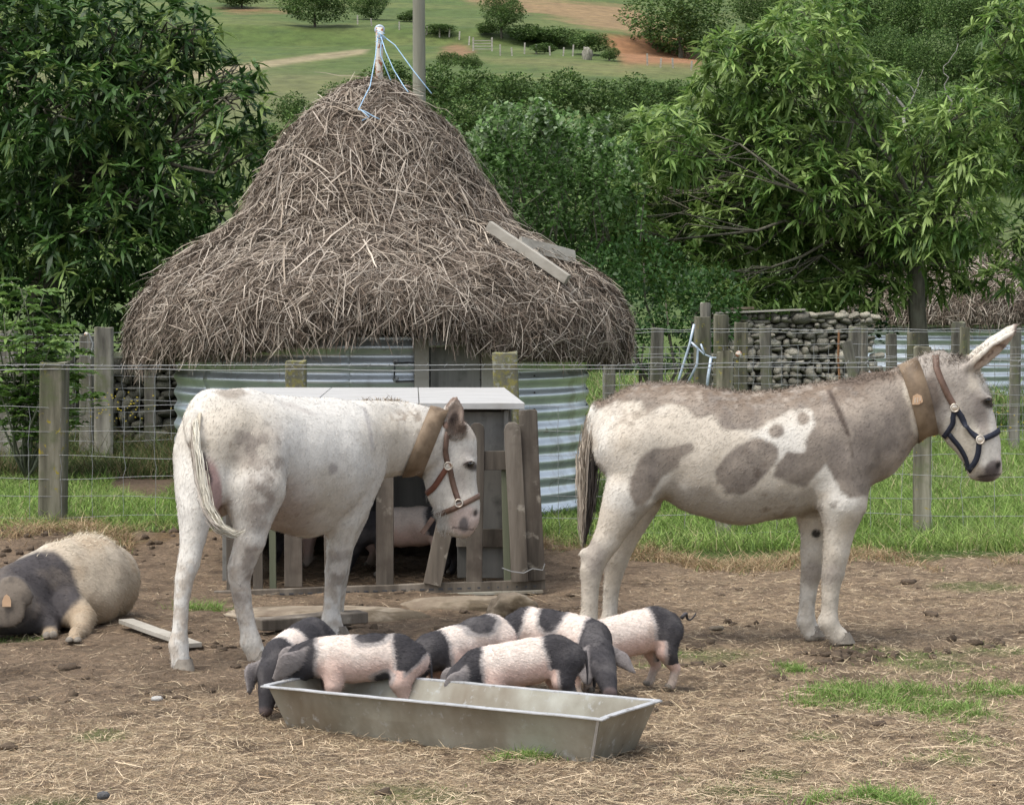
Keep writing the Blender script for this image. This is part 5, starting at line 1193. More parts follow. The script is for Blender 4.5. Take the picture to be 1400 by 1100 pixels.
sp = [(x, y, s, s * .8) for x, y, s in zip(r.uniform(-3.6, -1.4, 90), r.uniform(15.2, 15.9, 90), r.uniform(.008, .03, 90))]; clods('clods', 'broken earth of the low bank beneath the fence', 'earth', sp, M['earth'])

# ------------------------------------------------------------------ wooden pen before the hut
def build_pen():
    root = empty('pen', (-.75, 14.3, 0)); tag(root, 'grey wooden pig pen with a white board lid and picket front', 'pen')
    zt = 1.045
    c4 = [W(283, 548, 13.5), W(718, 546, 13.5), W(690, 527, 16.0), W(335, 529, 16.0)]
    for p in c4: p[2] = zt
    for i in range(3):                                    # lid of three boards running front to back
        a0, a1 = i / 3 + .0015, (i + 1) / 3 - .0015
        f0 = c4[0] * (1 - a0) + c4[1] * a0; f1 = c4[0] * (1 - a1) + c4[1] * a1; b0 = c4[3] * (1 - a0) + c4[2] * a0; b1 = c4[3] * (1 - a1) + c4[2] * a1
        m_ = MB(); up = np.array((0, 0, .036)); m_.add([f0, f1, b1, b0, f0 - up, f1 - up, b1 - up, b0 - up], [(0, 1, 2, 3), (7, 6, 5, 4), (0, 4, 5, 1), (1, 5, 6, 2), (2, 6, 7, 3), (3, 7, 4, 0)])
        m_.build('lid_board', M['white_board'], root, bevel=.003)
    def pk(a, b, w, d0, d1, t=.024, mt='picket', rnd=False, nm='picket', segs=3):
        m_ = MB(); m_.plank(W(a[0], a[1], d0), W(b[0], b[1], d1), w, t, (1, 0, 0), segs, .0015, rnd); o = m_.build(nm, M[mt], root, bevel=.003); return o
    bz = 13.42
    pk((401, 802), (400, 600), .10, bz, bz); pk((353, 806), (352, 590), .055, bz, bz); pk((373, 805), (371, 590), .038, bz + .03, bz + .03, mt='green_post')
    pk((526, 801), (526, 590), .098, bz, bz, rnd=True); pk((591, 799), (625, 640), .10, bz - .03, bz - .03); pk((648, 797), (652, 578), .09, bz, bz + .02, rnd=True)
    pk((711, 795), (700, 577), .094, bz - .03, bz - .03, rnd=True); pk((734, 793), (721, 560), .098, bz, bz, t=.03); pk((741, 790), (732, 561), .02, bz + .05, bz + .05)
    pk((694, 795), (690, 640), .04, bz + .05, bz + .05, mt='green_post', nm='post'); pk((320, 806), (318, 600), .08, bz, bz)
    pk((455, 800), (452, 600), .09, bz + .02, bz + .02)
    m_ = MB(); m_.plank(W(300, 632, bz + .03), W(712, 629, bz + .03), .105, .03, (0, 0, 1), 6, .001); m_.build('rail', M['picket'], root, bevel=.003)
    m_ = MB(); m_.plank(W(293, 814, 13.36), W(745, 798, 13.45), .055, .05, (0, 0, 1), 8, .0015); be = m_.build('sill_beam', M['picket'], root, bevel=.003)
    m_ = MB()
    for i in range(34):
        q = i / 33; p = W(310 + 420 * q, 812 - 13.5 * q + 1.5, 13.36 + .09 * q); p[1] -= .0265; m_.box(p, (.026, .004, .010))
    tag(place('slot', m_.mesh('slot'), M['dark_wire'], root), kind='stuff')
    m_ = MB(); m_.plank(W(287, 823, 13.3), W(742, 808, 13.38), .012, .06, (0, 0, 1), 5, .001); m_.build('metal_strip', M['zinc'], root)
    # right flank: boards, and rear partition
    xr = lambda y: np.interp(y, [13.45, 16], [.0, -.06])
    for i, (y0, y1) in enumerate([(13.56 + k * .405, 13.56 + k * .405 + .40) for k in range(6)]):
        m_ = MB(); a = np.array((xr(y0) - .03, (y0 + y1) / 2, .0)); m_.box((a[0], a[1], .52), (.024, .396, .96), None, .002); m_.build('side_board', M['grey_board'], root, bevel=.002)
    for i in range(6):
        y0 = 13.56 + i * .405; m_ = MB(); m_.box((-1.62, y0 + .2, .52), (.024, .396, .96), None, .002); m_.build('side_board', M['grey_board'], root, bevel=.002)
    for i in range(5):                                    # boards hanging under the lid, behind the pickets
        x0 = -1.58 + i * .315; m_ = MB(); zb = .28 if i < 4 else .10
        m_.box((x0 + .155, 14.72, (zb + .99) / 2), (.318, .02 + .004 * (i % 2), .99 - zb), None, .002); m_.build('back_board', M['grey_board'], root, bevel=.002)
    m_ = MB(); m_.box((-.16, 13.62, .52), (.30, .022, .94), None, .001); m_.build('front_board', M['grey_board'], root, bevel=.002)
    m_ = MB(); m_.box((-.16, 13.59, .28), (.31, .025, .10), None, .001); m_.build('batten', M['picket'], root, bevel=.002)
    m_ = MB(); m_.box((-.8, 15.4, .06), (1.6, .03, .16), None, .002); m_.build('threshold_board', M['picket'], root, bevel=.003)
    for x in (-1.6, -.02):
        m_ = MB(); m_.box((x, 15.95, .5), (.05, .05, 1.0)); m_.build('post', M['green_post'], root, bevel=.003)
    m_ = MB(); pts = [W(x, y, bz - .07) for x, y in ((686, 776), (700, 781), (716, 783), (728, 777), (742, 779), (745, 770))]; m_.tube(pts, .003, 5); m_.build('wire_tie', M['wire'], root)
    # bedding straw inside
    r = np.random.default_rng(95); n = 2600; V, Fq, C = litter(n, np.stack([r.uniform(-1.55, -.05, n), r.uniform(13.5, 15.6, n)], 1), .06, .0022, np.tile((.17, .12, .075), (n, 1)), 96, .03)
    tag(place('bedding', np_mesh('bedding', V, Fq, False, C), M['straw'], root), kind='stuff')
build_pen()

# ------------------------------------------------------------------ round hut with a thatched roof
PROF = [(112, 6), (117, 26), (124, 44), (145, 71), (165, 92), (185, 109), (210, 125), (235, 138), (275, 160), (310, 187), (342, 238), (365, 274), (385, 303), (410, 323), (440, 336), (470, 340), (490, 336)]
def profile_m():
    s = 19.2 / F; return [((415 - y) * s + 1.6, r * s) for y, r in PROF]
def thatch(name, cx, cy, prof, parent, seed, n_str, sizes=1.0, amp=1.0, zscale=1.0, vis=None, eave=None, wide=1.0, scale_=1.0):
    z = np.array([p[0] for p in prof]); rr = np.array([p[1] for p in prof]); seg = np.concatenate([[0], np.cumsum(np.hypot(np.diff(z), np.diff(rr)))]); L = seg[-1]
    def surf(th, t, off=0.0):
        s = t * L; zz = np.interp(s, seg, z); r0 = np.interp(s, seg, rr); e = 1e-3
        dz = np.interp(np.minimum(s + e, L), seg, z) - np.interp(np.maximum(s - e, 0), seg, z); dr = np.interp(np.minimum(s + e, L), seg, rr) - np.interp(np.maximum(s - e, 0), seg, rr); l = np.hypot(dz, dr) + 1e-9; dz, dr = dz / l, dr / l
        nr, nz = -dz, dr; Pq = np.stack([np.cos(th) * r0 * 1.3, np.sin(th) * r0 * 1.3, zz * 1.3 + seed], -1)
        o = off + amp * (.10 * fbm(Pq, 3) + .06 * fbm(Pq * 3.3, 3)) * np.clip(r0 / .5, .25, 1)
        r1 = r0 + nr * o; z1 = zz + nz * o
        if eave is not None: z1 = z1 + eave(th) * sstep(.72, 1, t)
        lean = -.075 * scale_ * sstep(.62, .3, t)
        P = np.stack([cx + lean + np.cos(th) * r1, cy + np.sin(th) * r1, z1], -1); dn = np.stack([np.cos(th) * dr, np.sin(th) * dr, dz], -1); nn = np.stack([np.cos(th) * nr, np.sin(th) * nr, nz], -1)
        return P, dn, nn, np.stack([-np.sin(th), np.cos(th), th * 0], -1)
    nt_, ns = 200, 90; T, S = np.meshgrid(np.linspace(0, 2 * np.pi, nt_, endpoint=False), np.linspace(0, 1, ns)); P, _, _, _ = surf(T.ravel(), S.ravel())
    P += (fbm(P * 14, 3) * .02)[:, None] * (1, 1, 1); ring = P[-nt_:]; c0 = np.array((cx, cy, 0))
    inner = [c0 * (1, 1, 0) + (ring - c0) * (k, k, 0) + np.array((0, 0, 1)) * (ring[:, 2:3] + dz) for k, dz in ((.93, -.015), (.80, .05), (.55, .35))]
    V = np.concatenate([P] + inner); rows = ns + 3; i = (np.arange(rows - 1)[:, None] * nt_ + np.arange(nt_)[None]); j = (np.arange(rows - 1)[:, None] * nt_ + (np.arange(nt_)[None] + 1) % nt_)
    Fq = np.stack([i, i + nt_, j + nt_, j], -1).reshape(-1, 4)
    base = place(name, np_mesh(name, V, Fq, True), M['thatch_base'], parent)
    r = np.random.default_rng(seed)
    def strands(n, Lm, w, pal, sig, lift, off0, tmin=0., tmax=1., th_rng=None, stick=.02, bias=0.0, segn=5):
        u = r.random(n); rad = np.interp(np.linspace(0, 1, 200) * L, seg, rr); cdf = np.cumsum(rad + .15); cdf /= cdf[-1]; t = np.interp(u, cdf, np.linspace(0, 1, 200)); t = tmin + t * (tmax - tmin)
        th = r.uniform(0, 2 * np.pi, n) if th_rng is None else r.uniform(*th_rng, n)
        P0, dn, nn, tg_ = surf(th, t); clump = fbm(P0 * 2.2 + 40, 3) * 1.5; a = bias + clump * .8 + r.normal(0, sig, n)
        d = dn * np.cos(a)[:, None] + tg_ * np.sin(a)[:, None] + nn * r.normal(lift, .10, n)[:, None]; LL = (Lm * r.lognormal(0, .4, n))[:, None]
        q = np.linspace(-.35, .65, segn); bend = r.normal(0, .12, (n, 3)); bend[:, 2] -= .10
        PP = np.stack([P0 + nn * (off0 + r.uniform(-.008, stick, n))[:, None] + d * LL * k + bend * LL * k * k for k in q], 1)
        pal = np.array(pal); C = pal[r.integers(0, len(pal), n)] * r.uniform(.7, 1.25, (n, 1)); prof_w = np.interp(np.linspace(0, 1, segn), [0, .2, .8, 1], [.5, 1, 1, .4])
        return ribbons(PP, w * sizes * r.uniform(.6, 1.4, (n, 1)) * prof_w, np.cross(d, nn) + r.normal(0, .5, (n, 3)), C)
    dark = [(.075, .056, .04), (.11, .082, .06), (.055, .042, .03), (.15, .115, .085)]; mid = [(.21, .17, .135), (.16, .125, .098), (.27, .22, .175), (.19, .145, .11)]; lite = [(.36, .305, .245), (.45, .39, .32), (.29, .24, .185), (.40, .35, .29)]
    parts = [strands(int(n_str * 1.5), .085, .0030, dark, 1.3, .06, .006, segn=3), strands(int(n_str * 1.6), .11, .0026, mid, 1.1, .05, .008, segn=3), strands(int(n_str * .42), .20, .0027, lite, .95, .03, .014, stick=.025, segn=4), strands(int(n_str * .03), .45, .0042, lite, .5, .03, .02, stick=.03, segn=7, bias=.35, tmax=.72)]
    # fringe hanging at the eaves
    n = int(n_str * .75); th = r.uniform(0, 2 * np.pi, n); P0, dn, nn, tg_ = surf(th, r.uniform(.86, 1.0, n)); inn = r.random(n) ** 1.5 * .16
    P0 = P0 - np.stack([np.cos(th), np.sin(th), th * 0], 1) * inn[:, None]; P0[:, 2] = P0[:, 2] + inn * .15
    d = np.stack([np.cos(th) * .25, np.sin(th) * .25, np.full(n, -1.0)], 1) + r.normal(0, .28, (n, 3)); LL = (.085 + .05 * np.clip(fbm(np.stack([np.cos(th) * 3, np.sin(th) * 3, th * 0], 1), 3) * 2, -1, 1.5))[:, None] * r.uniform(.5, 1.5, (n, 1))
    pal = np.array(dark + mid + lite[:2]); parts.append(ribbons(np.stack([P0 + d * LL * k + r.normal(0, .004, (n, 3)) for k in (0, .35, .7, 1)], 1), .0036 * sizes * r.uniform(.6, 1.3, (n, 1)) * np.array([1, 1, .8, .3]), np.cross(d, np.stack([np.cos(th), np.sin(th), th * 0], 1)) + r.normal(0, .4, (n, 3)), pal[r.integers(0, len(pal), n)] * r.uniform(.7, 1.2, (n, 1))))
    V, Fq, C = join(*parts)
    V[:, 0] = cx + (V[:, 0] - cx); st = place('straw', np_mesh('straw', V, Fq, False, C), M['straw']); st.parent = base; tag(st, kind='stuff')
    return base, surf
def corrugated(parent, cx, cy, R0, z0, z1, pitch, n_sheets, a_from=0.0, amp=.013, nseg=18, phase=0):
    for k in range(n_sheets):
        a0 = a_from + 2 * math.pi * k / n_sheets; a1 = a_from + 2 * math.pi * (k + 1) / n_sheets + .03; Rk = R0 + .004 * (k % 2)
        nz = int((z1 - z0) / pitch * 10); V = []; Fs = []
        for j in range(nz + 1):
            z = z0 + (z1 - z0) * j / nz; rr = Rk + amp * math.sin(2 * math.pi * (z - z0) / pitch + phase)
            for i in range(nseg + 1):
                a = a0 + (a1 - a0) * i / nseg; w = 1 + .0015 * math.sin(9 * a + k); V.append((cx + math.cos(a) * rr * w, cy + math.sin(a) * rr * w, z))
        for j in range(nz):
            for i in range(nseg): q = j * (nseg + 1) + i; Fs.append((q, q + 1, q + nseg + 2, q + nseg + 1))
        o = place('corrugated_sheet', np_mesh('corrugated_sheet', V, np.array(Fs), True), M['sheet'], parent); so = o.modifiers.new('thickness', 'SOLIDIFY'); so.thickness = .0015
def build_hut():
    cx, cy = HUT; root = empty('hut', (cx, cy, 0)); tag(root, 'round pig hut of corrugated zinc under a tall shaggy thatched cone', 'hut')
    R0 = 1.63; corrugated(root, cx, cy, R0, 0.0, 1.36, .125, 8, R(-97), .014)
    # rivets down the seam seen on the right
    for az in (-97 + 45 * 1 + 9, -97 + 45 * 2 - 3):
        m_ = MB()
        for k in range(12):
            z = .06 + .125 * k; a = R(az); m_.box((cx + math.cos(a) * (R0 + .016), cy + math.sin(a) * (R0 + .016), z), (.012, .012, .012))
        m_.build('rivet', M['dark_wire'], root)
    ea = lambda th: .03 * np.sin(th * 3 + 1) + .03 * np.sin(th * 7) + .14 * np.exp(-((th - R(282)) / .33) ** 2) + .13 * np.exp(-((th - R(270)) / .75) ** 2)
    base, surf = thatch('thatch', cx, cy, profile_m(), root, 11, 22000, eave=ea, sizes=1.08)
    # bolted cable plates on the wall, hatch boards under the eave
    def wallpt(px, py, off=.02):
        for d in np.arange(16.8, 19.2, .01):
            p = W(px, py, d)
            if math.hypot(p[0] - cx, p[1] - cy) < R0 + off: return p
        return p
    for py in (494, 518):
        p = wallpt(541, py, .03); quads('bolt', ball(p, .022, 10, 8, (0, 1, 0), .4), M['wire'], root)
        m_ = MB(); pts = [wallpt(541 + 150 * i / 8, py + (3 if py == 518 else 2) - i * .35, .035) for i in range(9)]; m_.tube(pts, .007, 6); m_.build('cable', M['dark_wire'], root)
    m_ = MB(); m_.tube([wallpt(540, 494, .034), wallpt(539, 518, .034)], .006, 6); m_.build('cable', M['dark_wire'], root)
    for (x0, x1, nm, mt) in ((588, 656, 'hatch_board', 'grey_board'), (566, 587, 'hatch_frame', 'pale_plank'), (657, 683, 'hatch_frame', 'pale_plank')):
        a = wallpt(x0, 500, .03); b = wallpt(x1, 500, .03); m_ = MB(); mid = (a + b) / 2; ang = math.atan2(b[1] - a[1], b[0] - a[0]); m_.box((mid[0], mid[1] - .012, 1.10), (np.linalg.norm((b - a)[:2]) - .006, .025, .50), Matrix.Rotation(ang, 3, 'Z')); m_.build(nm, M[mt], root, bevel=.003)
    a = wallpt(586, 462, .06); b = wallpt(640, 462, .06); m_ = MB(); m_.plank((a[0], a[1] - .06, 1.33), (b[0], b[1] - .06, 1.335), .09, .03, (0, .5, 1), 3, .001); m_.build('lintel', M['white_board'], root, bevel=.003)
    # pole with blue twine on the peak
    m_ = MB(); m_.tube([W(519, 130, 19.2), W(518, 90, 19.2), W(519, 58, 19.2), W(519, 38, 19.2)], .031, 10); m_.build('pole', M['rust_white'], root, True)
    quads('pole_ring', torus(W(519, 41, 19.2), (0, 1, 0), .03, .012), M['steel_blue'], root)
    m_ = MB(); r = np.random.default_rng(99)
    for pts in ([(519, 45, 19.17), (527, 70, 19.0), (538, 95, 18.95), (552, 118, 18.75), (558, 126, 18.6)], [(519, 46, 19.17), (540, 62, 19.1), (566, 98, 19.0), (590, 128, 18.85)], [(517, 46, 19.16), (513, 80, 19.0), (506, 118, 18.75), (490, 150, 18.38), (498, 152, 18.38), (512, 160, 18.33), (519, 163, 18.33)], [(522, 48, 19.15), (520, 75, 19.1), (534, 110, 18.9)],
                [(493, 150, 18.36), (505, 160, 18.33), (495, 165, 18.33)], [(514, 41, 19.15), (526, 46, 19.13), (513, 50, 19.13), (526, 54, 19.13), (513, 57, 19.13), (525, 60, 19.13)], [(515, 44, 19.15), (526, 50, 19.13), (514, 54, 19.13), (525, 52, 19.13)]):
        m_.tube([W(*p) for p in pts], .0045, 5)
    m_.build('twine', M['twine'], root, True)
    return surf, wallpt
HSURF, WALLPT = build_hut()
# two planks lying on the thatch
def on_thatch(px, py, off):
    for d in np.arange(17.0, 19.6, .01):
        p = W(px, py, d); th = math.atan2(p[1] - HUT[1], p[0] - HUT[0]); rr = math.hypot(p[0] - HUT[0], p[1] - HUT[1]); pr = profile_m(); z = p[2]
        r0 = np.interp(-z, [-q[0] for q in pr], [q[1] for q in pr])
        if rr < r0 + off: return p
    return p
a = on_thatch(668, 308, .13); b = on_thatch(776, 382, .12)
m_ = MB(); m_.plank(a, b, .075, .05, (.35, -.2, 1), 5, .002); tag(m_.build('plank', M['pale_plank'], bevel=.003), 'long pale plank slanting down the right of the thatched roof', 'plank')
a = on_thatch(712, 333, .10); b = on_thatch(786, 352, .10)
m_ = MB(); m_.plank(a, b, .11, .025, (-.1, .3, 1), 4, .002); tag(m_.build('plank', M['pale_plank'], bevel=.003), 'short weathered board tucked under the plank on the thatch', 'plank')
# ------------------------------------------------------------------ trees and shrubs
G1 = [(.10, .19, .04), (.14, .245, .052), (.07, .14, .03), (.18, .29, .07)]
def sprigs(C, D, nl, L, w, pal, r, droop=.26, spread=1.2, segn=3, pl=None, young=None):
    """whorls of nl long leaves at C pointing along D"""
    n = len(C); C = np.repeat(C, nl, 0); D = np.repeat(D, nl, 0); m = n * nl
    a = r.uniform(0, 2 * np.pi, m); u = np.cross(D, (0.13, 0.2, 1.0)); u /= np.linalg.norm(u, axis=1, keepdims=True) + 1e-9; v = np.cross(D, u)
    sp = r.normal(spread, .3, m); d = D * np.cos(sp)[:, None] + (u * np.cos(a)[:, None] + v * np.sin(a)[:, None]) * np.sin(sp)[:, None]
    LL = (L * r.uniform(.4, 1.3, m))[:, None]; t = np.linspace(0, 1, segn); C = C + r.normal(0, L * .05, (m, 3))
    P = np.stack([C + d * LL * k + np.array((0, 0, -1.0)) * LL * droop * k * k for k in t], 1)
    wd = np.interp(t, [0, .15, .5, .8, 1], [.2, .7, 1, .6, .04]); side = np.cross(d, (0, 0, 1.0)) + r.normal(0, .35, (m, 3))
    pal = np.array(pal); col = pal[r.integers(0, len(pal), n)]
    if young is not None: col = np.where((r.random(n) < young)[:, None], np.array((.27, .38, .11)) * np.ones((n, 1)), col)
    col = np.repeat(col, nl, 0) * r.uniform(.7, 1.25, (m, 1))
    return ribbons(P, (w * r.uniform(.75, 1.2, m))[:, None] * wd, side, col)
def blob_points(blobs, per, r, shell=.72, up=.35):
    """blobs: (centre, (rx,ry,rz)); points in their outer shells with outward directions"""
    C = []; D = []
    for c, rad in blobs:
        rad = np.array(rad); n = max(3, int(per * (rad[0] * rad[2] + rad[1] * rad[2] + rad[0] * rad[1])))
        u = rand_unit(n, r); q = r.uniform(shell, 1, n)[:, None] ** .6; bump = (1 + .28 * fbm(u * 2.3 + np.asarray(c) * 1.7, 3) * 1.6)[:, None]
        C.append(np.asarray(c) + u * rad * q * bump); d = u / rad; d /= np.linalg.norm(d, axis=1, keepdims=True); d = d + (0, 0, up) + r.normal(0, .25, (n, 3)); D.append(d / np.linalg.norm(d, axis=1, keepdims=True))
    return np.concatenate(C), np.concatenate(D)
def limb(mb, a, b, r0, r1, r, sag=.1, n=6):
    a = np.asarray(a); b = np.asarray(b); L = np.linalg.norm(b - a); off = r.normal(0, L * .06, (n + 1, 3)); off[0] = off[-1] = 0
    pts = [a * (1 - k / n) + b * (k / n) + off[k] + np.array((0, 0, sag * L * math.sin(math.pi * k / n))) for k in range(n + 1)]
    mb.tube(pts, [r0 + (r1 - r0) * k / n for k in range(n + 1)], 7); return pts
def chestnut(name, label, base, fork, trunk_r, blobs, seed, per, L, w, young, dmin=None, nl=11, pal=G1, inner=True):
    r = np.random.default_rng(seed); root = empty(name, tuple(base)); tag(root, label, 'tree')
    mb = MB(); mb.tube([np.asarray(base) * (1 - k) + np.asarray(fork) * k + (0.04 * math.sin(5 * k), 0, 0) for k in (0, .2, .45, .7, 1)], [trunk_r * 1.35, trunk_r * 1.05, trunk_r, trunk_r * .95, trunk_r * .85], 12); mb.build('trunk', M['bark'], root, True)
    lm = MB(); tips = []
    for c, rad in blobs:
        c = np.asarray(c); p = limb(lm, fork, c, trunk_r * .24, trunk_r * .05, r, .08)
        for _ in range(7):
            u = rand_unit(1, r)[0]; u[2] = abs(u[2]) * .6; q = c + u * rad * .85; limb(lm, p[r.integers(3, 6)], q, trunk_r * .07, trunk_r * .03, r, .05, 4)
    lm.build('limbs', M['bark'], root, True)
    C, D = blob_points(blobs, per, r, up=.85); parts = [sprigs(C, D, nl, L, w, pal, r, young=young)]
    if inner:                                             # sparser leaves deep inside
        C, D = blob_points([(c, np.array(q) * .7) for c, q in blobs], per * .3, r, .1); parts.append(sprigs(C, D, 6, L, w, pal, r, segn=3))
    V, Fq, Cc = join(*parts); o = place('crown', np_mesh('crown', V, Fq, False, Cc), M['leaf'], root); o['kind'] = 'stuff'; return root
def PB(lst, d, jit, seed):
    r = np.random.default_rng(seed); out = []
    for (px, py, rx, ry) in lst:
        dd = d + r.uniform(-jit, jit); s = dd / F; out.append((W(px, py, dd), (rx * s, (rx + ry) * .5 * s, ry * s)))
    return out
# the sweet chestnut on the right
bl = PB([(1240, 372, 70, 36), (1180, 392, 70, 30), (1290, 365, 55, 32), (1060, 405, 80, 24), (960, 395, 70, 24), (1120, 22, 70, 26), (905, 205, 70, 55), (835, 255, 48, 50), (838, 315, 42, 45), (1000, 75, 50, 30), (1180, 130, 60, 45), (1270, 190, 60, 40), (1320, 160, 50, 40), (880, 350, 60, 40), (1095, 62, 78, 48), (1010, 120, 70, 45), (1075, 120, 80, 40), (935, 175, 60, 45), (865, 225, 52, 45), (850, 300, 42, 50), (915, 270, 70, 60), (990, 215, 80, 60), (1070, 200, 80, 60), (1150, 175, 60, 45), (1130, 260, 90, 60), (1030, 300, 90, 60), (940, 345, 80, 45), (1060, 375, 80, 40), (1150, 350, 70, 50), (1215, 230, 55, 40), (1240, 310, 60, 45), (1310, 300, 60, 45), (1330, 225, 50, 35), (1190, 300, 60, 40)], 30, 1.3, 110)
bl += PB([(1000, 250, 150, 100), (1150, 260, 150, 90), (900, 300, 80, 70), (1280, 300, 90, 50)], 31.8, .3, 111)
TR = G(1255, 591); TR[1] = 30.0; TR[0] = W(1255, 500, 30)[0]
chestnut('chestnut_tree', 'spreading sweet chestnut tree with a mossy trunk in front of the far thatched hut', (TR[0], 30, 0), W(1256, 355, 30), .115, bl, 112, 118, .21, .022, .55)
# its neighbour at the right edge
bl = PB([(1385, 35, 55, 35), (1420, 80, 60, 45), (1365, 110, 38, 30), (1400, 160, 60, 40), (1440, 220, 70, 60), (1385, 225, 45, 35), (1415, 330, 70, 45), (1490, 120, 80, 90), (1380, 380, 40, 22)], 31, .8, 113)
chestnut('chestnut_tree', 'second chestnut tree cut by the right edge of the picture', (W(1470, 500, 31.5)[0], 31.5, 0), W(1465, 300, 31.5), .12, bl, 114, 92, .21, .022, .45)
# the big dark chestnut on the left
bl = PB([(30, 40, 120, 80), (160, 40, 100, 60), (255, 45, 50, 45), (250, 100, 70, 50), (320, 150, 50, 45), (345, 210, 38, 40), (290, 225, 60, 50), (180, 140, 90, 70), (60, 150, 110, 80), (110, 240, 110, 80), (210, 260, 80, 60), (300, 290, 45, 40), (20, 300, 110, 70), (140, 340, 100, 60), (235, 350, 70, 45), (60, 400, 110, 45), (180, 415, 80, 35), (-90, 200, 120, 150), (-60, 20, 120, 90), (330, 100, 30, 25)], 25, .9, 115)
bl += PB([(60, 120, 160, 120), (200, 200, 110, 120), (60, 300, 170, 110), (-120, 350, 120, 100)], 26.6, .3, 116)
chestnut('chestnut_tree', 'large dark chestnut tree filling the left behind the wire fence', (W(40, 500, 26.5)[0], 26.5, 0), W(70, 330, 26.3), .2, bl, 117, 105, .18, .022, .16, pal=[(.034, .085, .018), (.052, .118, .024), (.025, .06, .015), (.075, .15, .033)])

# small leaves: one quad each, spread in lumpy volumes
def leafy(C, D, L, w, pal, r, face=.6):
    n = len(C); a = rand_unit(n, r); d = a * face + D; d /= np.linalg.norm(d, axis=1, keepdims=True); LL = (L * r.uniform(.6, 1.3, n))[:, None]
    P = np.stack([C, C + d * LL * .5, C + d * LL + np.array((0, 0, -.25)) * LL], 1); pal = np.array(pal)
    return ribbons(P, (w * r.uniform(.7, 1.3, n))[:, None] * np.array([.35, 1, .15]), np.cross(d, (0, 0, 1.0)) + r.normal(0, .5, (n, 3)), pal[r.integers(0, len(pal), n)] * r.uniform(.7, 1.25, (n, 1)))
def shrub(name, label, base, blobs, seed, per, L, w, pal, cat='shrub', group=None, shoots=None, tip=None, mt='leaf'):
    r = np.random.default_rng(seed); root = empty(name, tuple(base)); tag(root, label, cat, group)
    C, D = blob_points(blobs, per, r, .55, .5); parts = [leafy(C, D, L, w, pal, r)]; st = MB()
    for c, rad in blobs: limb(st, np.asarray(base) + r.normal(0, .08, 3) * (1, 1, 0), c, .03, .008, r, .05, 4)
    for (a, b) in (shoots or []):
        pts = np.array(limb(st, a, b, .009, .003, r, .03, 5)); n = 170; t = r.uniform(.1, 1, n) * 5; i = np.minimum(t.astype(int), 4); q = pts[i] * (1 - (t - i))[:, None] + pts[i + 1] * (t - i)[:, None]
        dd = rand_unit(n, r) * (1, 1, .4) + (0, 0, .55); parts.append(leafy(q, dd / np.linalg.norm(dd, axis=1, keepdims=True), L, w, pal, r, .25))
        n = 60; q = pts[-1] + r.normal(0, .04, (n, 3)) - np.array((0, 0, 1)) * r.uniform(0, .35, (n, 1)); dd = rand_unit(n, r) * (1, 1, .3) + (0, 0, .8); parts.append(leafy(q, dd / np.linalg.norm(dd, axis=1, keepdims=True), L * .95, w, tip or pal, r, .2))
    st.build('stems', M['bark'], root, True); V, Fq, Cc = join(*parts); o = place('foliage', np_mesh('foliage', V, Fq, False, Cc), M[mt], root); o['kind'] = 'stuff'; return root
r_ = np.random.default_rng(120)
sh = []
for k in range(34):
    px = 618 + 245 * r_.random(); py = 138 + 50 * r_.random() + (25 if px < 650 else 0) + max(0, px - 760) * .25; d = r_.uniform(27.0, 28.4); sh.append((W(px + r_.normal(0, 15), 330, d), W(px, py, d)))
shrub('hazel_shrub', 'tall hazel shrub with upright pale tipped shoots right of the thatched hut', (W(740, 500, 28)[0], 28, 0), PB([(650, 250, 60, 70), (710, 270, 70, 80), (780, 290, 60, 80), (700, 200, 60, 45), (770, 210, 60, 50), (660, 330, 60, 70), (740, 360, 80, 80), (820, 330, 55, 80), (610, 200, 30, 40), (830, 240, 40, 50)], 28.5, .5, 121), 122, 1300, .072, .026, [(.12, .24, .06), (.18, .31, .095), (.09, .175, .045), (.24, .36, .15)], shoots=sh, tip=[(.20, .30, .12), (.32, .40, .25), (.13, .24, .06)])
shrub('laurel_shrub', 'dark glossy shrub behind the wire fence between hut and stone wall', (W(900, 500, 27.2)[0], 27.2, 0), PB([(850, 420, 60, 60), (910, 410, 60, 60), (960, 430, 60, 45), (880, 470, 80, 40), (820, 390, 40, 60), (790, 450, 50, 60), (880, 360, 70, 40), (970, 400, 50, 40)], 27.2, .4, 123), 124, 1000, .06, .022, [(.048, .115, .028), (.07, .15, .036), (.034, .08, .02)])
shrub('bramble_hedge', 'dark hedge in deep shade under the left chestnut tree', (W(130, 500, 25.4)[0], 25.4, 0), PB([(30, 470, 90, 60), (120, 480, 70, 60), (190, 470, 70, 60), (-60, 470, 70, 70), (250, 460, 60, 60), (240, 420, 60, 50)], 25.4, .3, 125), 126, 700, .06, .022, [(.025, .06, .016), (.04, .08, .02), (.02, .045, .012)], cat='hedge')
shrub('bramble_hedge', 'shaded bushes under the right chestnut tree behind the stone wall', (W(1080, 500, 32.5)[0], 32.5, 0), PB([(1000, 410, 70, 50), (1080, 400, 80, 50), (1160, 400, 60, 50), (1040, 430, 90, 40), (1150, 440, 70, 40)], 32.5, .3, 127), 128, 500, .08, .03, [(.03, .07, .018), (.045, .09, .022), (.02, .05, .013)], cat='hedge')
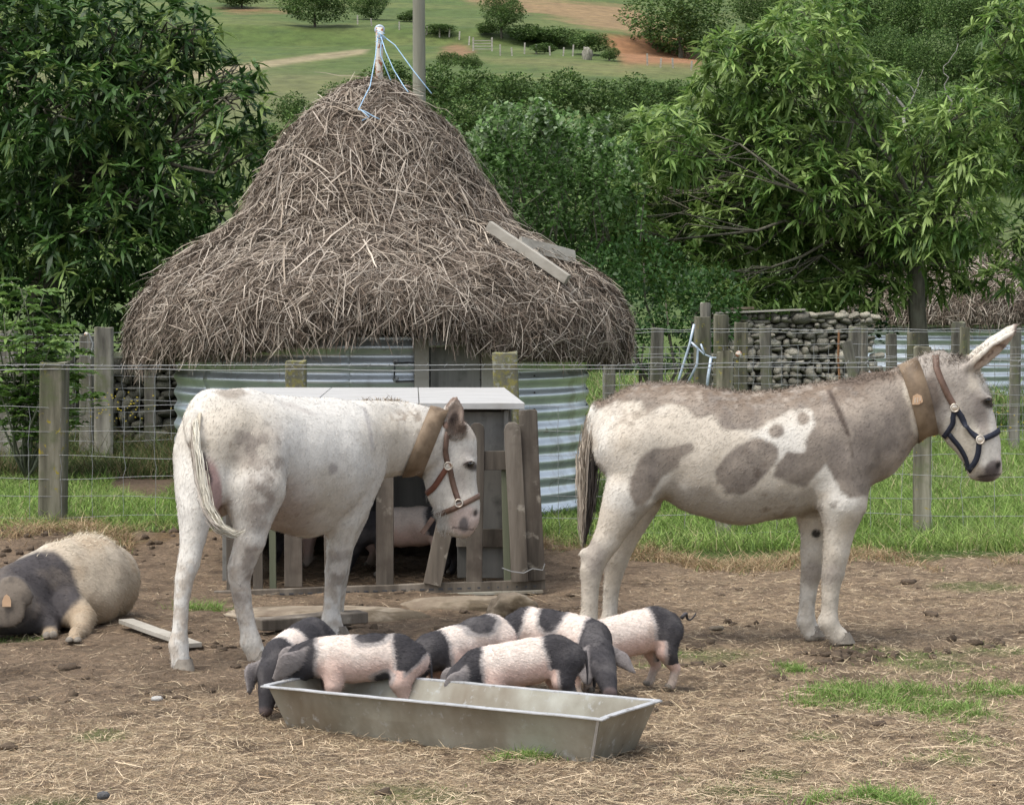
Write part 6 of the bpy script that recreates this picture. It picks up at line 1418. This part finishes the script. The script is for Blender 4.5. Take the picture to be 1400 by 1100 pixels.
# the elder at the left edge: feathered bright leaves
def elder():
    r = np.random.default_rng(130); base = np.array((W(35, 500, 21.3)[0], 21.3, .05)); root = empty('elder_bush', tuple(base)); tag(root, 'bright green elder bush at the left edge growing through the wire fence', 'shrub')
    st = MB(); parts = []; pal = np.array([(.10, .19, .035), (.14, .25, .05), (.075, .15, .03), (.18, .28, .07)])
    tops = [(15, 385), (28, 395), (60, 402), (45, 430), (5, 430), (80, 450), (95, 480), (30, 470), (0, 500), (110, 510), (60, 500), (118, 545), (20, 545), (90, 555), (-20, 450), (-30, 520), (70, 470), (-15, 410)]
    for px, py in tops:
        d = 21.3 + r.normal(0, .25); tip = W(px, py, d); pts = np.array(limb(st, base, tip, .012, .004, r, .12, 6))
        for _ in range(26):
            t = r.uniform(1.6, 6) if r.random() < .8 else 6; i = min(int(t), 5); q = pts[i] * (1 - (t - i)) + pts[i + 1] * (t - i); a = r.uniform(0, 2 * np.pi)
            d0 = np.array((math.cos(a), math.sin(a), r.uniform(.1, .8))); d0 /= np.linalg.norm(d0); Lr = r.uniform(.10, .19); sd = np.cross(d0, (0, 0, 1)); sd /= np.linalg.norm(sd); c = pal[r.integers(0, 4)]
            C = []; D = []
            for k in (.4, .7, 1.0):
                p = q + d0 * Lr * k - np.array((0, 0, 1)) * Lr * .3 * k * k
                for s_ in (-1, 1): C.append(p); D.append(d0 * .5 + sd * s_)
            C.append(p); D.append(d0 - np.array((0, 0, .4)))
            C = np.array(C); D = np.array(D); D /= np.linalg.norm(D, axis=1, keepdims=True); parts.append(leafy(C, D, .085, .019, [c], r, .08))
    st.build('stems', M['green_post'], root, True); V, Fq, Cc = join(*parts); o = place('foliage', np_mesh('foliage', V, Fq, False, Cc), M['leaf'], root); o['kind'] = 'stuff'
elder()

# ------------------------------------------------------------------ far side: thickets and trees of the hillside
def far_crown_mesh(seed, n, lumps=9, L=.085, flat=1.0):
    r = np.random.default_rng(seed); b = [((0, 0, 0), (.62, .62, .6 * flat))]
    for _ in range(lumps):
        u = rand_unit(1, r)[0]; u[2] = u[2] * .8 + .1; b.append((u * (.5, .5, .5 * flat), tuple(r.uniform(.28, .48, 3) * (1, 1, flat))))
    C, D = blob_points(b, n / sum(q[0] * q[2] + q[1] * q[2] + q[0] * q[1] for _, q in b), r, .7, .5)
    nn = fbm(C * 2.5, 3); pal = [(.075, .135, .036), (.105, .175, .046), (.052, .10, .028), (.135, .205, .06)]
    V, Fq, Cc = leafy(C, D, L, L * .38, pal, r, .7); Cc = Cc * (1 + .25 * np.repeat(nn, 6))[:, None]; return np_mesh('foliage', V, Fq, False, Cc)
FARM = [far_crown_mesh(140 + k, 3400) for k in range(4)]; TALL = [far_crown_mesh(150 + k, 9000, 14, .05) for k in range(3)]
for m_ in FARM + TALL: m_.materials.append(M['leaf_far'])
mb = MB(); mb.tube([(0, 0, -1.6), (.02, 0, -.9), (0, 0, -.2)], [.075, .06, .03], 7); tr_me = mb.mesh('trunk', True); tr_me.materials.append(M['bark'])
M['leaf_blue'] = mat('wood leaf', None, .5, .8, 0, attr=True, vary=.25, trans=.15, spec=.15)
def far_plant(name, label, cat, group, px, py, rx, ry, d, me, trunk=False, rz=0.0, tone=None):
    c = W(px, py, d); s = d / F; root = empty(name, (c[0], d, c[2] - ry * s)); tag(root, label, cat, group)
    o = bpy.data.objects.new('crown' if trunk else 'foliage', me); COL.objects.link(o); o.parent = root; o.location = (0, 0, ry * s); o.rotation_euler = (0, 0, rz); o.scale = (rx * s * 1.12, rx * s * 1.12, ry * s * 1.15); o['kind'] = 'stuff'
    if trunk:
        t = bpy.data.objects.new('trunk', tr_me); COL.objects.link(t); t.parent = root; t.location = (0, 0, ry * s * .9); t.scale = (rx * s * .8, rx * s * .8, ry * s * 1.3)
    return root
r_ = np.random.default_rng(160)
TH = [(432, 172, 48, 36, 112), (398, 150, 30, 26, 118), (478, 140, 44, 34, 125), (535, 112, 48, 30, 140), (600, 118, 46, 38, 135), (655, 122, 46, 34, 130), (700, 138, 50, 42, 122), (765, 130, 52, 38, 128), (820, 138, 46, 36, 130), (868, 128, 40, 30, 135), (912, 138, 42, 32, 128), (640, 165, 60, 36, 112), (735, 178, 60, 40, 106), (838, 185, 56, 40, 104), (900, 190, 50, 40, 104), (580, 165, 50, 34, 112), (505, 185, 60, 40, 104), (370, 200, 50, 40, 104), (690, 215, 70, 40, 98), (800, 225, 70, 40, 98), (950, 210, 70, 50, 100), (640, 85, 22, 13, 180), (615, 82, 20, 12, 185)]
ORD = ['first', 'second', 'third', 'fourth', 'fifth', 'sixth', 'seventh', 'eighth', 'ninth', 'tenth']
THL = ['willow bush at the left foot of the pasture, its crown beside the hut peak', 'small willow bush farthest left at the foot of the pasture', 'willow bush just left of the white pole on the hut peak', 'willow bush behind the white pole and blue twine', 'willow bush right of the utility pole at the thicket top', 'willow bush below the field gate', 'tall willow bush below the hedge of the upper pasture', 'wide willow bush below the grey stump', 'willow bush below the posts left of the orange cutting', 'small willow bush directly below the orange cutting', 'willow bush touching the top left of the right chestnut']
for k, (px, py, rx, ry, d) in enumerate(TH):
    far_plant('thicket_bush', THL[k] if k < 11 else (ORD[k - 11] + ' low bush from the left in the front rows of the thicket' if k < 21 else ('little bush just left of' if k == 22 else 'bush just below') + ' the bare earth patch beside the field gate'), 'bush', 'bushes of the thicket below the pasture', px, py, rx, ry, d, FARM[k % 4], rz=r_.uniform(0, 6))
for (px, py, rx, ry, me, lab) in ((430, 6, 46, 30, 0, 'dark green tree at the top left of the pasture'), (507, 4, 26, 22, 1, 'small very dark tree right of the dark green one on the pasture'), (330, -12, 40, 22, 2, 'tree at the top edge above the left pasture'), (685, 14, 33, 27, 1, 'round lone tree above the hedge by the dirt bank'), (930, 26, 70, 50, 2, 'broad dark tree above the orange dirt cutting')):
    p = hill_pt(px, py + ry); far_plant('hill_tree', lab, 'tree', 'trees on the hillside', px, py, rx * 1.18, ry * 1.15, p[1] - 3, TALL[me], True, r_.uniform(0, 6))
for k, (px, py, rx, ry) in enumerate(((720, 44, 34, 14), (765, 50, 38, 15), (808, 60, 34, 15), (835, 74, 16, 9), (665, 38, 18, 9), (742, 66, 20, 8), (600, 40, 25, 8), (560, 22, 22, 8))):
    p = hill_pt(px, py + ry); far_plant('hedge_bush', ('long low bush at the left end of the upper hedge', 'longest low bush in the middle of the upper hedge', 'rounded bush of the upper hedge above the grey stump', 'tiny bush right of the grey stump at the hedge end', 'small bush under the round lone tree', 'small bush in front of the middle of the upper hedge', 'low bush on the pasture right of the utility pole', 'low bush touching the utility pole at the top')[k], 'bush', 'bushes of the hedge along the upper fence', px, py, rx, ry, p[1] - 1, FARM[k % 4], rz=r_.uniform(0, 6))
for k, (px, py, rx, ry, d) in enumerate(((1130, 30, 60, 50, 230), (1185, 20, 60, 50, 215), (1245, 15, 62, 55, 210), (1310, 25, 62, 55, 205), (1375, 30, 60, 55, 205), (1160, 85, 50, 45, 190), (1215, 80, 56, 48, 180), (1280, 85, 58, 48, 175), (1345, 90, 58, 50, 175), (1400, 100, 52, 50, 170), (1230, 150, 60, 50, 150), (1310, 155, 60, 50, 145), (1385, 165, 60, 50, 145), (1040, 10, 50, 35, 250), (1100, 90, 50, 40, 200), (1020, 70, 44, 35, 225), (1260, 220, 80, 55, 120), (1360, 230, 80, 60, 120), (1150, 200, 80, 60, 120), (1030, 150, 60, 45, 150))):
    far_plant('wood_tree', (ORD[k] + ' tree from the left in the top row of the right wood' if k < 5 else ORD[k - 5] + ' tree from the left in the second row of the right wood' if k < 10 else ORD[k - 10] + ' tree from the left low in the right wood behind bare branches' if k < 13 else ORD[k - 13] + ' of the three lone trees between orange cutting and wood' if k < 16 else ORD[k - 16] + ' tree from the left at the foot of the right wood'), 'tree', 'trees of the wood on the right slope', px, py, rx, ry, d, TALL[k % 3], True, r_.uniform(0, 6))
# bare grey branches above the chestnut
def bare():
    r = np.random.default_rng(170); base = W(1290, 330, 45); base[2] = 0.3; root = empty('bare_tree', tuple(base)); tag(root, 'leafless grey branches rising behind the right chestnut tree', 'tree'); mb = MB()
    for (a, b, r0, r1) in (((1290, 330), (1265, 230), .07, .05), ((1265, 230), (1235, 160), .05, .03), ((1235, 160), (1200, 110), .03, .015), ((1200, 110), (1180, 60), .015, .008), ((1235, 160), (1250, 130), .02, .01), ((1250, 130), (1262, 95), .012, .006), ((1265, 230), (1300, 150), .035, .02), ((1300, 150), (1340, 120), .02, .008), ((1300, 150), (1290, 100), .018, .008), ((1215, 130), (1170, 115), .012, .006), ((1290, 100), (1310, 60), .01, .005), ((1250, 130), (1225, 95), .01, .005)):
        limb(mb, W(*a, 45), W(*b, 45), r0, r1, r, .02, 5)
    limb(mb, base, W(1290, 330, 45), .09, .07, r, 0, 3); mb.build('branches', mat('grey bare wood', [(.2, .19, .16), (.3, .29, .26)], 8), root, True)
bare()
# ------------------------------------------------------------------ fences
def post_mesh(w, h, seed, round_=False, slope=0.0):
    r = np.random.default_rng(seed); n = 10 if round_ else 8; rows = 7; V = []; Fs = []
    base = [(math.cos(2 * math.pi * i / n), math.sin(2 * math.pi * i / n)) for i in range(n)] if round_ else [(-1, -.8), (-.8, -1), (.8, -1), (1, -.8), (1, .8), (.8, 1), (-.8, 1), (-1, .8)]
    j = r.normal(0, .04, (n, 2)); lean = r.normal(0, .012, 2)
    for k in range(rows):
        z = -.1 + (h + .1) * k / (rows - 1)
        for i, (a, b) in enumerate(base):
            zz = z + (r.uniform(-.012, .008) + slope * a * w * .5 if k == rows - 1 else 0)
            V.append(((a + j[i, 0] + r.normal(0, .012)) * w / 2 + lean[0] * z, (b + j[i, 1]) * w / 2 + lean[1] * z, zz))
    for k in range(rows - 1):
        for i in range(n): Fs.append((k * n + i, k * n + (i + 1) % n, (k + 1) * n + (i + 1) % n, (k + 1) * n + i))
    V.append((lean[0] * h, lean[1] * h, h - .004)); e = (rows - 1) * n; c = len(V) - 1
    return V, Fs, [(e + i, e + (i + 1) % n, c) for i in range(n)]
def add_post(root, x, y, w, h, seed, mt='wood_post', round_=False, lean=0.0, name='post'):
    V, Fs, T = post_mesh(w, h, seed, round_); me = bpy.data.meshes.new(name); me.from_pydata(V, [], Fs + T); me.update()
    g = float(ground_z(np.array([x]), np.array([y]))[0]) if y < 30 else 0.0
    o = bpy.data.objects.new(name, me); me.materials.append(M[mt]); COL.objects.link(o); o.parent = root
    o.location = (x - root.location[0], y - root.location[1], g); o.rotation_euler = (0, lean, random.uniform(-.15, .15))
    if not round_:
        b = o.modifiers.new('bevel', 'BEVEL'); b.width = .005; b.segments = 1
    return o
def wire(root, pts, rad=.0022, name='wire', sag=0.0, wob=.006, barbs=0.0, seed=0):
    """strained wire through pts; wob: little kinks"""
    r = np.random.default_rng(seed); pts = [np.asarray(p, float) for p in pts]; P = []
    for a, b in zip(pts[:-1], pts[1:]):
        L = np.linalg.norm(b - a); n = max(2, int(L / .22))
        for k in range(n):
            q = k / n; P.append(a * (1 - q) + b * q + np.array((0, r.normal(0, wob * .5), r.normal(0, wob))) * (k > 0) - np.array((0, 0, sag * 4 * q * (1 - q))))
    P.append(pts[-1]); m_ = MB(); m_.tube(P, rad, 4)
    return m_.build(name, M['wire'], root, True)
def net_fence(root, x0, x1, y, zs, step, rad, seed, wob=.006, yf=None):
    r = np.random.default_rng(seed); yf = yf or (lambda x: y)
    ph = r.uniform(0, 6, len(zs))
    def zz(k, x): return zs[k] + wob * 2.2 * math.sin(1.7 * x + ph[k]) + wob * 1.2 * math.sin(5.1 * x + 2 * ph[k])
    for k, z in enumerate(zs):
        n = int((x1 - x0) / .12); m_ = MB(); m_.tube([(x0 + (x1 - x0) * i / n, yf(x0 + (x1 - x0) * i / n) + r.normal(0, .003), zz(k, x0 + (x1 - x0) * i / n)) for i in range(n + 1)], rad, 4); m_.build('wire', M['wire'], root, True)
    m_ = MB(); x = x0
    while x < x1:
        pts = []; dx = 0
        for k in range(len(zs)): dx += r.normal(0, wob * .8); pts.append((x + dx * .6, yf(x) - .003, zz(k, x)))
        for k in range(len(pts) - 1):
            a = np.array(pts[k]); b = np.array(pts[k + 1]); mid = (a + b) / 2 + (r.normal(0, wob * .9), 0, 0); m_.tube([a, mid, b], rad * .9, 4, False)
            m_.box(a, (rad * 5, rad * 4, rad * 3.4))
        x += step * r.uniform(.97, 1.03)
    tag(m_.build('stay_wires', M['wire'], root), kind='stuff')
def z_at(py, d): return W(700, py, d)[2]
FY = 16.5
nf = empty('wire_fence', (0, FY, 0)); tag(nf, 'near wire netting fence on lichened posts running behind the donkeys', 'fence')
for k, (px, top, w, mt, rd) in enumerate(((-255, 495, .17, 'wood_post', False), (70, 495, .175, 'wood_post', False), (405, 493, .135, 'wood_post_lichen', False), (700, 481, .172, 'wood_post_lichen', False), (990, 480, .115, 'wood_post', True), (1262, 474, .12, 'wood_post', False), (1560, 480, .14, 'wood_post', False))):
    x = (px - 700) / F * FY; o = add_post(nf, x, FY, w, z_at(top, FY), 300 + k, mt, rd); o.location.z = 0
nz = [z_at(q, FY) for q in (728, 703, 678, 650, 622, 590, 553)]
net_fence(nf, -5.2, 5.2, FY, [z - 0 for z in nz], .212, .0017, 320, .006, lambda x: FY - .09)
for k, py in enumerate((498, 504)):
    pts = [((px - 700) / F * FY, FY - .092, z_at(py + (0 if px < 700 else -6 * (px - 700) / 700), FY)) for px in (-400, 70, 405, 700, 990, 1262, 1700)]; wire(nf, pts, .0032, sag=.006, wob=.0035, seed=330 + k)
# small barbs on the top strand
m_ = MB(); r = np.random.default_rng(340)
for x in np.arange(-5, 5, .13):
    z = z_at(498 + (0 if x < 0 else -6 * x / 3.5), FY) - .004; a = r.uniform(-.6, .6); m_.tube([(x - .011 * math.cos(a), FY - .092, z - .012), (x + .011 * math.cos(a), FY - .095, z + .012)], .0018, 4, False)
tag(m_.build('barbs', M['wire'], nf), kind='stuff')

# left far fence
lf = empty('wire_fence', (-4.4, 23, 0)); tag(lf, 'far wire fence on grey posts behind the weeds on the left', 'fence')
for k, (px, top, w, d) in enumerate(((8, 455, .15, 23), (118, 462, .13, 23), (141, 450, .175, 22.8), (28, 500, .10, 23), (-150, 455, .15, 23), (205, 470, .10, 23.2))):
    add_post(lf, (px - 700) / F * d, d, w, z_at(top, d), 350 + k, 'wood_far')
net_fence(lf, -6.4, -2.9, 23, [z_at(q, 23) for q in (600, 580, 560, 545, 530, 515, 500, 488, 476, 466, 456)], .15, .0026, 360, .006, lambda x: 22.85)
p0 = W(122, 462, 22.6); m_ = MB(); m_.tube([W(121, 455, 22.6), W(127, 470, 22.6), W(124, 490, 22.6)], .008, 6); m_.build('gate_hook', M['wire'], lf)
quads('insulator', ball(W(118, 457, 22.6), .022, 10, 8), M['rust_white'], lf)
m_ = MB(); m_.plank(W(140, 486, 23.3), W(240, 483, 23.3), .06, .03, (0, 0, 1), 3, .002); m_.build('rail', M['green_post'], lf, bevel=.003)

# right far fence
rf = empty('wire_fence', (2.5, 25, 0)); tag(rf, 'far wire fence with crowded leaning posts in front of the stone wall', 'fence')
RP = [(832, 495, .12, 25, False, 0, 'wood_far'), (895, 448, .125, 25, False, .01, 'wood_far'), (959, 433, .15, 24.6, False, .02, 'wood_post'), (968, 414, .11, 25.3, True, 0, 'wood_far'), (985, 430, .145, 25.1, True, 0, 'wood_post'), (1012, 441, .135, 25, False, 0, 'wood_post'), (1052, 446, .12, 25, False, 0, 'wood_far'), (1168, 447, .11, 25, False, 0, 'wood_far'), (1181, 446, .08, 25.2, True, 0, 'wood_far'), (1192, 462, .10, 24.8, False, -.22, 'wood_far'), (1221, 456, .105, 25, False, 0, 'wood_far'), (1249, 454, .13, 25, True, 0, 'wood_post'), (1306, 440, .13, 25, False, 0, 'wood_far'), (1319, 447, .10, 24.8, True, 0, 'wood_post'), (1387, 449, .12, 25, True, 0, 'wood_far'), (1470, 449, .12, 25, True, 0, 'wood_far')]
for k, (px, top, w, d, rd, ln, mt) in enumerate(RP): add_post(rf, (px - 700) / F * d, d, w, z_at(top, d), 370 + k, mt, rd, ln)
net_fence(rf, .95, 6.2, 25, [z_at(q, 25) for q in (600, 583, 566, 551, 538, 526, 512, 498, 485, 472)], .155, .0026, 390, .006, lambda x: 24.88)
for k, py in enumerate((449, 453, 488)): wire(rf, [((px - 700) / F * 25, 24.86, z_at(py, 25)) for px in (850, 895, 959, 1012, 1052, 1168, 1221, 1306, 1387, 1500)], .0032, wob=.005, sag=.01, seed=400 + k)
m_ = MB(); m_.tube([W(1147, 452, 24.9), W(1146, 490, 24.9), W(1148, 520, 24.9)], .013, 6); m_.build('iron_stake', mat('rusty iron', [(.2, .1, .05), (.3, .16, .08)], 12), rf)
quads('insulator', ball(W(1010, 484, 24.5), .034, 10, 8, (0, 1, 0), .6), M['rust_white'], rf)
sg = empty('fence_strainer', (W(950, 500, 24.4)[0], 24.4, 0)); tag(sg, 'bent blue-grey metal strainer bars leaning on the lichened far post', 'bracket')
for pts, rd in (([(949, 443), (943, 470), (930, 512), (925, 530)], .013), ([(945, 468), (954, 476), (953, 498), (938, 528)], .013), ([(972, 489), (968, 515), (965, 545)], .016), ([(950, 472), (962, 484), (974, 489), (996, 489)], .009), ([(958, 470), (964, 486)], .010)):
    m_ = MB(); m_.tube([W(a, b, 24.4) for a, b in pts], rd, 7); m_.build('bar', M['steel_blue'], sg, True)

# ------------------------------------------------------------------ dry stone walls
import bmesh
STONES = []
for k in range(8):
    bm = bmesh.new(); bmesh.ops.create_icosphere(bm, subdivisions=2 if k < 4 else 1, radius=1.0); V = np.array([v.co[:] for v in bm.verts]); Fq = np.array([[v.index for v in f.verts] for f in bm.faces]); bm.free()
    V = np.sign(V) * np.abs(V) ** .75 * (1 + .35 * fbm(V * 1.3 + k * 9, 3))[:, None]; V /= np.abs(V).max(0); me = np_mesh('stone', V, Fq, k < 4); me.materials.append(M['stone']); STONES.append(me)
def stone_wall(label, x0, x1, y, z1, sw, sh, seed, extra=(), S=None):
    S = S or STONES
    r = np.random.default_rng(seed); root = empty('stone_wall', ((x0 + x1) / 2, y, 0)); tag(root, label, 'wall')
    m_ = MB(); m_.box(((x0 + x1) / 2, y + .16, z1 / 2 - .03), (x1 - x0 - .06, .26, z1 - .06)); m_.build('rubble_core', M['wall_core'], root)
    z = 0.02; n = 0
    while z < z1 - .02:
        h = sh * r.uniform(.7, 1.2); x = x0 + r.uniform(-.05, 0)
        while x < x1:
            w = sw * r.lognormal(-.1, .42); hh = min(h * r.uniform(.55, 1.25), .3)
            o = bpy.data.objects.new('stone', S[r.integers(0, 4)]); COL.objects.link(o); o.parent = root; n += 1
            o.location = (x + w / 2 - root.location[0], r.normal(0, .015), z + h / 2 + r.normal(0, h * .16)); o.scale = (w * .53, .10 * r.uniform(.8, 1.3), hh * .62); o.rotation_euler = (r.normal(0, .1), r.normal(0, .25), r.normal(0, .3)); x += w * 1.02
        z += h * .84
    for (a, b, zz, sx, sz) in extra:
        o = bpy.data.objects.new('stone', S[r.integers(0, 4)]); COL.objects.link(o); o.parent = root; o.location = (a - root.location[0], b - y, zz); o.scale = (sx, .13, sz); o.rotation_euler = (0, r.normal(0, .1), r.normal(0, .3))
    return root
def dark_copy(me): q = me.copy(); q.materials[0] = M['stone_shaded']; return q
D_ = 29.0; xx = lambda px: (px - 700) / F * D_
ex = [(xx(1094), D_ - .05, z_at(434, D_), .125, .085), (xx(1060), D_ - .03, z_at(436, D_), .06, .05), (xx(1072), D_ - .03, z_at(436, D_), .05, .045), (xx(1125), D_, z_at(430, D_), .16, .04), (xx(1150), D_, z_at(432, D_), .10, .045)]
sw_ = stone_wall('dry stone wall end with a board on top behind the far fence posts', xx(972), xx(1190), D_, z_at(432, D_), .12, .095, 410, ex)
m_ = MB(); m_.plank(W(973, 428, D_ - .06), W(1100, 423, D_ - .06), .022, .2, (0, 0, 1), 5, .002); m_.build('cap_board', M['pale_plank'], sw_, bevel=.003)
m_ = MB(); m_.plank(W(975, 422, D_ + .1), W(1030, 421, D_ + .1), .03, .2, (0, 0, 1), 3, .004); m_.build('cap_slab', M['slab'], sw_, bevel=.006)
stone_wall('low stone wall behind the left far fence, its shade painted in', W(100, 500, 24.4)[0], W(290, 500, 24.4)[0], 24.4, .98, .14, .11, 420, (), [dark_copy(q) for q in STONES])

# ------------------------------------------------------------------ the other hut, far right
def far_hut():
    cy = 43.0; cx = (1306 - 700) / F * cy; root = empty('hut', (cx, cy, 0)); tag(root, 'distant second thatched hut of corrugated zinc behind the right chestnut trunk', 'hut')
    corrugated(root, cx, cy, 1.66, 0, 1.4, .155, 8, R(-100), .014)
    s = 19.2 / F; prof = [((415 - y) * s + 1.6 + .09, r_ * s) for y, r_ in PROF]
    thatch('thatch', cx, cy, prof, root, 21, 9000, sizes=2.1, amp=.8)
far_hut()
# utility pole
up = MB(); px_ = W(574, 300, 36)[0]; up.tube([(px_, 36, -.3), (px_, 36, 3), (px_ - .01, 36, 6), (px_ - .02, 36, 9.2)], [.125, .105, .093, .08], 14); po = up.build('utility_pole', M['pole_wood'], None, True); tag(po, 'round grey wooden utility pole rising behind the hut peak', 'pole')

# ------------------------------------------------------------------ fence and gate of the upper pasture
hf = None
pl = [(489, 34), (508, 36), (546, 42), (583, 49), (601, 52), (614, 54), (628, 56), (641, 62), (684, 77), (700, 77), (717, 75), (733, 74), (752, 76), (770, 77), (783, 78), (800, 80), (833, 84), (885, 90), (903, 93), (920, 94), (945, 97)]
pts = [hill_pt(a, b) for a, b in pl]; hf = empty('pasture_fence', tuple(pts[10])); tag(hf, 'thin line of whitish fence posts crossing the upper pasture', 'fence')
pm = MB(); pm.box((0, 0, .5), (.16, .16, 1.15)); pme = pm.mesh('post'); pme.materials.append(M['pale_plank'])
for p in pts:
    o = bpy.data.objects.new('post', pme); COL.objects.link(o); o.parent = hf; o.location = (p[0] - pts[10][0], p[1] - pts[10][1], p[2] - pts[10][2]); o.rotation_euler = (random.uniform(-.1, .1), random.uniform(-.1, .1), 0); o.scale.z = random.uniform(.8, 1.15)
a = hill_pt(647, 70); b = hill_pt(672, 76); b[1] = a[1]; gt = empty('field_gate', tuple((a + b) / 2)); tag(gt, 'small grey field gate in the upper pasture fence', 'gate')
w_ = b[0] - a[0]
for z in (.2, .5, .8, 1.1): m_ = MB(); m_.box(((a[0] + b[0]) / 2, a[1], a[2] + z), (w_, .06, .09)); m_.build('rail', M['pale_plank'], gt)
for x in (a[0], b[0]): m_ = MB(); m_.box((x, a[1], a[2] + .65), (.18, .18, 1.6)); m_.build('post', M['pale_plank'], gt)
p = hill_pt(803, 82); put_rock('tree_stump', (p[0], p[1], p[2] + .4), .55, .5, .9, 31, M['wood_far'], 'grey stump beside the upper pasture fence', 'stump', sub_=3)
